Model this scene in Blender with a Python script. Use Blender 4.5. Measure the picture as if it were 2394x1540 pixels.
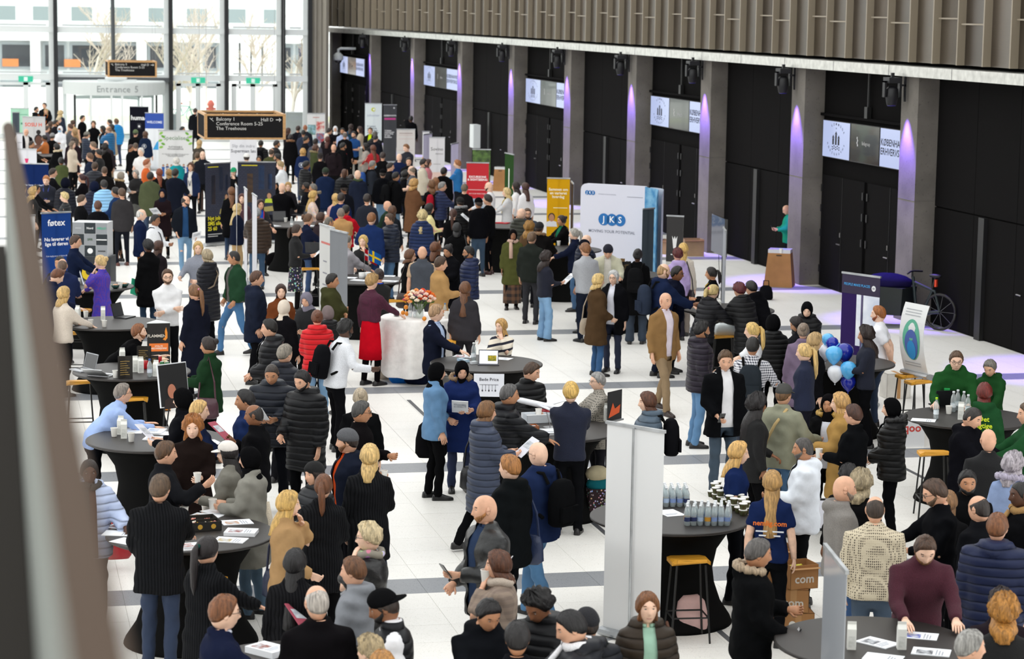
import bpy, bmesh, math, random
import numpy as np
from mathutils import Vector, Matrix
random.seed(7); np.random.seed(7)
for o in list(bpy.data.objects): bpy.data.objects.remove(o)
scene = bpy.context.scene
COL = scene.collection
PI = math.pi
R = math.radians
# ------------------------------------------------------------------ camera
W, H = 2394, 1540
FPX, YAW, PITCH, ROLL, CAMZ = 5375.0, R(12.85), R(7.89), R(.85), 6.0
fwd = np.array([math.sin(YAW)*math.cos(PITCH), math.cos(YAW)*math.cos(PITCH), -math.sin(PITCH)])
rt0 = np.array([math.cos(YAW), -math.sin(YAW), 0.0]); up0 = np.cross(rt0, fwd)
rt = math.cos(ROLL)*rt0 + math.sin(ROLL)*up0
upv = -math.sin(ROLL)*rt0 + math.cos(ROLL)*up0
CO = np.array([0, 0, CAMZ])
cd = bpy.data.cameras.new('camera'); cam = bpy.data.objects.new('camera', cd); COL.objects.link(cam)
M = Matrix((list(rt), list(upv), list(-fwd))).transposed().to_4x4(); M.translation = Vector(CO)
cam.matrix_world = M
cd.sensor_width = 36; cd.lens = 36*FPX/W; cd.clip_end = 400; cd.clip_start = .05
cd.dof.use_dof = True; cd.dof.focus_distance = 27; cd.dof.aperture_fstop = 3.2
scene.camera = cam
# ------------------------------------------------------------------ light
world = bpy.data.worlds.new('World'); scene.world = world; world.use_nodes = True
wn = world.node_tree.nodes; wl = world.node_tree.links
bg = wn['Background']; bg.inputs[0].default_value = (1, .995, .98, 1); bg.inputs[1].default_value = 1.75
vs = scene.view_settings
vs.view_transform = 'Standard'; vs.look = 'None'; vs.exposure = 0.33; vs.gamma = 1; vs.use_curve_mapping = False

# ------------------------------------------------------------------ helpers
def ray(px, py): return fwd + ((px-W/2)*rt - (py-H/2)*upv)/FPX
def at(px, py, z=0.0):
    d = ray(px, py); p = CO + d*((z-CAMZ)/d[2]); return Vector(p)
def atX(px, py, X):
    d = ray(px, py); return Vector(CO + d*(X/d[0]))
def atY(px, py, Y):
    d = ray(px, py); return Vector(CO + d*(Y/d[1]))
def lin(c):
    if isinstance(c, str):
        c = [int(c[i:i+2], 16)/255 for i in (0, 2, 4)]
    return tuple((v/12.92 if v <= .04045 else ((v+.055)/1.055)**2.4) for v in c[:3])
_m = {}
def mat(kind, c='808080', c2='000000', s=1.0):
    key = (kind, c, c2, s)
    if key in _m: return _m[key]
    m = bpy.data.materials.new(kind+'_'+c); m.use_nodes = True; _m[key] = m
    nt = m.node_tree; N = nt.nodes; L = nt.links
    b = N['Principled BSDF']; col = lin(c); b.inputs['Base Color'].default_value = (*col, 1)
    col2 = lin(c2)
    def new(t, **k):
        n = N.new(t)
        for a, v in k.items():
            if a in n.inputs: n.inputs[a].default_value = v
            else: setattr(n, a, v)
        return n
    tc = new('ShaderNodeTexCoord')
    def mapped(sc, src='Object'):
        mp = new('ShaderNodeMapping'); mp.inputs['Scale'].default_value = sc
        L.new(tc.outputs[src], mp.inputs[0]); return mp.outputs[0]
    def noise(sc, src='Object', det=3, xyz=(1, 1, 1)):
        n = new('ShaderNodeTexNoise', Scale=sc, Detail=det); L.new(mapped(xyz, src), n.inputs['Vector']); return n.outputs['Fac']
    def ramp(f, a, bb, ca, cb):
        r = new('ShaderNodeValToRGB'); r.color_ramp.elements[0].position = a; r.color_ramp.elements[1].position = bb
        r.color_ramp.elements[0].color = (*ca, 1); r.color_ramp.elements[1].color = (*cb, 1)
        L.new(f, r.inputs[0]); return r.outputs[0]
    def base(x): L.new(x, b.inputs['Base Color'])
    def bump(f, d, st=1.0):
        n = new('ShaderNodeBump', Strength=st, Distance=d); L.new(f, n.inputs['Height']); L.new(n.outputs[0], b.inputs['Normal'])
    def math_(op, a, bb=None):
        n = new('ShaderNodeMath', operation=op)
        for i, v in enumerate((a, bb)):
            if v is None: continue
            if isinstance(v, (int, float)): n.inputs[i].default_value = v
            else: L.new(v, n.inputs[i])
        return n.outputs[0]
    def xyz(src='Object'):
        n = new('ShaderNodeSeparateXYZ'); L.new(tc.outputs[src], n.inputs[0]); return n.outputs
    def mixc(f, ca, cb):
        n = new('ShaderNodeMix', data_type='RGBA'); L.new(f, n.inputs[0])
        for i, v in ((6, ca), (7, cb)):
            if isinstance(v, tuple): n.inputs[i].default_value = (*v, 1)
            else: L.new(v, n.inputs[i])
        return n.outputs[2]
    if kind in ('cloth', 'puffer', 'ribbed', 'leather', 'denim', 'knit'):
        lum = max(col); kf = .55+.45*min(1, lum/.06); col = tuple(v*kf for v in col)
    dk = tuple(v*.82 for v in col); lt = tuple(min(1, v*1.18+.002) for v in col)
    rough = .85
    if kind == 'cloth':
        base(ramp(noise(9), .3, .7, tuple(v*.92 for v in col), tuple(min(1, v*1.08) for v in col))); bump(noise(5, det=4), .03, .6); b.inputs['Specular IOR Level'].default_value = .03
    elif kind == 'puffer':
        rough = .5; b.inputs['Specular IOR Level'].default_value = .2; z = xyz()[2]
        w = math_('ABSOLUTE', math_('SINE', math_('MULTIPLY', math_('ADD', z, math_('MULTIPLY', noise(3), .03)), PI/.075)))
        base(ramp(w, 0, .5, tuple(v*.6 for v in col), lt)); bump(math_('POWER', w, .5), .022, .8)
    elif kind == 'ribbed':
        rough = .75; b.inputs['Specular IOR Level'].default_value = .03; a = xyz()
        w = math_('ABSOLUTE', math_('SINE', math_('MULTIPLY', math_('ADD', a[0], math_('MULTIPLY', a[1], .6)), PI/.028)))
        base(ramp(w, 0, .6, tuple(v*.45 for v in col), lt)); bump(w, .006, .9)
    elif kind == 'leather':
        rough = .38; bump(noise(7, det=5), .03, .7)
    elif kind == 'denim':
        base(ramp(noise(3.2, det=6), .25, .75, tuple(v*.7 for v in col), tuple(min(1, v*1.2) for v in col))); bump(noise(7, det=4), .02, .5)
    elif kind == 'knit':
        rough = .95; base(ramp(noise(160, det=1), .3, .7, dk, lt)); bump(noise(120, det=1), .004, .8)
    elif kind == 'dots':
        v = new('ShaderNodeTexVoronoi', Scale=34*s); v.inputs['Randomness'].default_value = .12; L.new(mapped((1, 1, .8)), v.inputs['Vector'])
        base(ramp(v.outputs['Distance'], .30, .38, col2, col)); bump(v.outputs['Distance'], .006, .7)
    elif kind == 'floral':
        v = new('ShaderNodeTexVoronoi', Scale=22*s); L.new(mapped((1, 1, 1)), v.inputs['Vector'])
        hs = new('ShaderNodeHueSaturation', Saturation=.7, Value=.9); L.new(v.outputs['Color'], hs.inputs['Color'])
        base(mixc(ramp(v.outputs['Distance'], .28, .34, (1, 1, 1), (0, 0, 0)), col, hs.outputs[0]))
    elif kind == 'plaid':
        a = xyz(); k = 2*PI/.05*s
        f1 = math_('GREATER_THAN', math_('SINE', math_('MULTIPLY', math_('ADD', a[0], math_('MULTIPLY', a[1], .8)), k)), .1)
        f2 = math_('GREATER_THAN', math_('SINE', math_('MULTIPLY', a[2], k)), .1)
        base(mixc(math_('MULTIPLY', math_('ADD', f1, f2), .5), col, col2))
    elif kind == 'stripes':
        a = xyz(); f = math_('GREATER_THAN', math_('SINE', math_('MULTIPLY', math_('ADD', a[2], math_('MULTIPLY', a[0], .25)), 2*PI/(.075*s))), .45)
        base(mixc(f, col, col2))
    elif kind == 'ombre':
        z = xyz()[2]; base(ramp(math_('ADD', z, 0), .9, 1.45, col2, col))
    elif kind == 'skin':
        rough = .48; base(ramp(noise(14), .3, .7, tuple(v*.9 for v in col), lt)); b.inputs['Specular IOR Level'].default_value = .4
    elif kind == 'hair':
        rough = .5; n = noise(60, det=4, xyz=(1, 1, .12)); base(ramp(n, .3, .72, tuple(v*.45 for v in col), tuple(min(1, v*1.35) for v in col))); bump(n, .012, .9)
    elif kind == 'plain':
        rough = .5
    elif kind == 'matte':
        rough = .9; b.inputs['Specular IOR Level'].default_value = .04
    elif kind == 'gloss':
        rough = .14; b.inputs['Coat Weight'].default_value = .3
    elif kind == 'print':
        rough = .75
    elif kind == 'metal':
        rough = .28; b.inputs['Metallic'].default_value = 1
    elif kind == 'brushed':
        rough = .42; b.inputs['Metallic'].default_value = .85; n = noise(6, det=5); base(ramp(n, .3, .7, dk, lt))
    elif kind == 'emit':
        b.inputs['Emission Color'].default_value = (*col, 1); b.inputs['Emission Strength'].default_value = s; b.inputs['Base Color'].default_value = (.02, .02, .02, 1); rough = .2
    elif kind == 'concrete':
        rough = .9; n1 = noise(1.3, det=6); n2 = noise(22, det=3)
        x = mixc(ramp(n1, .3, .72, (0, 0, 0), (1, 1, 1)), tuple(v*.72 for v in col), tuple(min(1, v*1.2) for v in col))
        sp = ramp(n2, .62, .78, (1, 1, 1), (.55, .55, .55)); mm = new('ShaderNodeMix', data_type='RGBA', blend_type='MULTIPLY'); mm.inputs[0].default_value = 1
        L.new(x, mm.inputs[6]); L.new(sp, mm.inputs[7]); base(mm.outputs[2]); bump(n2, .004, .4)
    elif kind == 'terrazzo':
        rough = .42; v = new('ShaderNodeTexVoronoi', Scale=150*s); L.new(mapped((1, 1, 1), 'Object'), v.inputs['Vector'])
        hs = new('ShaderNodeHueSaturation', Saturation=0.0); L.new(v.outputs['Color'], hs.inputs['Color'])
        x = ramp(hs.outputs[0], .12, .5, col2, col)
        oi = new('ShaderNodeObjectInfo'); n = noise(.35, det=2)
        mm = new('ShaderNodeMix', data_type='RGBA', blend_type='MULTIPLY'); mm.inputs[0].default_value = 1
        L.new(x, mm.inputs[6]); L.new(ramp(n, .3, .7, (.93, .92, .9), (1, 1, 1)), mm.inputs[7]); base(mm.outputs[2])
    elif kind == 'perf':
        rough = .36; b.inputs['Metallic'].default_value = .6
        a = xyz(); cy = math_('MULTIPLY', a[1], 24*s); cz = math_('MULTIPLY', a[2], 24*s)
        d1 = math_('MULTIPLY', math_('SINE', math_('MULTIPLY', math_('ADD', cy, cz), PI)), math_('SINE', math_('MULTIPLY', math_('SUBTRACT', cy, cz), PI)))
        f = ramp(math_('ABSOLUTE', d1), .45, .62, (0, 0, 0), (1, 1, 1))
        n = ramp(noise(.8, det=2), .3, .7, tuple(v*.8 for v in col), tuple(v*1.15 for v in col))
        base(mixc(f, n, col2))
    elif kind == 'wood':
        n = noise(8, det=5, xyz=(1, 8, 8)); base(ramp(n, .3, .7, tuple(v*.75 for v in col), lt)); rough = .5
    elif kind == 'card':
        base(ramp(noise(2.5, det=4), .3, .7, tuple(v*.88 for v in col), lt)); rough = .9
    elif kind == 'glass':
        N.remove(b); t = new('ShaderNodeBsdfTransparent'); t.inputs[0].default_value = (*col, 1); g = new('ShaderNodeBsdfGlossy', Roughness=.03)
        mx = new('ShaderNodeMixShader'); mx.inputs[0].default_value = .07*s
        L.new(t.outputs[0], mx.inputs[1]); L.new(g.outputs[0], mx.inputs[2]); L.new(mx.outputs[0], N['Material Output'].inputs[0]); return m
    elif kind == 'water':
        N.remove(b); t = new('ShaderNodeBsdfTransparent'); t.inputs[0].default_value = (*col, 1); g = new('ShaderNodeBsdfGlossy', Roughness=.08)
        d = new('ShaderNodeBsdfDiffuse'); d.inputs[0].default_value = (.9, .93, .93, 1)
        fr = new('ShaderNodeLayerWeight', Blend=.35)
        mx = new('ShaderNodeMixShader'); L.new(fr.outputs['Facing'], mx.inputs[0]); L.new(t.outputs[0], mx.inputs[1]); L.new(g.outputs[0], mx.inputs[2])
        m2 = new('ShaderNodeMixShader'); m2.inputs[0].default_value = .22; L.new(mx.outputs[0], m2.inputs[1]); L.new(d.outputs[0], m2.inputs[2])
        L.new(m2.outputs[0], N['Material Output'].inputs[0]); return m
    elif kind == 'vinyl':      # thin banner film: lets some light through
        N.remove(b); d = new('ShaderNodeBsdfDiffuse'); d.inputs[0].default_value = (*col, 1); t = new('ShaderNodeBsdfTranslucent'); t.inputs[0].default_value = (*col, 1)
        mx = new('ShaderNodeMixShader'); mx.inputs[0].default_value = .45
        L.new(d.outputs[0], mx.inputs[1]); L.new(t.outputs[0], mx.inputs[2]); L.new(mx.outputs[0], N['Material Output'].inputs[0]); return m
    elif kind == 'photo':      # generic printed picture: soft colour patches
        n = noise(2.2*s, det=3, xyz=(1, 1, 1.3)); rough = .7; base(ramp(n, .35, .65, col, col2))
    elif kind == 'brick':
        bt = new('ShaderNodeTexBrick', Scale=9*s); bt.inputs['Color1'].default_value = (*col, 1); bt.inputs['Color2'].default_value = (*dk, 1); bt.inputs['Mortar'].default_value = (*col2, 1)
        cb = new('ShaderNodeCombineXYZ'); a = xyz(); L.new(a[0], cb.inputs[0]); L.new(a[2], cb.inputs[1]); L.new(cb.outputs[0], bt.inputs['Vector']); base(bt.outputs[0]); rough = .8
    if 'Roughness' in b.inputs: b.inputs['Roughness'].default_value = rough
    return m

class MB:
    def __init__(s): s.v = []; s.f = []; s.m = []; s.k = 0
    def add(s, vs_, fs, mi=None):
        o = len(s.v); s.v.extend([tuple(map(float, p)) for p in vs_]); mi = s.k if mi is None else mi
        for f in fs: s.f.append(tuple(i+o for i in f)); s.m.append(mi)
        return s
    def box(s, x0, x1, y0, y1, z0, z1, mi=None):
        p = [(x, y, z) for z in (z0, z1) for y in (y0, y1) for x in (x0, x1)]
        return s.add(p, [(0, 2, 3, 1), (4, 5, 7, 6), (0, 1, 5, 4), (2, 6, 7, 3), (0, 4, 6, 2), (1, 3, 7, 5)], mi)
    def loft(s, rings, cap=True, mi=None, closed=True):
        n = len(rings[0]); vs_ = [p for r in rings for p in r]; fs = []
        m_ = n if closed else n-1
        for i in range(len(rings)-1):
            for j in range(m_):
                k = (j+1) % n; fs.append((i*n+j, i*n+k, (i+1)*n+k, (i+1)*n+j))
        if cap: fs.append(tuple(range(n-1, -1, -1))); e = (len(rings)-1)*n; fs.append(tuple(range(e, e+n)))
        return s.add(vs_, fs, mi)
    def tube(s, pts, rad, n=8, mi=None, cap=True):
        pts = [Vector(p) for p in pts]
        if not isinstance(rad, (list, tuple)): rad = [rad]*len(pts)
        rings = []; u = None
        for i, p in enumerate(pts):
            d = (pts[min(i+1, len(pts)-1)]-pts[max(i-1, 0)]).normalized()
            if u is None:
                u = d.orthogonal().normalized()
            else:
                u = (u-d*u.dot(d)); u = u.normalized() if u.length > 1e-6 else d.orthogonal().normalized()
            w = d.cross(u)
            rings.append([p+(u*math.cos(2*PI*j/n)+w*math.sin(2*PI*j/n))*rad[i] for j in range(n)])
        return s.loft(rings, cap, mi)
    def lathe(s, prof, n=24, c=(0, 0, 0), mi=None, cap=True, sx=1, sy=1):
        return s.loft([[(c[0]+r*sx*math.cos(2*PI*j/n), c[1]+r*sy*math.sin(2*PI*j/n), c[2]+z) for j in range(n)] for r, z in prof], cap, mi)
    def ball(s, c, r, n=10, m=7, mi=None):
        if not isinstance(r, (list, tuple)): r = (r, r, r)
        return s.loft([[(c[0]+r[0]*math.sin(PI*i/m)*math.cos(2*PI*j/n), c[1]+r[1]*math.sin(PI*i/m)*math.sin(2*PI*j/n), c[2]-r[2]*math.cos(PI*i/m)) for j in range(n)] for i in ([.02]+list(range(1, m))+[m-.02])], True, mi)
    def disc(s, c, r, n=24, mi=None, axis='y', sx=1, sz=1):
        if axis == 'y': p = [(c[0]+r*sx*math.cos(-2*PI*j/n), c[1], c[2]+r*sz*math.sin(-2*PI*j/n)) for j in range(n)]; p = p[::-1]
        else: p = [(c[0]+r*math.cos(2*PI*j/n), c[1]+r*math.sin(2*PI*j/n), c[2]) for j in range(n)]
        return s.add(p, [tuple(range(n))], mi)
    def quad(s, a, b, c, d, mi=None): return s.add([a, b, c, d], [(0, 1, 2, 3)], mi)
    def mesh(s, name='mesh', smooth=False):
        me = bpy.data.meshes.new(name); me.from_pydata(s.v, [], s.f)
        me.polygons.foreach_set('material_index', s.m)
        if smooth: me.polygons.foreach_set('use_smooth', [True]*len(s.f))
        me.update(); return me

def link(name, me, mats, parent=None, loc=(0, 0, 0), rz=0.0, rot=None):
    o = bpy.data.objects.new(name, me); COL.objects.link(o)
    if me is not None:
        ms = mats if isinstance(mats, (list, tuple)) else [mats]
        if len(me.materials) == 0:
            for m in ms: me.materials.append(m)
        else:
            for i, m in enumerate(ms):
                if i < len(o.material_slots) and me.materials[i] != m: o.material_slots[i].link = 'OBJECT'; o.material_slots[i].material = m
    o.location = loc; o.rotation_euler = rot if rot else (0, 0, rz); o.parent = parent
    return o
def obj(name, mb, mats, parent=None, loc=(0, 0, 0), rz=0.0, smooth=False, rot=None):
    return link(name, mb.mesh(name, smooth), mats, parent, loc, rz, rot)
def tag(o, label, cat, group=None):
    o['label'] = label; o['category'] = cat
    if group: o['group'] = group
    return o
def thing(name, label, cat, loc=(0, 0, 0), rz=0.0, group=None):
    o = bpy.data.objects.new(name, None); COL.objects.link(o); o.empty_display_size = .2
    o.location = loc; o.rotation_euler = (0, 0, rz); return tag(o, label, cat, group)
def struct(o, kind='structure'): o['kind'] = kind; return o
_txt = []
BLUR = ('STUDIE', 'REKRUTTERING', 'A career in hotels', 'Tivoli', 'VARER', 'events', 'carpark.dk/job', 'www.avarn.dk', 'Security, vagt', 'EN DEL AF', 'Restauranter', 'xx', '----', 'Godt i skabet', 'KAFE', 'bilka', 'SALLING', 'A Division', 'MAMMUT', 'TP')
def text(parent, s, size, x, z, color, y=-.006, align='CENTER', kind='print', bold=0.0, name='lettering', rot=None, sx=1.0):
    if s.startswith(BLUR):      # print too small to read in the photograph: plain bars
        q = MB(); ls = s.split('\n')
        for i, l in enumerate(ls):
            w = len(l)*size*.5; zc = ((len(ls)-1)/2-i)*size; x0 = 0 if align == 'LEFT' else -w/2
            q.quad((x0, -.18*size+zc, 0), (x0+w, -.18*size+zc, 0), (x0+w, .18*size+zc, 0), (x0, .18*size+zc, 0))
        o = obj('printed_line', q, mat(kind, color), parent); o.location = (x, y, z); o.rotation_euler = rot if rot else (PI/2, 0, 0); return o
    cu = bpy.data.curves.new('t', 'FONT'); cu.body = s; cu.size = size; cu.align_x = align; cu.align_y = 'CENTER'; cu.offset = bold*size*.011; cu.resolution_u = 2; cu.space_line = .95
    o = bpy.data.objects.new(name, cu); COL.objects.link(o); cu.materials.append(mat(kind, color))
    o.parent = parent; o.location = (x, y, z); o.rotation_euler = rot if rot else (PI/2, 0, 0); o.scale = (sx, 1, 1)
    _txt.append(o); return o
def copytree(o, parent=None):
    c = o.copy(); COL.objects.link(c); c.parent = parent
    for ch in o.children: copytree(ch, c)
    return c

# ------------------------------------------------------------------ floor
T = .62; BAND0 = 23.5+.0
tile_w = mat('terrazzo', 'f8f6f2', 'cfccc5'); tile_g = mat('terrazzo', '8b8e94', '464a50')
fb = MB(); fb.box(-60, 60, 2, 128, -.2, -.008)
floor = struct(obj('floor', fb, mat('matte', 'd2d0ca')))
def band_row(j): return j % 10 == 0
X0 = -.6; g = .0017
near = []; rest_w = MB(); rest_g = MB()
def vis(x, y):
    p = np.array([x, y, 0])-CO; zz = p@fwd
    return abs(p@rt/zz*FPX) < W/2+40 and abs(p@upv/zz*FPX) < H/2+40
cands = []
for j in range(-12, 140):
    y0 = BAND0+j*T-T
    for i in range(-40, 48):
        x0 = X0+i*T
        if y0 < 8 or y0 > 104 or x0 > 18.6: continue
        if vis(x0+T/2, y0+T/2): cands.append((y0, x0, band_row(j)))
        elif y0 < 60 and abs(x0-6) < 20: (rest_g if band_row(j) else rest_w).quad((x0+g, y0+g, 0), (x0+T-g, y0+g, 0), (x0+T-g, y0+T-g, 0), (x0+g, y0+T-g, 0))
cands.sort(key=lambda a: math.hypot(a[0], a[1]))
tm = {}
for b_, m_ in ((False, tile_w), (True, tile_g)):
    q = MB(); q.add([(g, g, 0), (T-g, g, 0), (T-g, T-g, 0), (g, T-g, 0), (g, g, -.008), (T-g, g, -.008), (T-g, T-g, -.008), (g, T-g, -.008)], [(0, 1, 2, 3), (4, 5, 1, 0), (5, 6, 2, 1), (6, 7, 3, 2), (7, 4, 0, 3)])
    tm[b_] = q.mesh('tile'); tm[b_].materials.append(m_)
cnt = 0
for y0, x0, b_ in cands:
    if cnt < 300:
        o = bpy.data.objects.new('floor_tile', tm[b_]); COL.objects.link(o); o.parent = floor; o.location = (x0, y0, random.uniform(-.0006, .0006)); cnt += 1
    else: (rest_g if b_ else rest_w).quad((x0+g, y0+g, 0), (x0+T-g, y0+g, 0), (x0+T-g, y0+T-g, 0), (x0+g, y0+T-g, 0))
struct(obj('far_white_tiles', rest_w, tile_w, floor), 'stuff'); struct(obj('far_grey_tiles', rest_g, tile_g, floor), 'stuff')
# drainage slots in the floor, running along the hall
for k, (pa, pb) in enumerate((((1375, 1212), (1790, 1590)), ((2102, 1088), (2394, 1250)), ((955, 935), (1000, 985)))):
    a = at(*pa, 0); b_ = at(*pb, 0); q = MB(); q.box(a.x-.03, a.x+.03, b_.y, a.y, -.004, .004)
    struct(obj('trim_%d' % (k+4), q, mat('plain', '4a4c50')))

# ------------------------------------------------------------------ right wall: pillars, recesses, doors
PY = [35.7, 42.15, 48.57, 55.42, 62.29, 69.74, 77.72, 85.9, 94.6, 103.2, 112.0]
PX = [17.67]*7+[17.5, 17.25, 16.85, 16.35]
SOF = 4.84; DEP = .46; PW = .85
dark = mat('matte', '151414'); darkp = mat('matte', '100f0f'); conc = mat('concrete', '716c65')
wallr = MB(); wallr.box(18.14, 18.5, 20, 120, 0, 9)
wall_right = struct(obj('wall_right', wallr, darkp))
spot_purple = (.24, .12, 1.0)
def fixture(i, x, y):
    far = len(PY)-i
    t = thing('moving_head_spotlight', ['nearest black moving-head spotlight, at the right edge of the hall', '%s black moving-head spotlight hung under the white ledge, counted from the right'][0 if i == 0 else 1] % (() if i == 0 else (['', 'second', 'third', 'fourth', 'fifth', 'sixth', 'seventh', 'eighth', 'ninth', 'tenth', 'eleventh'][i],)), 'spotlight', (x-.3, y+.62, SOF), 0, 'spotlights washing the pillars')
    q = MB(); q.box(-.13, .13, -.16, .16, -.14, -.03); q.box(-.03, .03, -.03, .03, -.03, .06); obj('base', q, mat('plain', '15151a'), t)
    q = MB(); q.box(-.18, -.14, -.06, .06, -.42, -.1); q.box(.14, .18, -.06, .06, -.42, -.1); q.box(-.18, .18, -.06, .06, -.13, -.1); obj('yoke', q, mat('plain', '101014'), t)
    q = MB(); q.lathe([(.07, -.2), (.12, -.26), (.13, -.4), (.1, -.56), (.09, -.58)], 14); h = obj('lamp_head', q, mat('plain', '121216'), t, smooth=True)
    q = MB(); q.lathe([(.085, -.583), (.085, -.59)], 14); obj('lens', q, mat('gloss', '3a2ba0'), h)
    q = MB(); q.box(.2, .24, -.14, -.1, -.5, .0); q.box(.1, .24, -.14, -.1, -.2, -.16); obj('bracket', q, mat('plain', '15151a'), t)
    ld = bpy.data.lights.new('wash', 'SPOT'); ld.energy = 850; ld.color = spot_purple; ld.spot_size = R(56); ld.spot_blend = .55; ld.shadow_soft_size = .08
    l = bpy.data.objects.new('wash_light', ld); COL.objects.link(l); l.parent = t; l.location = (.08, -.1, -.62)
    tgt = Vector((.5, -.2, -4.2)); l.rotation_euler = (tgt).to_track_quat('-Z', 'Y').to_euler()
for i, (y, x) in enumerate(zip(PY, PX)):
    q = MB(); q.box(x, x+.6, y, y+PW, 0, SOF)
    p = obj('pillar', q, conc, wall_right)
    q = MB(); q.box(x-.004, x+.45, y-.004, y+PW, 2.42, 2.425); obj('pillar_joint', q, mat('plain', '6b6864'), p)
    if i < len(PY)-1: fixture(i, x, y)
def back_panel(yn, yf, dx):
    if dx < -.05: q = MB(); q.box(18.14+dx, 18.2, yn-.3, yf+.3, 0, SOF); obj('recess_back', q, darkp, wall_right)
def screen_bay(n, y0, y1, dx):
    yn, yf = y0+PW, y1                        # near .. far ends of the recess
    d = MB(); w = yf-yn; back_panel(yn, yf, dx)
    dr = thing('door_%d' % n, 'x', 'x'); del dr['label'], dr['category']; struct(dr)
    for k in (0, 1):
        a = yn+.15+k*(w-.3)/2+.1*k; b_ = yn+.15+(k+1)*(w-.3)/2-.1*(1-k)
        q = MB(); q.box(18.09+dx, 18.139+dx, a, b_, .02, 2.5); lf = obj('door_leaf', q, dark, dr)
        m_ = (a+b_)/2
        q = MB(); q.box(18.08+dx, 18.092+dx, m_-.006, m_+.006, .02, 2.5); obj('leaf_gap', q, mat('plain', '0c0c0c'), lf)
        q = MB(); q.tube([(18.03+dx, m_+.12, 1.05), (18.03+dx, m_-.1, 1.05)], .014, 6); q.tube([(18.03+dx, m_+.1, 1.05), (18.09+dx, m_+.1, 1.05)], .012, 6); q.box(18.07+dx, 18.09+dx, m_+.02, m_+.07, 1.2, 1.3); obj('door_handle', q, mat('metal', '8c8a88'), lf)
        for zz in (2.2, 1.75, 1.2, .4):
            for e in (a+.03, b_-.03):
                q = MB(); q.box(18.06+dx, 18.092+dx, e-.03, e+.03, zz-.08, zz+.08); obj('hinge', q, mat('plain', '101010'), lf)
    q = MB(); q.box(18.05+dx, 18.139+dx, yn, yf, 3.8, 3.86); obj('head_rail', q, darkp, dr)
    q = MB(); q.tube([(18.08+dx, (yn+yf)/2, 3.86), (18.08+dx, (yn+yf)/2, SOF)], .03, 6); q.box(18.02+dx, 18.12+dx, (yn+yf)/2-.08, (yn+yf)/2+.08, 3.86, 4.1); obj('mounting_pole', q, mat('plain', '161616'), dr)
    # three displays
    names = ['showing the city crest', 'that is nearly black', 'showing dark letters']
    L_ = w-.5; ord_ = ['far-left', 'second', 'third', 'fourth', 'nearest']
    for k in range(3):
        b_ = yf-.22-k*L_/3; a = b_-L_/3+.03
        t = thing('display_screen', 'wall display %s above the %s pair of dark doors' % (names[k], ord_[::-1][n-1] if n > 1 else 'nearest'), 'screen', (18.04+dx, b_, 2.9), -PI/2)
        # local x runs from far (left in the photo) to near, local -y faces the hall
        ww = b_-a
        q = MB(); q.box(0, ww, 0, .07, 0, .82); obj('housing', q, mat('plain', '0e0e10'), t)
        if k == 1:
            q = MB(); q.quad((.015, -.002, .015), (ww-.015, -.002, .015), (ww-.015, -.002, .805), (.015, -.002, .805)); obj('screen_panel', q, mat('gloss', '0d0d0f'), t)
            text(t, 'Bellagroup', .11, ww*.55, .42, 'b8b8b8')
            q = MB()
            for c in ((0, 0), (.03, .05), (0, .1), (.03, -.05)): q.disc((ww*.24+c[0], -.005, .42+c[1]), .028, 10)
            obj('logo', q, mat('print', 'c8c8c8'), t)
        else:
            q = MB(); q.quad((.015, -.002, .015), (ww-.015, -.002, .015), (ww-.015, -.002, .805), (.015, -.002, .805)); obj('screen_panel', q, mat('emit', 'b9c6ee', s=.75), t)
            if k == 2:
                text(t, 'KØBENHAVNS\nERHVERVSHUS', .2, .05, .42, '14161c', align='LEFT', bold=1.4, sx=ww/1.5)
            else:
                crest(t, ww)
def crest(t, ww):
    m_ = mat('print', '14161c'); cx = ww*.5; q = MB(); y = -.006
    def tri(a, b_, c): q.add([(a[0], y, a[1]), (b_[0], y, b_[1]), (c[0], y, c[1])], [(0, 1, 2)])
    def rc(x0, x1, z0, z1): q.quad((cx+x0*ww, y, z0), (cx+x1*ww, y, z0), (cx+x1*ww, y, z1), (cx+x0*ww, y, z1))
    for dx, tp in ((-.1, .52), (0, .6), (.1, .52)):
        rc(dx-.03, dx+.03, .3, tp-.08); tri((cx+(dx-.045)*ww, tp-.075), (cx+(dx+.045)*ww, tp-.075), (cx+dx*ww, tp))
    for dz in (.26, .21): 
        for k in range(5): tri((cx+(-.15+.06*k)*ww, dz), (cx+(-.09+.06*k)*ww, dz), (cx+(-.12+.06*k)*ww, dz+(.035 if k % 2 else -.035)))
    q.disc((cx, y, .66), .02, 8); obj('crest', q, m_, t)
    for ss, a0, a1, flip in (('KØBENHAVNS', 200, 340, 1), ('KOMMUNE', 30, 120, 0)):
        n = len(ss)
        for i, ch in enumerate(ss):
            a = R(a0+(a1-a0)*i/(n-1)) if flip else R(a1-(a1-a0)*i/(n-1))
            text(t, ch, .085, cx+math.cos(a)*ww*.32, .42+math.sin(a)*.33, '14161c', rot=(PI/2, -(a+PI/2 if flip else a-PI/2), 0), bold=1, name='letter')
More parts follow.
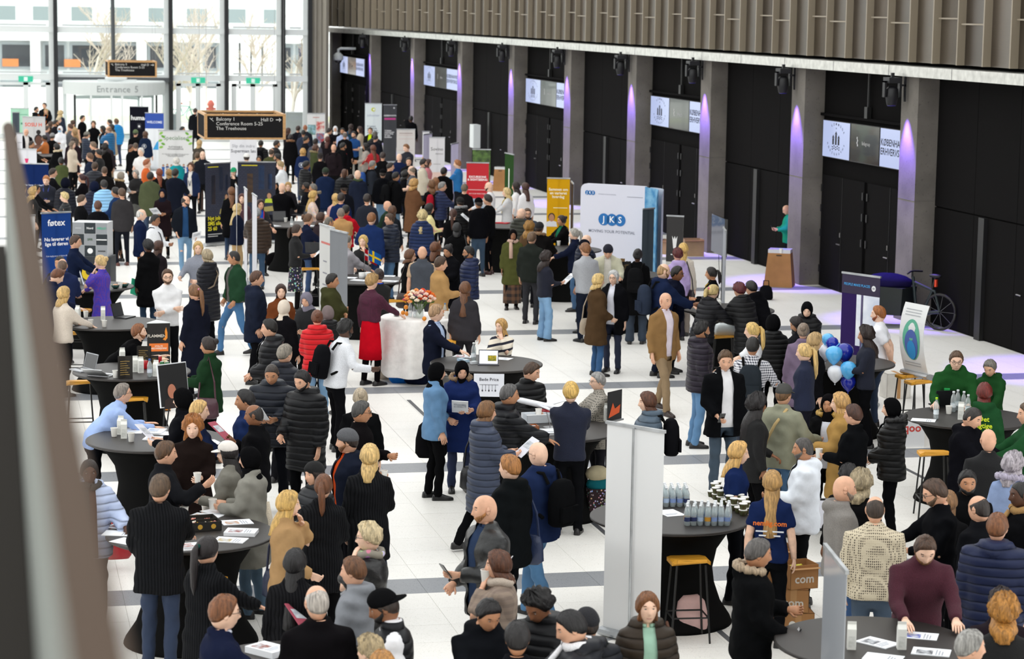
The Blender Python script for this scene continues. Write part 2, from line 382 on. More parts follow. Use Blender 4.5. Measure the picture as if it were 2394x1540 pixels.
def plain_bay(y0, y1, dx):
    yn, yf = y0+PW, y1; w = (yf-yn)/3; back_panel(yn, yf, dx)
    for k in range(3):
        for z0, z1 in ((.03, 2.3), (2.33, SOF)):
            q = MB(); q.box(18.1+dx, 18.139+dx, yn+k*w+.008, yn+(k+1)*w-.008, z0, z1); obj('wall_panel', q, dark, wall_right)
    q = MB(); q.box(18.02+dx, 18.12+dx, (yn+yf)/2+.3, (yn+yf)/2+.55, 0, 2.3); obj('service_post', q, mat('plain', '141414'), wall_right)
    q = MB(); q.tube([(18.06+dx, yn+w*.9, 1.05), (18.06+dx, yn+w*.9-.2, 1.05)], .014, 6); q.tube([(18.06+dx, yn+w*.9, 1.05), (18.1+dx, yn+w*.9, 1.05)], .012, 6); obj('panel_handle', q, mat('metal', '8c8a88'), wall_right)
ns = 1
for i in range(len(PY)-1):
    if i % 2 == 1: screen_bay(ns, PY[i], PY[i+1], min(PX[i], PX[i+1])-17.67); ns += 1
    else: plain_bay(PY[i], PY[i+1], min(PX[i], PX[i+1])-17.67)
# ledge below the metal facade
led = MB(); pts = [(17.5, 20)]+[(x-.17, y) for x, y in zip(PX, PY)]+[(15.9, 118)]
for (xa, ya), (xb, yb) in zip(pts[:-1], pts[1:]):
    for z0, z1, xo in ((SOF, SOF+.2, 0),):
        led.add([(xa, ya, z0), (xb, yb, z0), (18.4, yb, z0), (18.4, ya, z0), (xa, ya, z1), (xb, yb, z1), (18.4, yb, z1), (18.4, ya, z1)], [(3, 2, 1, 0), (4, 5, 6, 7), (0, 1, 5, 4)])
struct(obj('trim_1', led, mat('brushed', 'c9c9c4')))
for k in range(26):
    y = 34+k*3.1
    if y > 112: break
    xx = np.interp(y, [p[1] for p in pts], [p[0] for p in pts])
    q = MB(); q.box(xx-.004, xx+.01, y, y+.012, SOF, SOF+.2); obj('joint', q, mat('plain', '77777a'), bpy.data.objects['trim_1'])
# pleated perforated metal facade
fac = MB(); fac.box(18.2, 18.6, 20, 120, SOF+.2, 9.2)
facade = struct(obj('wall_upper_right', fac, mat('plain', '3c372f')))
PWID = 1.16
tones = ['665b4d', '5f5549', '6d6256', '594f45', '665c50']
y = 30.0; k = 0
while y < 116:
    xx = np.interp(y, [p[1] for p in pts], [p[0] for p in pts])+.22
    pw = PWID*(1+.012*max(0, y-45)*.35)
    m_ = mat('perf', tones[k % 5], '352f28', s=[1, 1.5, 1, 2.2, .9][k % 5])
    d = .10 if k % 2 else .0
    q = MB(); e = .02; n = 4; pr = []
    for j in range(n+1):
        a = j/n; pr.append((xx+.12*math.sin(a*PI*.5)+(.05 if k % 3 == 0 else 0)*math.sin(a*PI), y+e+(pw-2*e)*a))
    q.add([(px_, py_, z) for z in (SOF+.27, 9.2) for px_, py_ in pr], [(j+1, j, n+1+j, n+2+j) for j in range(n)])
    pnl = obj('facade_panel', q, m_, facade, smooth=True)
    q = MB(); q.box(pr[0][0]-.035, pr[0][0]+.3, y-.02, y+.03, SOF+.27, 9.2); obj('panel_edge', q, mat('plain', '8f8473'), pnl)
    if k % 3 != 1:
        zj = SOF+.27+[.85, .55, .75][k % 3]; q = MB(); q.box(pr[1][0]-.03, pr[1][0]-.02, y+.04, y+pw-.04, zj, zj+.03); obj('panel_seam', q, mat('plain', '8f8473'), pnl)
    y += pw; k += 1
# end wall panels between ledge and glass wall
GY = 106.0
gx_end = atY(723, 200, GY).x
xe = atY(763, 200, GY).x
for k in range(3):
    a = gx_end+.1+(xe-gx_end-.1)*k/3; b_ = gx_end+.1+(xe-gx_end-.1)*(k+1)/3-.015
    q = MB(); n = 5; pr = [(a+(b_-a)*j/n, GY+.02-.1*math.sin(j/n*PI*.5)) for j in range(n+1)]
    q.loft([[(x, y_, z) for x, y_ in pr]+[(b_, GY+.3, z), (a, GY+.3, z)] for z in (0, 9.2)]); struct(obj('wall_end_%d' % (k+1), q, mat('plain', ['9d978b', '8d877c', '989286'][k])))
q = MB(); q.box(xe, xe+.1, GY, 114, 0, 9.2); struct(obj('wall_end_4', q, mat('plain', '857f74')))

# glazed roof and side of the hall (unseen, put in to dim the daylight indoors), closed wall behind the balcony
roofm = mat('glass', 'e0e2e2', s=.3)
q = MB(); q.quad((-26, -6, 12), (18.6, -6, 12), (18.6, GY, 12), (-26, GY, 12)); struct(obj('ceiling', q, roofm))
q = MB(); q.quad((-26, -6, 0), (-26, GY, 0), (-26, GY, 12), (-26, -6, 12)); struct(obj('wall_left', q, roofm))
q = MB(); q.quad((-26, -6, 0), (18.6, -6, 0), (18.6, -6, 12), (-26, -6, 12)); struct(obj('wall_rear', q, mat('plain', 'b8b6b0')))
q = MB(); q.quad((18.55, -6, 9.2), (18.55, GY+10, 9.2), (18.55, GY+10, 12), (18.55, -6, 12)); struct(obj('wall_above_facade', q, mat('plain', '6a6256')))
# ------------------------------------------------------------------ glass end wall
blk = mat('plain', '16181b'); wht = mat('plain', 'dfe4e4'); glz = mat('glass', 'f4fbfa')
mx = [atY(p, 200, GY).x for p in (-150, 131, 399, 529, 661, 723)]
zt = [0, atY(300, 181, GY).z, atY(300, 71, GY).z, 9.2]
for k in range(5):
    a, b_ = mx[k], mx[k+1]
    w = thing('window_%d' % (k+1), 'x', 'x', (0, GY, 0)); del w['label'], w['category']; struct(w)
    q = MB(); q.box(b_-.09, b_+.09, -.3, .1, 0, 9.2); obj('mullion', q, blk, w)
    q = MB(); q.box(b_-.3, b_-.09, -.05, .06, 0, 9.2); obj('inner_frame', q, wht, w)
    for z in zt[1:3]:
        q = MB(); q.box(a+.09, b_-.09, -.12, .1, z-.13, z+.13); obj('transom', q, wht, w)
        q = MB(); q.box(a+.3, b_-.4, -.16, -.1, z+.17, z+.24); obj('transom_rail', q, mat('plain', 'c3c9ca'), w)
    for z0, z1 in zip(zt[:-1], zt[1:]):
        if k == 1 and z0 == 0: continue
        q = MB(); q.quad((a+.09, 0, z0+.1), (b_-.09, 0, z0+.1), (b_-.09, 0, z1-.1), (a+.09, 0, z1-.1)); obj('pane', q, glz, w)
    if k in (0, 2, 3):
        m_ = atY((61, 0, 463, 591)[k], 250, GY).x; dz = zt[1]-.25
        q = MB()
        for x in (a+.35, m_, b_-.35): q.box(x-.11, x+.11, -.06, .04, 0, dz)
        q.box(a+.25, b_-.25, -.06, .04, dz-.12, dz); q.box(a+.25, b_-.25, -.06, .04, 0, .2)
        obj('door_frame', q, wht, w)
        q = MB(); q.box(m_-.32, m_+.32, -.14, -.08, dz+.02, dz+.28); s_ = obj('exit_sign', q, mat('emit', '35c9a0', s=.8), w)
        q = MB(); q.box(m_-.08, m_+.08, -.146, -.14, dz+.06, dz+.24); obj('pictogram', q, mat('print', 'e8fff8'), s_)
q = MB(); q.tube([(atY(264, 100, GY).x, GY-.35, zt[1]), (atY(262, 100, GY).x, GY-.35, 9.2)], .09, 10); q.box(mx[1], mx[2], GY-.28, GY-.1, zt[1]-.2, zt[1]+.0)
struct(obj('trim_2', q, mat('plain', '4c5053')))
# revolving door
rc = atY(265, 200, GY).x; RR = 2.28
dr = thing('door_9', 'x', 'x', (rc, GY-.6, 0)); del dr['label'], dr['category']; struct(dr)
zc0 = zt[1]-.72
q = MB(); q.lathe([(RR, zc0), (RR, zc0+.55), (RR-.05, zc0+.6), (.3, zc0+.62)], 48); obj('canopy', q, mat('plain', 'cfd4d3'), dr, smooth=False)
for ch, i in zip('Entrance 5', range(10)):
    a = -PI/2+(i-4.5)*.082+.02
    text(dr, ch, .4, math.cos(a)*(RR+.012), zc0+.27, '8f9596', y=math.sin(a)*(RR+.012), rot=(PI/2, 0, a+PI/2), name='letter')
for k in range(16):
    a = -PI+k*PI/15
    q = MB(); x, y_ = math.cos(a)*(RR-.06), math.sin(a)*(RR-.06); r_ = .045
    dk = k in (3, 12)
    q.box(x-r_, x+r_, y_-r_, y_+r_, 0, zc0); 
    if k in (0, 1, 3, 5, 7, 8, 10, 12, 14, 15): obj('post', q, blk if dk else wht, dr)
q = MB(); q.loft([[(math.cos(-PI+k*PI/24)*(RR-.06), math.sin(-PI+k*PI/24)*(RR-.06), z) for k in range(25)] for z in (.15, zc0)], cap=False, closed=False); obj('curved_pane', q, glz, dr, smooth=True)
q = MB(); q.lathe([(RR-.02, 0), (RR-.02, .12)], 48); obj('threshold', q, wht, dr)
for k in range(4):
    a = .5+k*PI/2; q = MB(); q.box(.05, RR-.2, -.03, .03, .1, .22); q.box(.05, RR-.2, -.03, .03, zc0-.2, zc0-.05); q.box(RR-.3, RR-.2, -.03, .03, .1, zc0-.05); obj('wing', q, wht, dr, rz=a)
q = MB(); q.ball((0, -RR+.6, zc0+.75), (.5, .12, .14), 12, 6); q.box(-.8, .9, -RR+.55, -RR+.62, zc0+.62, zc0+.7); obj('sensor_bar', q, wht, dr)

# ------------------------------------------------------------------ outside
q = MB(); q.box(-80, 90, GY+.4, 240, -.3, -.02); struct(obj('floor_outside', q, mat('matte', 'f2f2ee')))
q = MB(); q.box(-80, 60, GY+16, GY+22, -.02, .0); struct(obj('floor_lawn', q, mat('matte', 'dfe5c2')))
BY = 172.0
bld = thing('office_building', 'pale office building with dark ground-floor glazing beyond the glass wall', 'building', (0, BY, 0))
def bz(py): return atY(300, py, BY).z
def bx(px): return atY(px, 120, BY).x
q = MB(); q.box(bx(-200), bx(900), .5, 8, -.1, 22); obj('wall', q, mat('plain', 'e7ebec'), bld)
for (z0, z1, c) in ((bz(164), bz(101), '3c4047'), (bz(236), bz(190), '6f767b')):
    xs = [bx(p) for p in (-60, -5, 82, 96, 160, 250, 330, 342, 430, 470, 515, 560, 600, 640, 690, 740)]
    for a, b_ in zip(xs[:-1], xs[1:]):
        if b_-a < 1.2: continue
        q = MB(); q.box(a+.12, b_-.12, .3, .52, z0, z1); wd = obj('window', q, mat('plain', '9aa2a6'), bld)
        q = MB(); q.box(a+.3, b_-.3, .27, .31, z0+.2, z1-.2); obj('pane', q, mat('gloss', c), wd)
for p in range(8):
    x0 = bx(-20+p*90); q = MB(); q.box(x0, x0+2.0, .3, .52, bz(60), bz(8)); wd = obj('window', q, mat('plain', 'f0f3f3'), bld)
    q = MB(); q.box(x0+.25, x0+1.75, .27, .31, bz(60)+.3, bz(8)-.3); obj('pane', q, mat('gloss', '93a0a2'), wd)
for p in (82, 330, 545, 572, 598, 624, 645):
    x0 = bx(p); q = MB(); q.box(x0-.35, x0+.35, -.6, .3, -.1, bz(97)); obj('column', q, mat('plain', 'f4f5f4'), bld)
q = MB(); q.box(bx(-200), bx(900), -.5, .5, bz(97), bz(80)); obj('cornice', q, mat('plain', 'f3f4f4'), bld)
for p in (5, 150): 
    q = MB(); q.box(bx(p), bx(p+38), .2, .3, bz(158), bz(140)); obj('orange_blind', q, mat('plain', 'e08a4e'), bld)  # blind panels in one flat orange
def tree(px, Y, hgt, seed, label):
    rnd = random.Random(seed); X = atY(px, 170, Y).x
    t = thing('birch_tree', label, 'tree', (X, Y, 0), 0, 'bare birches outside')
    tr = MB(); br = MB()
    def grow(mb, p, d, L_, r_, lvl):
        pts_ = [p]; 
        for k in range(3):
            d = (d+Vector((rnd.uniform(-.16, .16), rnd.uniform(-.16, .16), .05))).normalized(); p = p+d*L_/3; pts_.append(p)
            if lvl < 3:
                for _ in range(2 if lvl else 2):
                    a = rnd.uniform(0, 2*PI); dd = (d*.75+Vector((math.cos(a)*.75, math.sin(a)*.5, .25))).normalized()
                    grow(br, p, dd, L_*.55, r_*.5, lvl+1)
        mb.tube(pts_, [r_, r_*.85, r_*.7, r_*.5], 5)
    grow(tr, Vector((0, 0, 0)), Vector((rnd.uniform(-.1, .1), 0, 1)), hgt*.5, .13, 0)
    obj('trunk', tr, mat('matte', 'ece5dc'), t); obj('branches', br, mat('matte', 'cfc4b8'), t)
for i, (p, Y, h_, l) in enumerate(((205, 128, 6.5, 'bare birch left of the small hanging sign, outside'), (258, 140, 7, 'bare birch behind the small hanging sign, outside'), (378, 126, 6.5, 'bare birch right of the small hanging sign, outside'), (447, 130, 6.8, 'bare birch outside the third glass bay'), (488, 134, 6.5, 'bare leaning birch outside the fourth glass bay'), (597, 132, 6.3, 'bare birch outside the fifth glass bay'), (680, 122, 6, 'bare birch at the right end of the glass wall'))): tree(p, Y, h_, i, l)
c = atY(428, 222, 121); t = thing('bicycle', 'mint green bicycle parked outside the glass wall', 'bicycle', (c.x, 121, 0), .2)
for x in (-.5, .5):
    q = MB(); q.tube([(x+.33*math.cos(a*PI/8), 0, .34+.33*math.sin(a*PI/8)) for a in range(17)], .025, 6); obj('wheel', q, mat('plain', '7fb5a4'), t)
q = MB(); q.tube([(-.5, 0, .34), (-.15, 0, .85), (.35, 0, .8), (.5, 0, .34)], .03, 6); q.tube([(-.15, 0, .85), (0, 0, .35), (.35, 0, .8)], .03, 6); q.tube([(-.5, 0, .34), (0, 0, .35)], .02, 6); obj('frame', q, mat('plain', '58b39c'), t)
q = MB(); q.ball((-.15, 0, .97), (.14, .08, .05), 10, 6); obj('saddle', q, mat('plain', 'c0663c'), t)
q = MB(); q.tube([(.3, -.28, 1.08), (.38, 0, 1.05), (.3, .28, 1.08)], .02, 6); q.tube([(.38, 0, 1.05), (.35, 0, .8)], .02, 6); obj('handlebar', q, mat('plain', '9a9a9a'), t)
c = atY(493, 222, 122); t = thing('hydrant', 'small red post standing outside the glass wall', 'hydrant', (c.x, 122, 0))
q = MB(); q.lathe([(.2, 0), (.2, .1), (.14, .12), (.14, .8), (.19, .84), (.19, .92), (.1, 1.08), (.03, 1.12)], 14); obj('body', q, mat('plain', 'd0604f'), t, smooth=True)
q = MB(); q.tube([(-.25, 0, .65), (.25, 0, .65)], .06, 8); obj('outlet', q, mat('plain', 'c04f40'), t)

# ------------------------------------------------------------------ hanging wayfinding signs
def hang_sign(px0, px1, pyb, Y, label, lines, right):
    a = atY(px0, pyb, Y); b_ = atY(px1, pyb, Y); w = b_.x-a.x; h_ = .62; dpt = w*.98
    t = thing('hanging_sign', label, 'sign', ((a.x+b_.x)/2, Y, a.z), 0, 'hanging wayfinding boxes')
    wood = mat('wood', 'c79a66'); bl = mat('matte', '232223')
    q = MB(); q.box(-w/2+.02, w/2-.02, .01, .05, .02, h_-.02); obj('front_panel', q, bl, t)
    q = MB(); q.box(-w/2+.02, w/2-.02, dpt-.05, dpt-.01, .02, h_-.02); obj('rear_panel', q, bl, t)
    for sx in (-1, 1):
        q = MB(); q.box(sx*(w/2-.03)-.02, sx*(w/2-.03)+.02, .05, dpt-.05, .02, h_-.02); obj('side_panel', q, bl, t)
    f = .035
    for z in (0, h_-f*1.4):
        for y0, y1 in ((0, f*2), (dpt-f*2, dpt)): q = MB(); q.box(-w/2, w/2, y0, y1, z, z+f*1.4); obj('frame_bar', q, wood, t)
        for sx in (-1, 1): q = MB(); q.box(sx*(w/2-f)-f, sx*(w/2-f)+f, f*2, dpt-f*2, z, z+f*1.4); obj('frame_bar', q, wood, t)
    for sx in (-1, 1):
        for y0 in (0, dpt-f*2): q = MB(); q.box(sx*(w/2-f)-f, sx*(w/2-f)+f, y0, y0+f*2, f*1.4, h_-f*1.4); obj('frame_post', q, wood, t)
        for y0 in (.05, dpt-.05): q = MB(); q.tube([(sx*(w/2-.05), y0, h_), (sx*(w/2-.05), y0, 12-a.z)], .004, 4); obj('hanging_wire', q, mat('plain', '888888'), t)
    text(t, lines, .118, -w/2+.28, h_-.24, 'd8d6d2', align='LEFT', y=-.002)
    text(t, right, .118, w/2-.3, h_-.14, 'd8d6d2', align='RIGHT', y=-.002)
    q = MB(); q.box(w/2-.24, w/2-.13, -.003, .0, h_-.15, h_-.13); q.add([(w/2-.16, -.003, h_-.19), (w/2-.11, -.003, h_-.14), (w/2-.16, -.003, h_-.09)], [(0, 1, 2)]); q.tube([(-w/2+.13, -.003, h_-.1), (-w/2+.22, -.003, h_-.18)], .008, 4); q.tube([(-w/2+.2, -.003, h_-.1), (-w/2+.16, -.003, h_-.14)], .008, 4); obj('arrow', q, mat('print', 'd8d6d2'), t)
    text(t, 'Auditorium 15          Entrance 5-6', .12, -.2, h_-.12, 'bdbbb7', y=dpt-.052)
hang_sign(478, 668, 326, 56, 'wood-framed black hanging sign directing to Balcony and Hall D, nearer one', 'Balcony 1\nConference Room 5-25\nThe Treehouse', 'Hall D')
hang_sign(252, 367, 180, 91, 'smaller-looking wood-framed hanging sign in front of the revolving door', 'Balcony 5\nConference Room 5-25\nThe Treehouse', 'Hall D')

# ------------------------------------------------------------------ balcony railing right beside the photographer (out of focus)
t = thing('balcony_railing', 'blurred metal balcony handrail running up the left foreground', 'railing', (0, 0, 0))
rm = mat('matte', '57493f'); 
for m_ in (rm,): m_.node_tree.nodes['Principled BSDF'].inputs['Specular IOR Level'].default_value = .1
q = MB(); q.tube([(.068, y_, 5.55) for y_ in (.6, 1.2, 2, 3.5, 6, 8.6)], .021, 16); obj('handrail', q, rm, t, smooth=True)
q = MB(); q.box(.052, .066, .5, 8.6, 5.0, 5.5); obj('side_panel', q, mat('matte', '9da19c'), t)
q = MB(); q.box(-.4, .05, .5, 8.6, 5.02, 5.12); obj('inner_ledge', q, mat('matte', '35322f'), t)
for y_ in (.8, 3.1, 5.4, 8.3):
    q = MB(); q.box(.066, .08, y_, y_+.04, 5.0, 5.54); obj('baluster', q, mat('matte', '3c3835'), t)
c = atX(758, 108, 16.6)
t = thing('security_camera', 'white dome security camera at the far end of the right wall', 'camera', (c.x-.6, 107.6, c.z-.3))
q = MB(); q.tube([(.9, 0, .35), (.1, 0, .35), (0, 0, .3), (0, 0, .1)], .06, 8); obj('bracket', q, wht, t)
q = MB(); q.lathe([(.1, .15), (.22, .05), (.24, -.15), (.2, -.2)], 16); obj('housing', q, wht, t, smooth=True)
q = MB(); q.ball((0, 0, -.2), .17, 12, 8); obj('dome', q, mat('gloss', '3a3a3c'), t, smooth=True)

# ------------------------------------------------------------------ tables and stools
tops = mat('plain', '2a2624'); cover = mat('matte', '141414')
TABS = {}
_top = MB(); _top.lathe([(.3, 0), (.785, 0), (.8, .008), (.8, .026), (.79, .032), (.01, .032)], 48); _topm = _top.mesh('table_top'); 
_bs = MB(); _bs.lathe([(.64, 0), (.62, .05), (.52, .2), (.45, .4), (.43, .55), (.47, .75), (.58, .92), (.7, 1.018)], 40); _bsm = _bs.mesh('table_base', True)
def table(key, px, py, label, z=1.05, sc=1.0):
    p = at(px, py, z); TABS[key] = p
    t = thing('round_bar_table', label, 'table', (p.x, p.y, 0), 0, 'black round bar tables')
    t.scale = (sc, sc, 1)
    link('table_top', _topm, tops, t, (0, 0, z-.032)); b_ = link('table_base', _bsm, cover, t); b_.scale = (1, 1, (z-.032)/1.018)
    return t
table('T1', 446, 1245, 'black round bar table with sweets box and printed leaflets, front left')
table('T2', 364, 1025, 'black round bar table where person in light blue shirt leans')
table('T3', 308, 866, 'black round bar table crowded with laptops, menus and drink cans')
table('T4', 262, 754, 'black round bar table with open laptop and paper cups')
table('T5', 207, 668, 'black round bar table beside person in purple dress')
table('T6', 1137, 848, 'black round bar table with tablet and Bede Price sign')
table('T8', 846, 652, 'black round bar table with small flags and white cups')
table('T9', 690, 524, 'black round bar table by the white banner edges')
table('T10', 1290, 1002, 'black round bar table carrying model aeroplane and boxes')
table('T11', 1567, 1206, 'black round bar table loaded with water bottles and snack cups')
table('T12', 2263, 975, 'black round bar table where people in green hoodies stand')
table('T13', 2045, 1500, 'black round bar table with milk cartons and brochures, front right')
table('T14', 1700, 722, 'black round bar table behind person in tan blazer')
table('T16', 1962, 846, 'black round bar table with balloons tied to it')
table('T17', 690, 1562, 'black round bar table cut off by the bottom edge')
table('T18', 88, 362, 'black round bar table far left near the SOSU banner')
table('T19', 1178, 526, 'black round bar table with red leaflets below red banner')
table('T15', 1318, 582, 'black draped round table in front of JKS wall')
table('T20', 1452, 640, 'black round bar table with steel urn before JKS wall')
# white-clothed table
p = at(979, 738, 1.05); TABS['T7'] = p
t = thing('round_bar_table', 'round table under long white cloth with flowers', 'table', (p.x, p.y, 0), 0)
q = MB(); q.lathe([(.6, 0), (.6, .03)], 32); obj('table_top', q, wht, t, (0, 0, 1.0)); q = MB(); q.tube([(0, 0, 0), (0, 0, 1)], .05, 8); q.lathe([(.3, 0), (.3, .03)], 20); obj('pedestal', q, blk, t)
rings = []
for k, (r_, z) in enumerate(((.02, 1.042), (.4, 1.042), (.6, 1.04), (.63, 1.02), (.65, .85), (.67, .6), (.7, .35), (.74, .12))):
    n = 64; ring = []
    for j in range(n):
        a = 2*PI*j/n; f = 0 if k < 4 else (k-3)*.013; rr = r_+f*math.sin(9*a+.6*math.sin(3*a)); zz = z
        if k > 4: zz = z+(k-4)*.05*max(0, math.sin(4*a+.5))
        ring.append((rr*math.cos(a), rr*math.sin(a), zz))
    rings.append(ring)
q = MB(); q.loft(rings, cap=False); o = obj('tablecloth', q, mat('cloth', 'e9e6e3'), None, (p.x, p.y, 0), smooth=True); tag(o, 'long white cloth hanging over the flower table', 'tablecloth')

seatm = mat('wood', 'dd9d2c'); stl = mat('plain', '121212')
_st = MB(); _st.loft([[(x*.19, y_*.17, .76+zz+.03*(abs(x)**2)*0+(.035 if y_ < -.8 else 0)) for x, y_ in [(-1, -.7), (-.75, -1), (.75, -1), (1, -.7), (1, .7), (.75, 1), (-.75, 1), (-1, .7)]] for zz in (0, .035)]); _stm = _st.mesh('seat')
_lg = MB(); _lg.tube([(.14, .12, .76), (.19, .17, 0)], .011, 6); _lgm = _lg.mesh('leg')
_ft = MB(); _ft.tube([(.175, .15, .25), (-.175, .15, .25)], .009, 5); _ft.tube([(.175, -.15, .25), (-.175, -.15, .25)], .009, 5); _ft.tube([(.175, .15, .25), (.175, -.15, .25)], .009, 5); _ft.tube([(-.175, .15, .25), (-.175, -.15, .25)], .009, 5); _ftm = _ft.mesh('footrest')
STOOLS = {}
def stool(key, px, py, label, rz=0):
    p = at(px, py, .79); STOOLS[key] = p
    t = thing('bar_stool', label, 'stool', (p.x, p.y, 0), rz-YAW, 'yellow bar stools')
    link('seat', _stm, seatm, t)
    for k, (sx, sy) in enumerate(((1, 1), (-1, 1), (1, -1), (-1, -1))): o = link('leg', _lgm, stl, t); o.scale = (sx, sy, 1)
    link('footrest', _ftm, stl, t)
for k, (x, y_, l, rz) in enumerate(((187, 893, 'yellow bar stool left of laptop and menu table', .2), (312, 932, 'yellow bar stool in front of laptop and menu table', .1), (182, 778, 'yellow bar stool beside person in cream sweater', .1), (186, 724, 'yellow bar stool under the purple dress table', 0), (483, 1357, 'yellow bar stool under the leaflet table at front left', .1), (1610, 1308, 'yellow bar stool in front of water bottle table', .15), (2184, 1058, 'yellow bar stool under green hoodie table', 0), (2128, 878, 'left of two yellow stools carrying curved white banner', .3), (2150, 892, 'right of two yellow stools carrying curved white banner', .3), (1692, 786, 'yellow bar stool with plastic bag on it', 0), (725, 628, 'yellow bar stool right of person in floral trousers', .1), (1038, 797, 'yellow bar stool beside white tablecloth', 0), (926, 703, 'yellow bar stool behind flower table', 0))): stool(k, x, y_, l, rz)

# ------------------------------------------------------------------ roll-up banners
alu = mat('brushed', 'b9bcbf')
def banner(name, label, cx, ty, wpx, ztop, yaw, color, deco=None, kind='vinyl', back=False, w=None, cat='banner', lean=0):
    p = at(cx, ty, ztop); dist = float((np.array(p)-CO)@fwd)
    if w is None: w = wpx*dist/FPX/max(.2, math.cos(R(yaw)+math.atan((cx-W/2)/FPX)))
    t = thing(name, label, cat, (p.x, p.y, 0), -YAW+R(yaw))
    q = MB(); q.quad((-w/2, 0, .09), (w/2, 0, .09), (w/2, 0, ztop-.02), (-w/2, 0, ztop-.02)) if kind == 'vinyl' else q.box(-w/2, w/2, -.003, .003, .09, ztop-.02); pn = obj('panel', q, mat(kind, color), t)
    q = MB(); q.box(-w/2-.01, w/2+.01, -.014, .014, ztop-.03, ztop); obj('top_rail', q, alu, t)
    q = MB(); q.loft([[(x, math.cos(a)*.07, .05+math.sin(a)*.045) for a in [k*PI/5 for k in range(10)]] for x in (-w/2-.02, w/2+.02)]); obj('base_cassette', q, alu, t, smooth=False)
    yp = -.03 if back else .03; q = MB(); q.tube([(0, yp, .08), (0, yp, ztop-.02)], .012, 6); obj('pole', q, alu, t)
    for sx in (-1, 1): q = MB(); q.box(sx*w*.3-.02, sx*w*.3+.02, -.2, .2, 0, .012); obj('foot', q, alu, t)
    if deco: deco(t, w, ztop)
    return t, w
def rect(t, x0, x1, z0, z1, c, kind='print', name='print_block', y=-.005, c2='000000', s=1.0):
    q = MB(); q.quad((x0, y, z0), (x1, y, z0), (x1, y, z1), (x0, y, z1)); return obj(name, q, mat(kind, c, c2, s), t)
def disc(t, x, z, r_, c, y=-.006, sx=1, sz=1, name='print_disc'):
    q = MB(); q.disc((x, y, z), r_, 28, sx=sx, sz=sz); return obj(name, q, mat('print', c), t)
def poly(t, pts_, c, y=-.007, name='print_shape'):
    q = MB(); q.add([(a, y, b_) for a, b_ in pts_], [tuple(range(len(pts_)))]); return obj(name, q, mat('print', c), t)
def portrait(t, x, z, r_, skin, hair, shirt, y=-.007):
    poly(t, [(x-r_*1.7, z-r_*2.6), (x+r_*1.7, z-r_*2.6), (x+r_*1.4, z-r_*1.2), (x+r_*.5, z-r_*.9), (x-r_*.5, z-r_*.9), (x-r_*1.4, z-r_*1.2)], shirt, y)
    disc(t, x, z+r_*.25, r_*1.08, hair, y-.001, .92, 1.1); disc(t, x, z, r_, skin, y-.002, .78, 1.1)
def d_humac(t, w, h):
    text(t, 'humac', w*.33, 0, h*.78, 'f0f0f0', bold=2); rect(t, -w*.1, w*.1, h*.58, h*.68, '2c2d36'); disc(t, 0, h*.625, w*.055, 'e8e8e8', -.008)
banner('rollup_banner', 'dark roll-up banner reading humac by the revolving door', 325, 248, 44, 2.1, 0, '1b1b24', d_humac)
def d_wel(t, w, h):
    rect(t, -w/2, w/2, h*.72, h-.03, '2c4fa8'); text(t, 'WELCOME', w*.17, 0, h*.83, 'f0f4ff', bold=1.5); poly(t, [(-w*.1, h*.35), (w*.35, h*.35), (w*.35, h*.55), (w*.1, h*.48)], '3aa0dc')
banner('rollup_banner', 'white and blue roll-up banner reading WELCOME', 361, 263, 43, 2.1, 0, 'eef1f5', d_wel)
def d_sosu(t, w, h):
    text(t, 'SOSU H', w*.22, -w*.02, h*.86, 'e0553c', bold=2); disc(t, w*.2, h*.74, w*.1, '1b1412'); portrait(t, w*.2, h*.6, w*.19, '5a3728', '1b1412', '6b4a3c', -.006)
banner('rollup_banner', 'grey SOSU H roll-up banner with printed portrait', 79, 272, 52, 2.1, -5, 'c9c8c8', d_sosu)
def d_grn(t, w, h): text(t, 'TP', w*.3, w*.2, h*.72, '4f8a70'); text(t, '---- --- ----', w*.1, w*.1, h*.88, '6fae93')
banner('rollup_banner', 'pale green roll-up banner in the far left corner', 46, 252, 42, 2.1, 0, 'a9d6bd', d_grn)
def d_dk(t, w, h): rect(t, -w/2, w/2, .1, h*.6, 'b9a999', 'photo', c2='d8cfc4')
banner('rollup_banner', 'narrow dark and beige roll-up banner left of SOSU banner', 37, 262, 16, 2.1, 30, '4d545c', d_dk)
def d_wt(t, w, h): text(t, 'events', w*.25, 0, h*.85, '9a9aa2')
banner('rollup_banner', 'narrow white roll-up banner at far left edge', 45, 310, 14, 2.05, 35, 'dedee4', d_wt)
def d_hands(t, w, h):
    poly(t, [(-w*.1, h*.86), (w*.1, h*.86), (w*.03, h*.78), (-w*.03, h*.78)], 'd6336c'); poly(t, [(0, h*.66), (w*.1, h*.74), (0, h*.79), (-w*.1, h*.74)], '3f63b0')
banner('rollup_banner', 'white roll-up banner with pink and blue diamond logo', 62, 347, 46, 2.0, 0, 'e2e2e8', d_hands)
def d_vaer(t, w, h):
    text(t, 'Vær hvor det sker*', w*.085, 0, h*.72, 'dfe4f0', bold=1)
    for k in (-1, 0, 1): disc(t, k*w*.06, h*.62, w*.025, 'd8304a')
banner('rollup_banner', 'navy roll-up banner with white slogan, far left', 78, 381, 69, 2.0, -3, '1b2d5e', d_vaer)
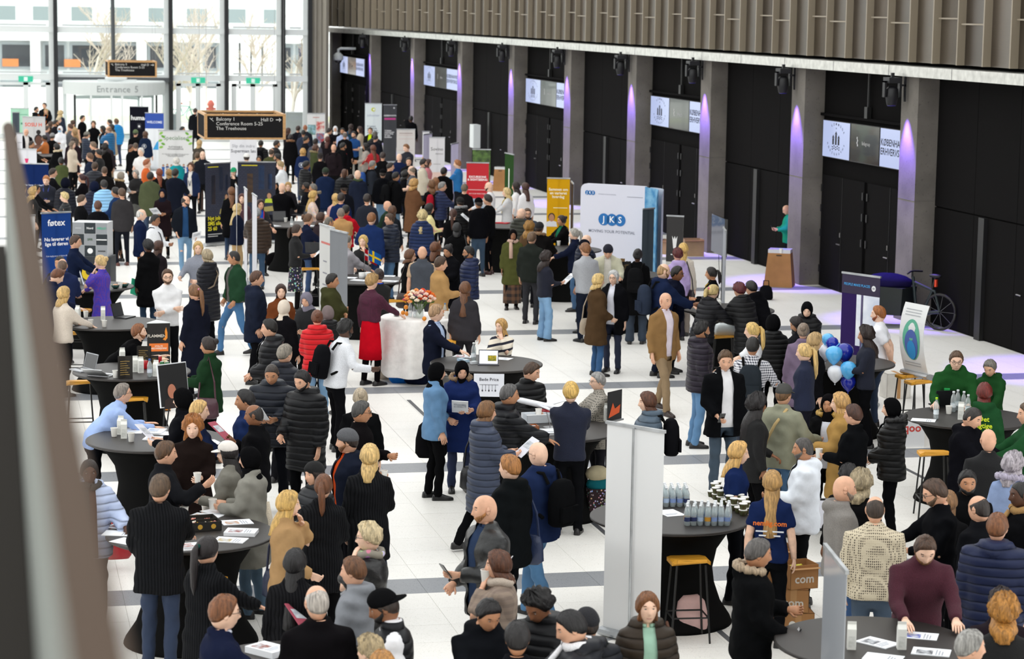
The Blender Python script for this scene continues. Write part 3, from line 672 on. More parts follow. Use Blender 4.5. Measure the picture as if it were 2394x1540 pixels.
def d_spec(t, w, h):
    text(t, 'Specialised', w*.17, w*.02, h*.88, '4f7a4a'); text(t, 'SUSTAINABLE\nHOUSEKEEPING', w*.065, 0, h*.73, '4a4a4a', bold=1)
    text(t, 'WE CARE ABOUT OUR EMPLOYEES! WE USE ONLY\nTHE BEST ERGONOMIC EQUIPMENT\nFROM VIKAN PROFESSIONAL', w*.035, 0, h*.62, '4a4a4a', bold=1)
    for k, (x, z, a) in enumerate(((-.42, .95, .6), (-.36, .9, -.5), (-.44, .84, .4), (-.36, .79, -.4), (-.42, .74, .3), (.34, .95, -.6), (.44, .9, .5), (.36, .85, -.4), (.44, .8, .4))):
        q = MB(); c_, s_ = math.cos(a), math.sin(a); q.add([(w*x+(u*c_-v*s_)*w*.07, -.007, h*z+(u*s_+v*c_)*w*.07) for u, v in ((-1, 0), (-.3, .5), (.5, .45), (1, 0), (.4, -.5), (-.4, -.45))], [tuple(range(6))]); obj('printed_leaf', q, mat('print', ('8cc152', '6aa53a')[k % 2]), t)
    for k in range(7): portrait(t, (-.36+.12*k)*w, h*(.46+.01*(k % 2)), w*.03, 'c99a7c', '3a2c22', ('2b5fa8', '27447c')[k % 2], -.006); rect(t, (-.395+.12*k)*w, (-.325+.12*k)*w, h*.3, h*.42, ('2b5fa8', '27447c')[k % 2])
banner('rollup_banner', 'white Specialised Sustainable Housekeeping banner with green leaves', 410, 304, 79, 2.1, 0, 'dcdcdc', d_spec)
def d_sup(t, w, h):
    text(t, 'Slip din indre', w*.16, 0, h*.86, '8f9099'); text(t, 'Superman løs', w*.17, 0, h*.79, '55565f', bold=1)
    poly(t, [(-w*.3, h*.3), (w*.35, h*.3), (w*.35, h*.5), (0, h*.62), (-w*.3, h*.4)], '5b7ea0')
banner('rollup_banner', 'white roll-up banner with grey slogan under the hanging sign', 569, 318, 63, 2.15, 0, 'e9e9ee', d_sup)
def d_sms(t, w, h):
    rect(t, -w/2, w/2, h*.35, h-.03, '33374a', 'brick', c2='191c2b', s=.6)
    rect(t, -w*.25, -w*.1, h*.5, h*.85, 'c79a62', 'brick', c2='6b4f31', s=2); rect(t, w*.05, w*.2, h*.66, h*.95, '4b6ea5'); rect(t, w*.3, w*.4, h*.66, h*.85, '3c5a8c')
    for k in range(3): rect(t, w*(.06+.05*k), w*(.075+.05*k), h*.66, h*.95, '24324d', y=-.006)
    portrait(t, w*.33, h*.58, w*.07, 'c09070', '2b2320', 'c3d838', -.007)
    poly(t, [(w*.05, h*.38), (w*.45, h*.4), (w*.42, h*.46), (w*.1, h*.44)], 'a89a5c')
    text(t, 'Nyt job i\nSMS alle\n25 60', w*.16, -w*.4, h*.27, 'e8dc2a', align='LEFT', bold=2); text(t, 'Security, vagt, service\nog meget mere', w*.06, -w*.4, h*.13, 'c8c8c8', align='LEFT'); text(t, 'www.avarn.dk', w*.07, -w*.4, h*.95, 'e8dc2a', align='LEFT')
banner('rollup_banner', 'slanted black banner with yellow phone number, seen at an angle', 509, 380, 58, 2.1, 50, '1c1e24', d_sms, w=.86)
banner('rollup_banner', 'black job banner with printed guard and brick wall, facing camera', 600, 377, 88, 2.1, 5, '1c1e24', d_sms)
for k, (x, y_, l) in enumerate(((552, 432, 'leftmost of three white roll-up banners seen almost edge-on'), (574, 439, 'middle one of three white roll-up banners seen almost edge-on'), (595, 454, 'rightmost of three white roll-up banners seen almost edge-on'))):
    banner('rollup_banner', l, x, y_, 12, 2.1, (-81, -79, -77)[k], 'e6e6ec', w=.85)
def d_pk(t, w, h):
    text(t, 'REKRUTTERING', w*.12, 0, h*.86, 'c06a62', bold=1)
    for k in range(5): text(t, 'xxxxx xxxx'[:6+k % 3], w*.08, -w*.1, h*(.72-.09*k), '8a8a92')
banner('rollup_banner', 'white roll-up banner with reddish heading beside grey banner back', 764, 526, 22, 2.28, -68, 'dededc', d_pk, w=.85)
banner('rollup_banner', 'plain grey back of roll-up banner behind flag table', 792, 538, 24, 2.26, -62, '8d9095', w=.75)
def d_ph(t, w, h):
    text(t, 'STUDIE', w*.12, 0, h*.92, 'c98a84')
    for k, (x, z, a, b_) in enumerate(((-.24, .7, '9cc3d4', '5d7f6c'), (.24, .76, 'c94f4a', 'e8dcd4'), (-.24, .5, 'a9c8d0', 'dfe6e6'), (.24, .55, 'b33c38', '5d8fb0'))): rect(t, (x-.22)*w, (x+.22)*w, (z-.09)*h, (z+.09)*h, a, 'photo', c2=b_, s=3)
banner('rollup_banner', 'roll-up banner with four photographs near the glass wall', 739, 264, 42, 2.1, 10, 'dcdcdc', d_ph)
def d_job(t, w, h):
    disc(t, 0, h*.89, w*.12, 'c4c829'); disc(t, w*.03, h*.89, w*.06, 'eef2f2', -.008); text(t, 'jobcenter', w*.19, 0, h*.79, '9aa2b8'); text(t, 'Vi hjælper\njobsøgende\nmed at finde\ndet næste job', w*.13, -w*.38, h*.55, '44546a', align='LEFT', bold=1)
banner('rollup_banner', 'white roll-up banner reading jobcenter by the far wall', 873, 241, 39, 2.3, 0, 'e2eaec', d_job)
def d_kbh(t, w, h):
    rect(t, -w*.42, w*.42, h*.74, h*.77, 'c8408c'); text(t, 'KØBENHAVN', w*.15, 0, h*.81, 'e8e8e8', bold=2); text(t, 'Vi hjælper\nvirksomheder\nmed at finde\nde rette\nkandidater', w*.13, -w*.4, h*.5, 'f0f0f0', align='LEFT', bold=2); disc(t, w*.3, h*.94, w*.06, 'd0d0d0')
banner('rollup_banner', 'charcoal roll-up banner with magenta bar next to jobcenter banner', 912, 244, 31, 2.3, 15, '4c4d50', d_kbh)
def d_bei(t, w, h):
    for z in (.9, .84, .66, .6): rect(t, -w*.4, w*.4, h*z, h*z+.008, 'c79c98')
    text(t, 'A career in hotels', w*.08, 0, h*.93, '9a7a76'); 
banner('rollup_banner', 'pale beige roll-up banner below the person on the phone', 949, 301, 43, 2.1, 8, 'd9d4d0', d_bei)
def d_or(t, w, h): rect(t, -w/2, -w*.1, .1, h*.6, 'e39a4c'); text(t, 'xx', w*.3, w*.1, h*.8, 'b0b0b0')
banner('rollup_banner', 'white roll-up banner with orange strip behind lilac edge', 996, 306, 16, 2.1, 20, 'ececec', d_or)
banner('rollup_banner', 'lilac-grey roll-up banner seen edge-on left of Sovino banner', 1000, 312, 9, 2.1, 72, 'a8a4b8', w=.8)
def d_sov(t, w, h):
    text(t, 'Sovino', w*.3, 0, h*.82, '3a3838'); text(t, 'BRANDS', w*.13, w*.16, h*.75, '6a6464'); rect(t, -w/2, w/2, .1, h*.48, 'dbbdb2'); text(t, 'EN DEL AF\nVORES HOLD', w*.12, 0, h*.38, 'f2e8e4', bold=1); text(t, 'Restauranter', w*.08, 0, h*.6, '9a9492')
banner('rollup_banner', 'white and blush Sovino roll-up banner', 1022, 320, 36, 2.1, 0, 'e4e2e4', d_sov)
banner('rollup_banner', 'lilac roll-up banner seen edge-on right of Sovino banner', 1063, 334, 7, 2.1, 76, 'b5afc8', w=.8)
def d_part(t, w, h):
    rect(t, -w/2, w/2, .1, h-.03, '26331f', 'photo', c2='5f7f3c', s=2); text(t, 'A part\nof leisure', w*.19, -w*.4, h*.78, 'f0f0ea', align='LEFT', bold=1.5, y=-.008)
banner('rollup_banner', 'dark green roll-up banner reading A part of leisure', 1126, 348, 42, 2.1, -6, '27331f', d_part)
def d_exc(t, w, h):
    rect(t, -w/2, w/2, h*.55, h-.03, 'c41f2b'); text(t, 'EXCURSIONS\n& SIGHTSEEING', w*.13, 0, h*.8, 'ffffff', bold=2); rect(t, -w*.42, w*.42, h*.655, h*.662, 'f0d0d0', y=-.007); text(t, 'BUY YOUR TICKETS HERE', w*.065, 0, h*.61, 'ffe8e8', bold=1)
    rect(t, -w/2, w/2, .1, h*.55, '7f9cb8', 'photo', c2='b7c6d0'); rect(t, -w/2, w/2, .1, h*.36, '5c6b3a', 'photo', y=-.0055, c2='b9a94a', s=4)
    for k in range(9): poly(t, [((-.5+.11*k)*w, h*.3), ((-.42+.11*k)*w, h*.3), ((-.46+.11*k)*w, h*(.38+.05*(k % 3)))], '4a5560')
banner('rollup_banner', 'red EXCURSIONS and SIGHTSEEING roll-up banner', 1117, 379, 52, 2.1, -4, 'c8ccd2', d_exc)
banner('rollup_banner', 'narrow dark green roll-up banner beside tall cardboard box', 1191, 358, 11, 2.1, -72, '3b5a33', lambda t, w, h: text(t, 'Tivoli', .25, 0, 1.3, 'e8e8e0', rot=(PI/2, -PI/2, 0)), w=.8)
def d_yel(t, w, h):
    text(t, 'Sammen om\nen varieret\nhverdag', w*.17, 0, h*.83, 'fff6dc', bold=2.4); text(t, 'carpark.dk/job', w*.09, w*.1, h*.67, 'fff2c0')
    portrait(t, -w*.28, h*.56, w*.15, 'c08a68', '2f211a', 'e6e6ea', -.006); portrait(t, w*.34, h*.42, w*.14, 'c99674', '241b1a', 'e4e4e8', -.009)
banner('rollup_banner', 'yellow Sammen om en varieret hverdag banner with two portraits', 1306, 415, 53, 2.15, -5, 'e0a81e', d_yel)
banner('rollup_banner', 'dark roll-up banner seen edge-on right of yellow banner', 1338, 425, 6, 2.1, -88, '5a4a3c', w=.8)
def d_mam(t, w, h):
    rect(t, -w/2, w/2, h*.55, h-.03, '2e2c2c'); text(t, 'MAMMUT', w*.15, 0, h*.62, 'e8e8e8', bold=1.5)
    poly(t, [(-w*.16, h*.8), (-w*.06, h*.77), (0, h*.8), (w*.06, h*.77), (w*.16, h*.8), (w*.08, h*.68), (-w*.08, h*.68)], 'e8e8e8'); disc(t, -w*.24, h*.48, w*.07, '2a2a2a'); text(t, 'VARER', w*.1, w*.22, h*.46, '6a6a6a')
banner('rollup_banner', 'black and white roll-up banner with bull emblem right of JKS wall', 1579, 503, 39, 2.05, -22, 'd9d6d0', d_mam)
banner('rollup_banner', 'charcoal back of roll-up banner standing before the blue JKS panel', 1516, 486, 27, 2.1, 48, '3a4148')
def d_pur(t, w, h):
    rect(t, -w/2, w/2, h*.84, h-.03, '2a1f3c'); text(t, 'PEOPLE MAKE PLACES', w*.07, -w*.1, h*.91, '3aa0e0', bold=1); disc(t, w*.34, h*.9, w*.055, 'e4e4e8'); text(t, 'ISS', w*.05, w*.34, h*.9, '2a1f3c', y=-.009, bold=1)
    rect(t, -w*.1, w/2, h*.45, h*.84, 'c6cde0', 'photo', c2='eef1f6'); rect(t, w*.02, w*.08, h*.4, h*.84, '5a5078'); poly(t, [(0, h*.3), (w*.4, h*.3), (w*.3, h*.5), (w*.1, h*.52)], '6f88a8')
banner('rollup_banner', 'purple roll-up banner with printed blue tower beside cargo bike', 2014, 640, 88, 2.05, -52, '3c2c62', d_pur)
def d_fot(t, w, h):
    text(t, 'føtex', w*.28, 0, h*.9, 'f4f4f8', bold=1.5); text(t, 'Nu leverer vi\nlige til døren', w*.155, 0, h*.73, 'f4f4f8', bold=2); text(t, 'Køb dagligvarer på føtex.dk', w*.065, 0, h*.6, 'd8dce8')
banner('rollup_banner', 'blue føtex roll-up banner reading Nu leverer vi', 131, 495, 67, 2.1, 38, '1f3b78', d_fot)
banner('rollup_banner', 'plain white roll-up banner left of the føtex banner', 70, 502, 22, 2.1, 45, 'dcdcdc')
banner('rollup_banner', 'large plain white back of banner in the right-centre foreground', 1486, 994, 134, 2.12, -42, 'eeeff0', back=True)
banner('rollup_banner', 'silvery banner seen edge-on in front of dotted sweater', 1954, 1300, 47, 2.05, -87, 'a9adb4', kind='gloss', w=.85)
banner('rollup_banner', 'slim silver banner seen edge-on behind screen stand', 1694, 534, 7, 2.05, -92, 'b9bcc2', w=.8)

# JKS pop-up wall, curving towards the camera on the right
p0 = at(1358, 428, 2.2); p1 = at(1508, 436, 2.2)
ux = (p1-p0); ux.z = 0; wj = ux.length; ang = math.atan2(ux.y, ux.x)
t = thing('popup_display_wall', 'white JKS pop-up display wall with blue curved end', 'display wall', (p0.x, p0.y, 0), ang)
q = MB()
def rr_ring(y_):  # rounded left corner
    pts_ = [(0, .1), (wj, .1), (wj, 2.2)]+[(.14-.14*math.sin(a*PI/8), 2.06+.14*math.cos(a*PI/8)) for a in range(5)]
    return [(x, y_, z) for x, z in pts_]
q.loft([rr_ring(0), rr_ring(.12)]); obj('front_panel', q, mat('print', 'dcdce8'), t)
arc = [(wj, 0)]
for k in range(1, 9): a = k/8*R(70); arc.append((wj+.72*math.sin(a)*.95, -.8*(1-math.cos(a))*1.5))
q = MB(); q.loft([[(x, y_, z) for z in (.1, .8, 1.6, 2.2-(.18 if i == 8 else (.02 if i else 0)))] for i, (x, y_) in enumerate(arc)], cap=False, closed=False); obj('curved_panel', q, mat('photo', '3f86b8', '7fb4d4', 2.2), t, smooth=True)
q = MB(); q.loft([[(x+.07, y_+.12, z) for z in (.1, .8, 1.6, 2.2-(.18 if i == 8 else .02))] for i, (x, y_) in enumerate(arc)], cap=False, closed=False); obj('curved_backing', q, mat('print', 'c9cfdc'), t, smooth=True)
for sc, cx_, cz_ in ((1.0, wj*.5, 1.42), (.37, wj*.15, 2.0)):
    for k, ch in enumerate('JKS'):
        disc(t, cx_+(k-1)*.2*sc, cz_-.0, .135*sc, '2470b4', name='logo_disc')
    for k, ch in enumerate('JKS'): text(t, ch, .2*sc, cx_+(k-1)*.2*sc, cz_, 'ffffff', y=-.01, bold=.8)
text(t, 'MOVING YOUR POTENTIAL', .092, wj*.5, 1.15, '7d8190', bold=.5); text(t, 'MOVING YOUR POTENTIAL', .035, wj*.42, 1.98, '9a9ca8'); text(t, 'A Division of Jobindex', .035, wj*.85, 1.95, '9a9ca8')
# screen on a stand
p = at(1683, 500, 2.05); t = thing('monitor_stand', 'black flat screen turned sideways on tall stand', 'screen', (p.x, p.y, 0), -YAW+R(-83))
q = MB(); q.box(-.62, .62, -.03, .03, 1.25, 2.0); obj('screen', q, mat('gloss', '0c0d10'), t); q = MB(); q.tube([(.1, .08, 0), (.1, .08, 1.9)], .04, 8); obj('pole', q, mat('plain', '121214'), t)
q = MB(); q.box(-.4, .6, -.25, .35, 0, .03); obj('foot', q, mat('plain', '151515'), t); q = MB(); q.tube([(-.3, .06, 1.3), (-.4, .1, .9), (-.2, .15, .4), (-.3, .2, .01)], .006, 5); obj('cable', q, mat('plain', '101010'), t)
# ------------------------------------------------------------------ people
SK = dict(p='e8bfa6', l='dba98c', m='b98563', b='8d5f43', d='55382a')
def hx(c):
    return ''.join(ch*2 for ch in c) if len(c) == 3 else (c if len(c) == 6 else '332a24')
def sstep(a, b_, x): t_ = np.clip((x-a)/(b_-a), 0, 1); return t_*t_*(3-2*t_)
class NB:
    def __init__(s): s.v = []; s.f = []; s.mi = []; s.n = 0
    def grid(s, P, closed=True, mi=0, caps=False):      # P (m,n,3)
        P = np.asarray(P, float); m, n, _ = P.shape; o = s.n
        s.v.append(P.reshape(-1, 3)); s.n += m*n
        jj = n if closed else n-1
        i = np.repeat(np.arange(m-1), jj); j = np.tile(np.arange(jj), m-1); k = (j+1) % n
        q = np.stack([i*n+j, i*n+k, (i+1)*n+k, (i+1)*n+j], 1)+o
        s.f += q.tolist(); s.mi += [mi]*len(q) if np.isscalar(mi) else list(mi)
        if caps:
            s.f.append(list(range(o+n-1, o-1, -1))); s.f.append(list(range(o+(m-1)*n, o+m*n))); s.mi += [0 if not np.isscalar(mi) else mi]*2
    def mesh(s, name, smooth=True):
        me = bpy.data.meshes.new(name); V = np.concatenate(s.v)
        me.from_pydata(V.tolist(), [], s.f); me.polygons.foreach_set('material_index', s.mi)
        if smooth: me.polygons.foreach_set('use_smooth', [True]*len(s.f))
        me.update(); return me
def tubeP(pts_, rad, n, flat=1.0):
    pts_ = np.asarray(pts_, float); m = len(pts_); rad = np.broadcast_to(np.asarray(rad, float), (m,))
    out = []; u = None
    for i in range(m):
        d = pts_[min(i+1, m-1)]-pts_[max(i-1, 0)]; d = d/(np.linalg.norm(d)+1e-9)
        if u is None:
            u = np.array([1., 0, 0]) if abs(d[0]) < .8 else np.array([0, 1., 0])
        u = u-d*(u@d); u /= np.linalg.norm(u)+1e-9; w = np.cross(d, u)
        a = np.arange(n)*2*PI/n
        out.append(pts_[i]+rad[i]*(np.cos(a)[:, None]*u+flat*np.sin(a)[:, None]*w))
    return np.array(out)
def bend(P, lean):
    P = np.asarray(P, float); a = R(lean)*sstep(.90, 1.18, P[..., 2]); dz = P[..., 2]-.95; y = P[..., 1]
    Q = P.copy(); Q[..., 1] = y*np.cos(a)+dz*np.sin(a); Q[..., 2] = .95-y*np.sin(a)+dz*np.cos(a); return Q
def headP(az, th, fem=False, off=0.0, feat=True):
    az, th = np.broadcast_arrays(np.asarray(az, float), np.asarray(th, float))
    d = np.stack([np.sin(th)*np.sin(az), np.sin(th)*np.cos(az), np.cos(th)], -1)
    b_ = np.where(d[..., 1] > 0, .093, .102); a = .072 if fem else .076; p = 2.25
    r_ = ((np.abs(d[..., 0])/a)**p+(np.abs(d[..., 1])/b_)**p+(np.abs(d[..., 2])/.119)**p)**(-1/p)
    P = d*r_[..., None]; x, y, z = P[..., 0], P[..., 1].copy(), P[..., 2]
    x = x*(1-.27*np.clip((-z/.119-.05)/.95, 0, 1)**1.25)
    if feat:
        fm = np.clip(y/.085, 0, 1)**2
        nz = np.where(z > -.030, np.clip((.032-z)/.062, 0, 1), np.exp(-((z+.030)/.009)**2))
        y = y+fm*(.026*np.exp(-(x/.0115)**2)*nz+.005*np.exp(-((z-.034)/.010)**2-(x/.05)**2)-.011*np.exp(-((np.abs(x)-.031)/.014)**2-((z-.013)/.011)**2)
                  + .006*np.exp(-(x/.02)**2-((z+.062)/.011)**2)-.004*np.exp(-(x/.03)**2-((z+.08)/.007)**2)+.009*np.exp(-(x/.022)**2-((z+.1)/.016)**2))
    P = np.stack([x, y, z], -1)
    if np.any(off): P = P*(1+(np.asarray(off)/np.linalg.norm(P, axis=-1)))[..., None]
    return P
def hairnoise(az, th, s): return .45*np.sin(7*az+s)*np.sin(4*th+s*2)+.35*np.sin(13*az+5*th+s*3)+.3*np.sin(21*az-9*th+s*5)
def shell(nb, thend, thick, naz, nr, seed=0, noise=0.0, mi=0, rim=True, azr=None, ths=None):
    if azr is None: az = np.linspace(-PI, PI, naz, endpoint=False); cl = True
    else: az = np.linspace(azr[0], azr[1], naz); cl = False
    e = np.array([thend(abs(a)) for a in az]); s0 = np.array([ths(abs(a)) for a in az]) if ths else np.full(naz, .02)
    tt = np.linspace(0, 1, nr)[:, None]; th = s0+(e-s0)*tt; A = np.broadcast_to(az, th.shape)
    ed = np.minimum(1, (1-tt)*4+.12)
    if ths is not None: ed = np.minimum(ed, tt*4+.1)
    off = thick*ed*(1+noise*hairnoise(A, th, seed))
    P = headP(A, th, off=off, feat=False) if ths is None else headP(A, th, off=off)
    if rim: P = np.concatenate([P, headP(az, e, off=-.004, feat=False)[None]])
    if ths is not None: P = np.concatenate([headP(az, s0, off=-.004)[None], P])
    nb.grid(P, cl, mi); return az, P
DEG = PI/180
def hl_short(a): a = a/DEG; return DEG*np.interp(a, [0, 25, 48, 62, 75, 88, 100, 130, 180], [44, 46, 54, 74, 96, 99, 103, 120, 122])
def hl_fem(a): a = a/DEG; return DEG*np.interp(a, [0, 25, 45, 60, 75, 180], [42, 50, 68, 95, 118, 124])
def hl_hij(a): a = a/DEG; return DEG*np.interp(a, [0, 20, 38, 50, 60, 180], [50, 55, 80, 125, 158, 160])
def rotm(yaw, pitch, roll=0):
    y, p, r_ = R(-yaw), R(-pitch), R(roll)
    Rz = np.array([[math.cos(y), -math.sin(y), 0], [math.sin(y), math.cos(y), 0], [0, 0, 1]]); Rx = np.array([[1, 0, 0], [0, math.cos(p), -math.sin(p)], [0, math.sin(p), math.cos(p)]]); Ry = np.array([[math.cos(r_), 0, math.sin(r_)], [0, 1, 0], [-math.sin(r_), 0, math.cos(r_)]])
    return Rz@Rx@Ry
def handpts(nb, o, d, n, side, curl, k, mi):
    d = d/np.linalg.norm(d); n = n-d*(n@d); n /= np.linalg.norm(n)+1e-9; s = np.cross(d, n)*side
    def tr(L): L = np.asarray(L, float); return o+L[..., 0:1]*s+L[..., 1:2]*d+L[..., 2:3]*n
    a = np.arange(k+2)*2*PI/(k+2); rg = []
    for y, w, t_ in ((-.02, .026, .02), (.02, .034, .017), (.055, .041, .015), (.09, .04, .012)): rg.append(np.stack([w*np.cos(a), np.full_like(a, y), t_*np.sin(a)], -1))
    nb.grid(tr(np.array(rg)), mi=mi, caps=True)
    for x, L_ in ((-.031, .058), (-.0105, .076), (.0105, .08), (.031, .07)):
        p = np.array([x, .083, 0.]); an = curl*.5; P = [p-np.array([0, .02, 0])]; P.append(p)
        for seg in (.45, .32, .23): p = p+L_*seg*np.array([x*.6, math.cos(an), math.sin(an)]); P.append(p); an += curl
        nb.grid(tr(tubeP(P, [.009, .009, .0085, .0075, .005], k)), mi=mi, caps=True)
    p = np.array([.03, .025, .003]); P = [np.array([.015, .0, .0]), p, p+np.array([.026, .028, .012]), p+np.array([.03, .058, .02+.02*curl])]
    nb.grid(tr(tubeP(P, [.012, .0115, .0095, .006], k)), mi=mi, caps=True)
POSE = dict(d=(.245, .03, .82), p=(.20, .085, .93), h=(.10, .29, 1.14), H=(.11, .25, 1.30), t=(.20, .42, 1.10), T=(.10, .5, 1.10), c=(-.09, .19, 1.16), b=(.04, -.19, .96), f=(.05, .13, 1.44), g=(.32, .28, 1.12), G=(.26, .34, 1.34), k=(.035, .23, 1.02), r=(.18, .5, 1.22), s=(.15, .10, 1.36), e=(.09, .05, 1.56), x=(.24, .04, 1.02), a=(.16, .20, 1.0))
# style: thickness, hem z, sleeve fraction, material kind, hood, collar, opening (neck, hem)
TOP = dict(tee=(.010, .86, .42, 'cloth', 0, 0, None), shirt=(.012, .86, 1, 'cloth', 0, 1, (.03, .012)), sweater=(.018, .86, 1, 'knit', 0, 0, None), hoodie=(.024, .84, 1, 'cloth', 1, 0, (.05, .06)), jacket=(.030, .80, 1, 'cloth', 0, 1, (.055, .075)),
           puffer=(.045, .79, 1, 'puffer', 1, 1, (.05, .07)), lpuffer=(.045, .47, 1, 'puffer', 1, 1, (.05, .06)), coat=(.032, .54, 1, 'cloth', 0, 1, (.06, .08)), parka=(.042, .66, 1, 'cloth', 1, 1, (.05, .08)), blazer=(.022, .77, 1, 'cloth', 0, 1, (.075, .04)),
           leather=(.030, .80, 1, 'leather', 0, 1, (.06, .08)), cardigan=(.02, .74, 1, 'knit', 0, 0, (.06, .07)), dress=(.014, .48, 1, 'cloth', 0, 0, None), bomber=(.036, .90, 1, 'cloth', 0, 1, (.06, .07)))
PNAME = dict(tee='t_shirt', lpuffer='long_puffer_coat', puffer='puffer_jacket', parka='parka', bomber='bomber_jacket', leather='leather_jacket')
JOBS = []
_shoe = NB()
def _mkshoe():
    rg = []
    for y, w, h_ in ((-.095, .018, .03), (-.085, .034, .075), (-.03, .038, .095), (.03, .042, .085), (.09, .047, .062), (.14, .044, .048), (.17, .03, .038), (.18, .012, .028)):
        a = np.linspace(0, PI, 8); x = w*np.cos(a); z = .012+(h_-.012)*np.sin(a)**.7
        rg.append(np.concatenate([np.stack([x, np.full(8, y), z], -1), [[-w, y, 0], [w, y, 0]]]))
    _shoe.grid(np.array(rg), caps=True)
_mkshoe(); SHOE = _shoe.mesh('shoe')
def ik(S, Wt, l1, l2, hint):
    d = Wt-S; L_ = np.linalg.norm(d); mxl = (l1+l2)*.985
    if L_ > mxl: Wt = S+d/L_*mxl; d = Wt-S; L_ = mxl
    L_ = max(L_, .12); a = (l1*l1-l2*l2+L_*L_)/(2*L_); h2 = max(0, l1*l1-a*a); u = d/np.linalg.norm(d)
    h = hint-u*(hint@u); h = h/(np.linalg.norm(h)+1e-9); return S+u*a+h*math.sqrt(h2), Wt
def torso_rings(fem, t_, hem, flare=0.0, top=1.53, n=28, belly=0.0, wide=1.0):
    if fem: prof = [(.93, .172, .118, -.008), (1.0, .158, .112, -.002), (1.08, .140, .104, .0), (1.2, .150, .112, .004), (1.3, .164, .126, .01), (1.37, .168, .112, .0), (1.42, .155, .088, -.006), (1.455, .118, .068, -.008), (1.485, .072, .058, -.006), (1.53, .058, .056, 0)]
    else: prof = [(.93, .168, .118, -.008), (1.0, .162, .116, -.004), (1.08, .158, .114, .0), (1.2, .172, .118, .003), (1.3, .188, .124, .004), (1.38, .192, .112, -.004), (1.43, .172, .09, -.008), (1.465, .128, .07, -.01), (1.49, .078, .062, -.006), (1.53, .06, .06, 0)]
    rg = []; zs = []
    if hem < .93:
        for z in np.linspace(hem, .93, max(2, int((.93-hem)/.07)+1))[:-1]:
            k = (.93-z)/.5; rg.append((z, .172+flare*k, .12+flare*k*.8, -.008))
    rg += [r_ for r_ in prof if r_[0] >= hem-.001]
    a = np.arange(n)*2*PI/n; out = []
    for z, w, d, yc in rg:
        e = 2.6; ca, sa = np.cos(a), np.sin(a); tt = t_ if z < 1.45 else t_*.6
        w = w*wide
        x = np.sign(ca)*np.abs(ca)**(2/e)*(w+tt); y = np.sign(sa)*np.abs(sa)**(2/e)*(d+tt)+yc
        if belly: y = y+belly*np.exp(-((z-1.06)/.13)**2)*np.clip(sa, 0, 1)
        out.append(np.stack([x, y, np.full(n, z)], -1))
    return np.array(out)
def head_top(lean, hy, hp, hs):
    Rh = rotm(hy, hp); N = bend([0, -.004, 1.50], lean); HC = N+Rh@np.array([0, .018, .128])
    return Rh, N, HC, HC+Rh@np.array([0, -.01, .119+(.015 if hs not in ('none', 'horse', 'buzz') else 0)])
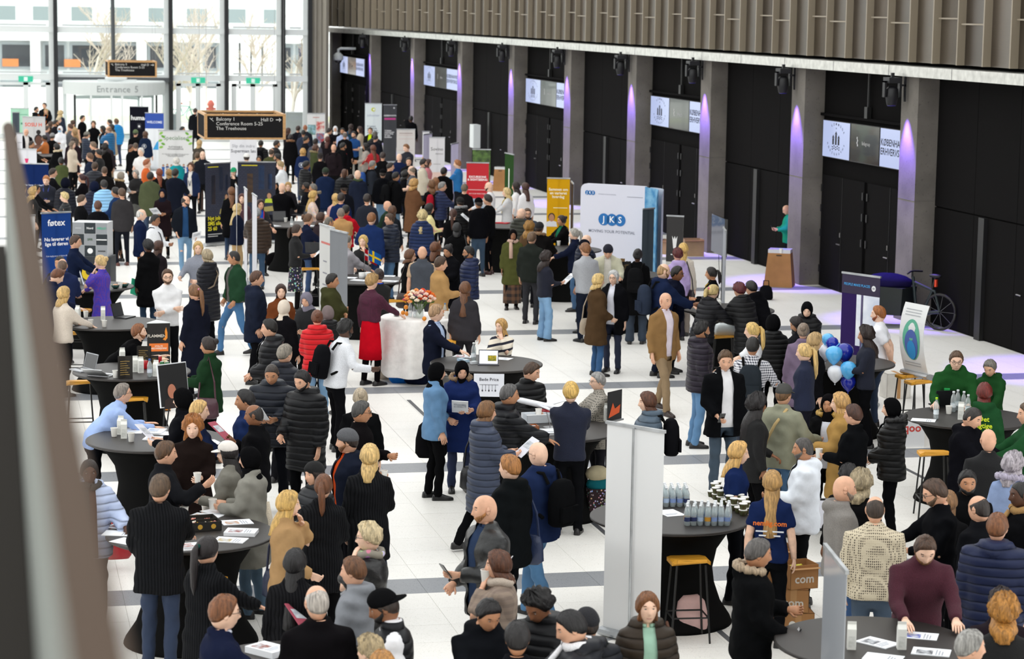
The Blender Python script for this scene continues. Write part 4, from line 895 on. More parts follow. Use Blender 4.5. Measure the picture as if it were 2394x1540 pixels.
def person(px, py, hstr, face, hair, skin, top, legs, pose, opts, label):
    h = float(hstr[:-1]); fem = hstr[-1] == 'f'; S = h/1.75; O = dict(o.split('=') if '=' in o else (o, '1') for o in opts)
    lean = float(O.get('l', 0)); hy = float(O.get('y', 0)); hp = float(O.get('p', 4))+lean*.35; seed = (px*13.7+py*3.1) % 6.28; rnd = random.Random(int(px*7+py))
    skc = SK.get(skin, skin); hs, hc = (hair.split(':')+['332a24'])[:2]; hc = hx(hc)
    tp = top.split(':'); tk = tp[0]; tc = hx(tp[1]); tin = hx(tp[2]) if len(tp) > 2 and tp[2] else None
    th_, hem, slf, mk, hood, collar, opn = TOP[tk]; hem = float(O.get('hem', hem)); mk = O.get('mk', mk)
    lk, lc = legs.split(':'); lc = hx(lc); wide = float(O.get('wd', 1.0)); belly = float(O.get('by', 0))
    Rh, N, HC, topc = head_top(lean, hy, hp, hs)
    phi = R(face)+YAW; cz, sz = math.cos(-phi), math.sin(-phi)
    p = at(px, py, topc[2]*S); ox, oy = topc[0]*S, topc[1]*S
    root = Vector((p.x-(ox*cz-oy*sz), p.y-(ox*sz+oy*cz), 0)); dist = math.hypot(root.x, root.y)
    lod = 0 if dist < 33 else (1 if dist < 50 else 2)
    naz, nth, nf, vox = ((38, 26, 6, .0212), (30, 20, 5, .033), (20, 13, 4, .048))[lod]
    e = thing('person', 'person '+label, 'person', root, -phi, O.get('grp')); e.scale = (S, S, S)
    # ---- arms
    arms = []
    for sd, pk in ((1, pose[1]), (-1, pose[0])):
        sh = .142 if fem else .17
        Sh = bend([sd*sh*wide, -.008, 1.405], lean); tx, ty, tz = POSE[pk]
        if pk == 'c' and sd < 0: ty += .035; tz -= .05
        if lean > 8: ty += math.sin(R(lean))*.35
        Wt = np.array([sd*tx, ty+th_*.6, tz]); hint = dict(d=(sd*.35, -1, 0), p=(sd*.8, -1, 0), c=(sd*1, .1, -.8), b=(sd*1, -.6, 0), f=(sd*.6, .2, -1), s=(sd*.8, .0, -1), e=(sd*1, .2, -.7), G=(sd*.5, -.2, -1), x=(sd*1, -.7, 0)).get(pk, (sd*.45, -.5, -.8))
        El, Wt = ik(Sh, Wt, .285, .25, np.array(hint, float)); arms.append((sd, pk, Sh, El, Wt))
    # ---- body mesh
    nb = NB(); u = np.linspace(-PI, PI, naz, endpoint=False); az = u-.55*np.sin(u)
    th = np.linspace(.03, 156*DEG, nth)[:, None]; A = np.broadcast_to(az, (nth, naz)); P = headP(A, np.broadcast_to(th, A.shape), fem)
    loc = P.copy(); mids = (loc[:-1]+loc[1:])/2; lip = (np.abs(mids[..., 0]) < .019) & (np.abs(mids[..., 2]+.062) < .0068) & (mids[..., 1] > .05)
    P = P@Rh.T+HC
    a2 = az; nr1 = np.stack([.054*np.sin(a2), .056*np.cos(a2)-.006, np.full(naz, 0.)], -1)
    nk = [HC+(nr1*np.array([1, .98, 1])+[0, -.022, -.105])@Rh.T, N+nr1*1.02+[0, -.004, -.01], bend(nr1*1.15+[0, -.004, 1.47], lean), bend(nr1*np.array([2.3, 1.45, 1])+[0, -.006, 1.40], lean), bend(nr1*np.array([2.7, 1.8, 1])+[0, 0, 1.2], lean), bend(nr1*np.array([2.5, 1.75, 1])+[0, 0, 1.05], lean), nr1*np.array([2.6, 1.8, 1])+[0, 0, .86]]
    P = np.concatenate([P, np.array(nk)]); mi = np.zeros((nth+len(nk)-1, naz), int); mi[:nth-1][lip] = 3
    nb.grid(P, mi=mi.ravel().tolist())
    for sd in (-1, 1):
        if hs not in ('hijab', 'hood') and lod < 2:
            aa = np.arange(8)*2*PI/8; er = np.array([np.stack([sd*(.070+.012*math.sin(PI*i/5))+.004*np.cos(aa)*sd, -.010+.019*math.sin(PI*(i+.15)/5.3)*np.cos(aa)*1.0, .002+.033*(-math.cos(PI*(i+.15)/5.3))+.006*np.sin(aa)], -1) for i in range(6)])
            nb.grid(er@Rh.T+HC, mi=0, caps=True)
        if lod < 2:
            k = 8; aa = np.arange(k)*2*PI/k; rg = np.array([np.stack([sd*.0305+.0125*math.sin(PI*i/5)*np.cos(aa), np.full(k, .0735-.0105*math.cos(PI*i/5)), .0135+.0068*math.sin(PI*i/5)*np.sin(aa)], -1) for i in (.1, 1, 2, 3, 4, 4.45, 4.9)])
            nb.grid(rg@Rh.T+HC, mi=[1]*(k*4)+[2]*(k*2), caps=True); nb.mi[-1] = 2
        else:
            k = 5; aa = np.arange(k)*2*PI/k; nb.grid(np.array([np.stack([sd*.031+.012*s_*np.cos(aa), np.full(k, yy), .0135+.006*s_*np.sin(aa)], -1) for s_, yy in ((1, .075), (.9, .0845))])@Rh.T+HC, mi=2, caps=True)
        br = np.array([[[sd*(.013+.036*t_), .087-.012*t_*t_+o1, .031+.007*math.sin(PI*t_*.8)+o2] for o1, o2 in ((-.01, -.003), (.004, -.003), (.004, .003), (-.01, .003))] for t_ in (0, .5, 1)])
        nb.grid(br@Rh.T+HC, mi=4, caps=True)
        hip = np.array([sd*.088, -.005, .90])
    # legs
    st = O.get('st', 's'); feet = []
    for sd in (-1, 1):
        fy = rnd.uniform(-.06, .06); fx = sd*(.095+rnd.uniform(0, .03)); kb = .012; lift = 0
        if st == 'w': fy = .26*sd*(1 if O.get('sf') != 'L' else -1); kb = .05; lift = .03 if fy < 0 else 0
        if st == 'a': fx = sd*.17
        Hp = np.array([sd*.088, -.005, .90]); An = np.array([fx, fy-.02, .085+lift]); Kn = (Hp+An)/2+np.array([sd*.008, .03+kb, .03])
        feet.append((sd, Hp, Kn, An, fy)); nb.grid(tubeP([Hp, Kn, An], [.075, .052, .036], 6), caps=True)
    hands = {}
    for sd, pk, Sh, El, Wt in arms:
        d = (Wt-El)/np.linalg.norm(Wt-El)
        nb.grid(tubeP([Sh*np.array([.8, 1, 1]), Sh+(El-Sh)*.25, Sh+(El-Sh)*.7, El, El+(Wt-El)*.3, El+(Wt-El)*.75, Wt], [.05, .052, .044, .040, .042, .031, .026], 10 if lod < 2 else 6), caps=True)
        nrm = np.array([-sd*1., .1, 0]) if pk in 'dpxbs' else (np.array([0, -.2, -1.]) if pk in 'tTkr' else (np.array([-sd*1., 0, .5]) if pk in 'hHgGa' else np.array([-sd*.6, -.8, .1])))
        cu = .35 if pk in 'dpb' else (.75 if pk in 'hHksea' else (.25 if pk in 'tT' else .45))
        handpts(nb, Wt, d, nrm, -sd, cu, nf if lod else 6, 0); hands[sd] = (Wt+d*.09, d)
    body = link('body', nb.mesh('body'), [mat('skin', skc), mat('plain', 'a8a099'), mat('gloss', '241a14'), mat('skin', {'d': '4a2a22', 'b': '7a463a', 'm': 'a06a58', 'p': 'd0968a'}.get(skin, 'c48878')), mat('hair', hc if hs not in ('hijab', 'cap', 'beanie', 'hood', 'none') else '3a2c24')], e)
    # ---- hair / headwear
    hn = NB(); nz = (40, 28, 20)[lod]; rr = (11, 8, 6)[lod]; hmat = mat('hair', hc); hname = 'hair'
    def drape(az_, P_, L_, out, back, amin, rows=6, wav=0.0):
        last = P_[-2]; dr_ = [last]
        for k in range(1, rows+1):
            t_ = k/rows; wgt = sstep(amin-14*DEG, amin+14*DEG, np.abs(az_))
            Q = last.copy(); Q[:, 2] = last[:, 2]-L_*t_*wgt-.012*t_; s_ = 1+(out*math.sin(PI*min(1, t_*1.1))+wav*np.sin(az_*9+t_*9)*t_)*wgt
            Q[:, 0] = last[:, 0]*s_; Q[:, 1] = last[:, 1]*s_-back*t_*wgt*np.clip(-np.cos(az_)+.6, 0, 1); dr_.append(Q)
        bot = dr_[-1].copy(); bot[:, :2] *= .6; dr_.append(bot); return np.array(dr_)
    if hs in ('short', 'buzz', 'curly', 'afro', 'fringe'):
        tk_ = dict(short=.0145, buzz=.004, curly=.024, afro=.042, fringe=.02)[hs]; shell(hn, hl_short, tk_, nz, rr, seed, .45 if hs == 'short' else (.9 if hs in ('curly', 'afro') else .2))
    elif hs == 'horse':
        shell(hn, lambda a: hl_short(min(a, 2*PI-a)), .003, nz, 7, seed, .3, azr=(56*DEG, 304*DEG), ths=lambda a: DEG*np.interp(min(a, 2*PI-a)/DEG, [56, 90, 180], [66, 48, 30]))
    elif hs in ('bob', 'long', 'curlylong'):
        a_, P_ = shell(hn, hl_fem, .022 if hs != 'curlylong' else .036, nz, rr, seed, .3 if hs != 'curlylong' else .8)
        L_ = float(O.get('hl', {'bob': .10, 'long': .30, 'curlylong': .24}[hs])); hn.grid(drape(a_, P_, L_, .16 if hs != 'curlylong' else .42, .05 if L_ < .2 else .075, 66*DEG, 5 if lod else 8, .03 if hs == 'long' else (.12 if hs == 'curlylong' else .02)))
    elif hs in ('pony', 'bun'):
        shell(hn, hl_fem if fem else hl_short, .014, nz, rr, seed, .2)
        if hs == 'bun': hn.grid(np.array([[[.045*math.sin(PI*i/6)*math.cos(2*PI*j/10), -.115+.04*math.sin(PI*i/6)*math.sin(2*PI*j/10), .06-.045*math.cos(PI*i/6)] for j in range(10)] for i in (.1, 1, 2, 3, 4, 5, 5.9)]), caps=True)
        else:
            L_ = float(O.get('hl', .3)); hn.grid(tubeP([(0, -.09, .05), (0, -.125, .055), (.005, -.15, .01), (.012, -.155, -L_*.4), (.016, -.15, -L_*.8), (.012, -.14, -L_)], [.018, .02, .033, .034, .026, .006], 10), caps=True)
    elif hs in ('hijab', 'hood'):
        hname = 'headscarf' if hs == 'hijab' else 'hood'; hmat = mat('cloth', hc)
        a_, P_ = shell(hn, hl_hij, .018 if hs == 'hijab' else .04, nz, rr+3, seed, .12)
        aa = np.arange(24)*2*PI/24; rg = []
        for z, w, d_, yc in ((-.075, .066, .07, .0), (-.105, .08, .085, -.004), (-.14, .092, .095, -.008), (-.19, .125, .115, -.01), (-.235, .142, .118, -.012), (-.25, .13, .11, -.012)): rg.append(np.stack([w*np.sin(aa)*(1+.05*np.sin(5*aa+z*30)), d_*np.cos(aa)*(1+.06*np.sin(4*aa+z*40))+yc, np.full(24, z)], -1))
        hn.grid(np.array(rg))
    elif hs in ('cap', 'beanie'):
        hname = hs; hmat = mat('cloth' if hs == 'cap' else 'knit', hc); lim = (lambda a: DEG*np.interp(a/DEG, [0, 90, 180], [60, 78, 84])) if hs == 'cap' else (lambda a: DEG*np.interp(a/DEG, [0, 90, 180], [62, 82, 96]))
        shell(hn, lim, .022, nz, rr, seed, .05)
        if hs == 'cap':
            sgn = -1 if O.get('cb') else 1; aa = np.linspace(-62*DEG, 62*DEG, 9); b0 = headP(aa if sgn > 0 else aa+PI, np.full(9, 63*DEG), off=.012, feat=False); b1 = b0*np.array([1.05, 1.0, 1.0]); b1[:, 1] += sgn*.075*np.cos(aa); b1[:, 2] -= .02*np.cos(aa)
            hn.grid(np.array([b0, b1, b1-[0, 0, .006], b0-[0, 0, .008]]), closed=False)
        hb = NB(); shell(hb, (hl_fem if fem else hl_short), .01, nz, rr, seed, .2)
        if fem and 'hb' in O: a_, P_ = shell(hb, hl_fem, .016, nz, rr, seed, .2); hb.grid(drape(a_, P_, .28, .16, .06, 66*DEG))
        link('hair', hb.mesh('hair'), mat('hair', hx(O.get('hb', '33261f'))), e, HC, rot=Matrix(Rh.tolist()).to_euler())
    if hs != 'none': link(hname, hn.mesh(hname), hmat, e, HC, rot=Matrix(Rh.tolist()).to_euler())
    heul = Matrix(Rh.tolist()).to_euler()
    if 'bd' in O:
        bn = NB(); shell(bn, lambda a: DEG*np.interp(a/DEG, [0, 50, 85], [152, 140, 112]), .008, 22, 6, seed, .2, azr=(-82*DEG, 82*DEG), ths=lambda a: DEG*np.interp(a/DEG, [0, 13, 18, 26, 60, 82], [124, 124, 117, 116, 108, 92]))
        link('beard', bn.mesh('beard'), mat('hair', hx(O['bd'])), e, HC, rot=heul)
    if 'gl' in O and lod < 2:
        gn = NB(); aa = np.linspace(0, 2*PI, 13)
        for sd in (-1, 1):
            gn.grid(tubeP(np.stack([sd*.032+.022*np.cos(aa), np.full(13, .098)-.012*np.abs(np.cos(aa))*0, .012+.016*np.sin(aa)], -1), .0022, 4)); gn.grid(tubeP([(sd*.054, .097, .016), (sd*.074, .05, .014), (sd*.077, -.005, .012)], .002, 4))
        gn.grid(tubeP([(-.01, .1, .016), (.01, .1, .016)], .002, 4)); link('glasses', gn.mesh('glasses'), mat('gloss', hx(O['gl']) if O['gl'] != '1' else '1a1614'), e, HC, rot=heul)
    # ---- top garment (raw solid, later fused and smoothed)
    g_ = NB(); fl = {'coat': .05, 'dress': .06, 'lpuffer': .02, 'parka': .03}.get(tk, .015)
    vest = 'vest' in O; tt = .014 if vest else th_
    rg = bend(torso_rings(fem, tt, .86 if vest else hem, fl, belly=belly, wide=wide), lean); g_.grid(rg, caps=True)
    for sd, pk, Sh, El, Wt in arms:
        w0 = np.array([sd*.06, -.006, 1.39]); s0 = bend(w0, lean)
        if slf < 1: En = Sh+(El-Sh)*.72; pts_ = [s0, Sh*.5+s0*.5, Sh, Sh+(En-Sh)*.5, En]; rd = [.06, .066, .066, .064, .066]
        else:
            u1 = Sh+(El-Sh)*.5; f1 = El+(Wt-El)*.5; d = (Wt-El)/np.linalg.norm(Wt-El); pts_ = [s0, Sh*.55+s0*.45, Sh, u1, Sh+(El-Sh)*.88, El+(Wt-El)*.1, f1, Wt-d*.005]
            if lod == 2: pts_ = [s0, Sh, u1, El, f1, Wt]; rd = [.055, .064, .055, .048, .043, .037]
            else: rd = [.055, .062, .064, .056, .050, .049, .043, .037]
        g_.grid(tubeP(pts_, np.array(rd)*(.9 if fem else 1)+tt*.8, 12 if lod < 2 else 8), caps=True)
    if hood and not vest: g_.grid(tubeP([bend([.085, .055, 1.475], lean), bend([.11, -.02, 1.50], lean), bend([.075, -.095, 1.495], lean), bend([0, -.125, 1.475], lean), bend([-.075, -.095, 1.495], lean), bend([-.11, -.02, 1.50], lean), bend([-.085, .055, 1.475], lean)], [.028, .038, .046, .06, .046, .038, .028], 9), caps=True)
    elif collar and not vest:
        cc = np.linspace(.35, 2*PI-.35, 11); g_.grid(tubeP([bend([.071*math.sin(c_), .068*math.cos(c_)-.006, 1.505], lean) for c_ in cc], .020+th_*.25, 7), caps=True)
    nm = PNAME.get(tk, tk) if not vest else 'shirt'
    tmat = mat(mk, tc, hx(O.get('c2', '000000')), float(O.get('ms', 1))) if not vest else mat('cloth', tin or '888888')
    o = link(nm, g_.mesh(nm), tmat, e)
    JOBS.append(dict(o=o, vox=vox, open=(opn if (tin and not vest) else None), lean=lean, th=th_, hem=hem, mk=mk, seed=seed, amp=(.006 if mk not in ('knit',) else .003), lod=lod))
    if tin and not vest and opn:
        q = NB(); q.grid(bend(torso_rings(fem, max(.004, th_-.016), max(.84, hem), 0, top=1.5, belly=belly, wide=wide)[:-1], lean), caps=True); cc = np.linspace(.3, 2*PI-.3, 9)
        q.grid(tubeP([bend([.062*math.sin(c_), .062*math.cos(c_)-.004, 1.50], lean) for c_ in cc], .016, 6), caps=True); link('inner_shirt', q.mesh('inner_shirt'), mat(O.get('ik', 'cloth'), tin), e)
    if vest:
        q = NB(); q.grid(bend(torso_rings(fem, .035, .82, .01, belly=belly), lean), caps=True); link('vest', q.mesh('vest'), mat(mk, tc), e)
    # ---- legs garment
    q = NB(); hipn = np.array([[[math.cos(a)*w, math.sin(a)*d_-.006, z] for a in np.arange(20)*2*PI/20] for z, w, d_ in ((.80, .165, .11), (.88, .176, .122), (.97, .168, .118), (1.03, .152, .11))])
    if lk in ('s', 'ls'):
        zb = .42 if lk == 's' else .14; q.grid(np.array([[[math.cos(a)*w*(1+.03*math.sin(a*7)), math.sin(a)*d_*(1+.04*math.sin(a*5))-.006, z] for a in np.arange(24)*2*PI/24] for z, w, d_ in ((zb, .20, .16), (.6, .195, .145), (.8, .185, .13), (.93, .17, .118), (1.03, .15, .11))]), caps=True)
        link('skirt', q.mesh('skirt'), mat(O.get('lm', 'cloth'), lc, hx(O.get('l2', '000000')), float(O.get('ls', 1))), e)
        q = NB()
        for sd, Hp, Kn, An, fy in feet: q.grid(tubeP([Hp, Kn, An+[0, 0, -.02]], [.08, .058, .044], 8), caps=True)
        link('tights', q.mesh('tights'), mat('cloth', hx(O.get('tights', '1c1a1c'))), e)
    else:
        q.grid(hipn, caps=True); wf = 1.28 if lk in ('w', 'wj') else 1.0
        for sd, Hp, Kn, An, fy in feet: q.grid(tubeP([Hp+[0, 0, .06], Hp, Hp*.5+Kn*.5, Kn, Kn*.5+An*.5, An+[0, -.004, -.045]], np.array([.085, .094, .08, .067*wf, .062*wf, (.056 if lk != 'w' else .05)*wf*wf]), 12), caps=True)
        o = link('jeans' if lk in ('j', 'wj') else 'trousers', q.mesh('trousers'), mat('denim' if lk in ('j', 'wj') else O.get('lm', 'cloth'), lc, hx(O.get('l2', '000000')), float(O.get('ls', 1))), e)
        JOBS.append(dict(o=o, vox=vox*1.1, open=None, lean=0, th=0, hem=0, mk='t', seed=seed+1, amp=.006, lod=lod))
    for sd, Hp, Kn, An, fy in feet:
        link('shoe', SHOE, mat('leather', hx(O.get('sh', '1d1b1b'))), e, (An[0], An[1]+.02, An[2]-.085), rz=-sd*.12)
    # ---- extras worn
    if 'sc' in O:
        q = NB(); q.grid(tubeP([bend([.095*math.sin(c_), .09*math.cos(c_)-.002, 1.50+.012*math.sin(3*c_)], lean) for c_ in np.linspace(0, 2*PI, 15)], .036, 8)); q.grid(tubeP([bend([.05, .1, 1.48], lean), bend([.055, .155+th_, 1.36], lean), bend([.05, .145+th_, 1.14], lean)], [.035, .04, .04], 8, .5), caps=True)
        link('scarf', q.mesh('scarf'), mat(O.get('sck', 'knit'), hx(O['sc']), '3a3030', .6), e)
    if 'fur' in O:
        q = NB(); cc = np.linspace(.5, 2*PI-.5, 26); rad = [.034+.012*math.sin(k*2.7+seed)*math.cos(k*5.1) for k in range(26)]; q.grid(tubeP([bend([.125*math.sin(c_)+.008*math.sin(k*7), .11*math.cos(c_)-.03+.008*math.cos(k*5), 1.515-.02*math.cos(c_)+.008*math.sin(k*9)], lean) for k, c_ in enumerate(cc)], rad, 8), caps=True)
        link('fur_trim', q.mesh('fur_trim'), mat('hair', hx(O['fur'])), e)
    if 'lan' in O:
        q = NB(); yy = .128+th_*(.6 if not tin else .4)
        for sd in (-1, 1): q.grid(tubeP([bend([sd*.075, .03, 1.50], lean), bend([sd*.06, .10+th_, 1.40], lean), bend([sd*.02, yy, 1.18], lean), bend([0, yy, 1.1], lean)], .009, 5, .5), caps=True)
        link('lanyard', q.mesh('lanyard'), mat('print', hx(O['lan'])), e)
    if 'xs' in O:
        q = NB(); xx = .15; q.grid(tubeP([bend([.09, .03, 1.485], lean), bend([.03, .13+th_, 1.36], lean), bend([-.08, .135+th_, 1.15], lean), bend([-.2-th_*.6, 0, .98], lean), bend([-.08, -.15-th_, 1.12], lean), bend([.03, -.16-th_, 1.32], lean), bend([.10, -.06, 1.49], lean), bend([.09, .03, 1.487], lean)], .018, 6, .35)); link('cross_strap', q.mesh('cross_strap'), mat('cloth', hx(O['xs'])), e)
    if 'scr' in O:
        q = NB(); q.grid(np.array([[[.026*math.sin(PI*i/5)*math.cos(2*PI*j/8), -.112+.026*math.sin(2*PI*j/8)*math.sin(PI*i/5), .052-.02*math.cos(PI*i/5)] for j in range(8)] for i in (.1, 1, 2, 3, 4, 4.9)]), caps=True); link('scrunchie', q.mesh('scrunchie'), mat('cloth', hx(O['scr'])), e, HC, rot=heul)
    if 'mask' in O:
        q = NB(); shell(q, lambda a: DEG*148, .012, 12, 5, 0, 0, azr=(-48*DEG, 48*DEG), ths=lambda a: DEG*np.interp(a/DEG, [0, 48], [96, 108])); link('face_mask', q.mesh('face_mask'), mat('cloth', hx(O['mask'])), e, HC, rot=heul)
    # ---- things carried: separate top-level objects
    short = label.split(',')[0]; Mw = Matrix.Translation(root) @ Matrix.Rotation(-phi, 4, 'Z') @ Matrix.Scale(S, 4)
    def wp(v): return Mw @ Vector([float(c_) for c_ in v])
    def lab(pre): return ' '.join((pre+' '+short).split()[:16])
    if 'bp' in O:
        q = MB(); q.loft([[(x*w, y_*d_, z) for x, y_ in [(math.cos(a)*(abs(math.cos(a))**-.45 if abs(math.cos(a)) > .05 else 1)*.92, math.sin(a)) for a in [k*2*PI/16+.1 for k in range(16)]]] for z, w, d_ in ((0, .12, .07), (.03, .16, .09), (.2, .165, .1), (.36, .15, .09), (.43, .11, .06), (.45, .05, .03))])
        o = thing('backpack', lab('backpack worn by person'), 'backpack', wp(bend([0, -.235-th_, .98], lean)), -phi); o.scale = (S, S, S); o.rotation_euler = (-R(lean)*.8, 0, -phi)
        bpm = mat('cloth', hx(O['bp'])); obj('bag_body', q, bpm, o, smooth=True)
        q = MB(); q.loft([[(x*.12, -.085-dd, z) for x, z in ((-1, .05), (1, .05), (1, .2), (-1, .2))] for dd in (0, .03)]); obj('front_pocket', q, bpm, o)
        for sd in (-1, 1): q = MB(); q.tube([(sd*.09, .09, .40), (sd*.11, .14, .50), (sd*.12, .26+th_, .50), (sd*.13, .345+th_*1.5, .36), (sd*.15, .3+th_, .2), (sd*.15, .1, .08)], .018, 6); obj('strap', q, mat('cloth', '191919'), o)
    if 'sb' in O:
        sd = -1 if O.get('sbs') == 'L' else 1
        o = thing('shoulder_bag', lab('shoulder bag carried by person'), 'bag', wp((sd*.26, -.04, .68)), -phi); o.scale = (S, S, S)
        q = MB(); q.loft([[(x*d_, y_*w, z) for x, y_ in [(math.cos(k*2*PI/14), math.sin(k*2*PI/14)) for k in range(14)]] for z, w, d_ in ((0, .12, .05), (.04, .17, .075), (.2, .16, .065), (.28, .13, .03))]); obj('bag_body', q, mat('leather', hx(O['sb'])), o, smooth=True)
        q = MB(); q.tube([(0, -.12, .26), (-sd*.02, -.1, .5), (-sd*.09, 0, .82), (-sd*.02, .1, .5), (0, .12, .26)], .012, 6); obj('strap', q, mat('leather', hx(O['sb'])), o)
    for it in [i for i in O.get('it', '').split('+') if i]:
        sd, kind = (1 if it[0] == 'R' else -1), it[1:]; hp_, d = hands[sd]; w = wp(hp_)
        if kind == 'cup': cup(w+Vector((0, 0, -.03)), lab('white paper cup held by person'))
        elif kind in ('paper', 'flyer', 'folder'):
            c_ = {'paper': 'eceef2', 'flyer': 'a8485a', 'folder': 'e4e4ee'}[kind]
            q = MB(); q.box(-.105, .105, -.004, .004, -.03, .26); o = obj('paper_sheet', q, mat('print', c_), None, w); o.rotation_euler = (R(-50), R(rnd.uniform(-15, 15)), -phi+R(rnd.uniform(-20, 20))); o.scale = (S, S, S); tag(o, lab({'paper': 'white paper', 'flyer': 'printed flyer', 'folder': 'white folder'}[kind]+' held by person'), 'paper')
            q = MB(); q.box(-.08, .08, -.0055, .0055, .1, .2); obj('printed_text', q, mat('photo', '9aa0ac', 'd8dade', 6), o)
        elif kind == 'phone':
            q = MB(); q.box(-.037, .037, -.004, .004, -.03, .12); o = obj('mobile_phone', q, mat('gloss', '121318'), None, w); o.rotation_euler = (R(-35), 0, -phi); tag(o, lab('dark mobile phone held by person'), 'phone'); q = MB(); q.box(-.033, .033, -.0055, -.004, -.022, .112); obj('phone_screen', q, mat('gloss', '20242c'), o)
        elif kind == 'green':
            q = MB(); q.box(-.11, .11, -.008, .008, -.05, .25); o = obj('folder', q, mat('print', '22a07a'), None, w); o.rotation_euler = (R(-20), R(20), -phi); tag(o, lab('green folder held by person'), 'folder'); q = MB(); q.box(-.1, .1, -.01, -.008, .1, .12); obj('folder_band', q, mat('print', '1a7a5c'), o)
    return e
_cup = MB(); _cup.lathe([(.029, 0), (.031, .004), (.041, .1)], 18, cap=False); _cup.add([(.029*math.cos(k*PI/9), .029*math.sin(k*PI/9), .001) for k in range(18)], [tuple(range(18))]); _cupm = _cup.mesh('cup_wall', True)
_rim = MB(); _rim.tube([(.041*math.cos(k*PI/9), .041*math.sin(k*PI/9), .1) for k in range(19)], .0028, 5); _rimm = _rim.mesh('cup_rim', True)
def cup(loc, label):
    t = thing('paper_cup', label, 'cup', loc, 0, 'white paper cups'); link('cup_wall', _cupm, mat('print', 'eae8e2'), t); link('cup_rim', _rimm, mat('print', 'f2f0ec'), t); return t
def finish_people():
    for j in JOBS:
        md = j['o'].modifiers.new('fuse', 'REMESH'); md.mode = 'VOXEL'; md.voxel_size = j['vox']; md.use_smooth_shade = True
        m2 = j['o'].modifiers.new('soft', 'SMOOTH'); m2.factor = .5; m2.iterations = 3 if j['lod'] == 0 else 2
    bpy.context.view_layer.update(); dg = bpy.context.evaluated_depsgraph_get(); new = []
    for j in JOBS: new.append(bpy.data.meshes.new_from_object(j['o'].evaluated_get(dg)))
    for j, me in zip(JOBS, new):
        o = j['o']; old = o.data; o.modifiers.clear(); o.data = me; bpy.data.meshes.remove(old)
        n = len(me.vertices); V = np.empty(n*3); me.vertices.foreach_get('co', V); V = V.reshape(-1, 3); Nn = np.empty(n*3); me.vertices.foreach_get('normal', Nn); Nn = Nn.reshape(-1, 3)
        s = j['seed']; x, y, z = V.T
        if j['lod'] < 2:
            w = np.sin(31*z+9*x+6*np.sin(7*y+s)+s)*np.sin(13*x+5*z+s*2)+.7*np.sin(47*z-21*y+s*3)*np.sin(17*y+11*x+s)
            if j['mk'] == 'puffer': w = .5*w+1.5*np.abs(np.sin(PI*(z+.01*np.sin(9*x+s))/.075))**.6
            V = V+Nn*(j['amp']*w)[:, None]; me.vertices.foreach_set('co', V.ravel())
        if j['open']:
            bm = bmesh.new(); bm.from_mesh(me); w0, w1 = j['open']; z1, z0 = 1.5, j['hem']; dpt = .155+j['th']
            for sd in (-1, 1):
                nrm = Vector((1*sd, 0, (w1-w0)/(z1-z0))); bmesh.ops.bisect_plane(bm, geom=bm.verts[:]+bm.edges[:]+bm.faces[:], plane_co=(sd*w0, 0, z1), plane_no=nrm)
            a = R(j['lean']); kill = []
            for f in bm.faces:
                c_ = f.calc_center_median(); k = float(sstep(.9, 1.18, np.array(c_.z)))
                dy, dz = c_.y, c_.z-.95; yy = dy*math.cos(a*k)-dz*math.sin(a*k); 
                ww = w0+(w1-w0)*(z1-c_.z)/(z1-z0)
                if abs(c_.x) < ww and yy > .02 and yy < dpt and (f.normal.y > .15 or c_.z > 1.44): kill.append(f)
            bmesh.ops.delete(bm, geom=kill, context='FACES'); bm.to_mesh(me); bm.free()
        me.update()
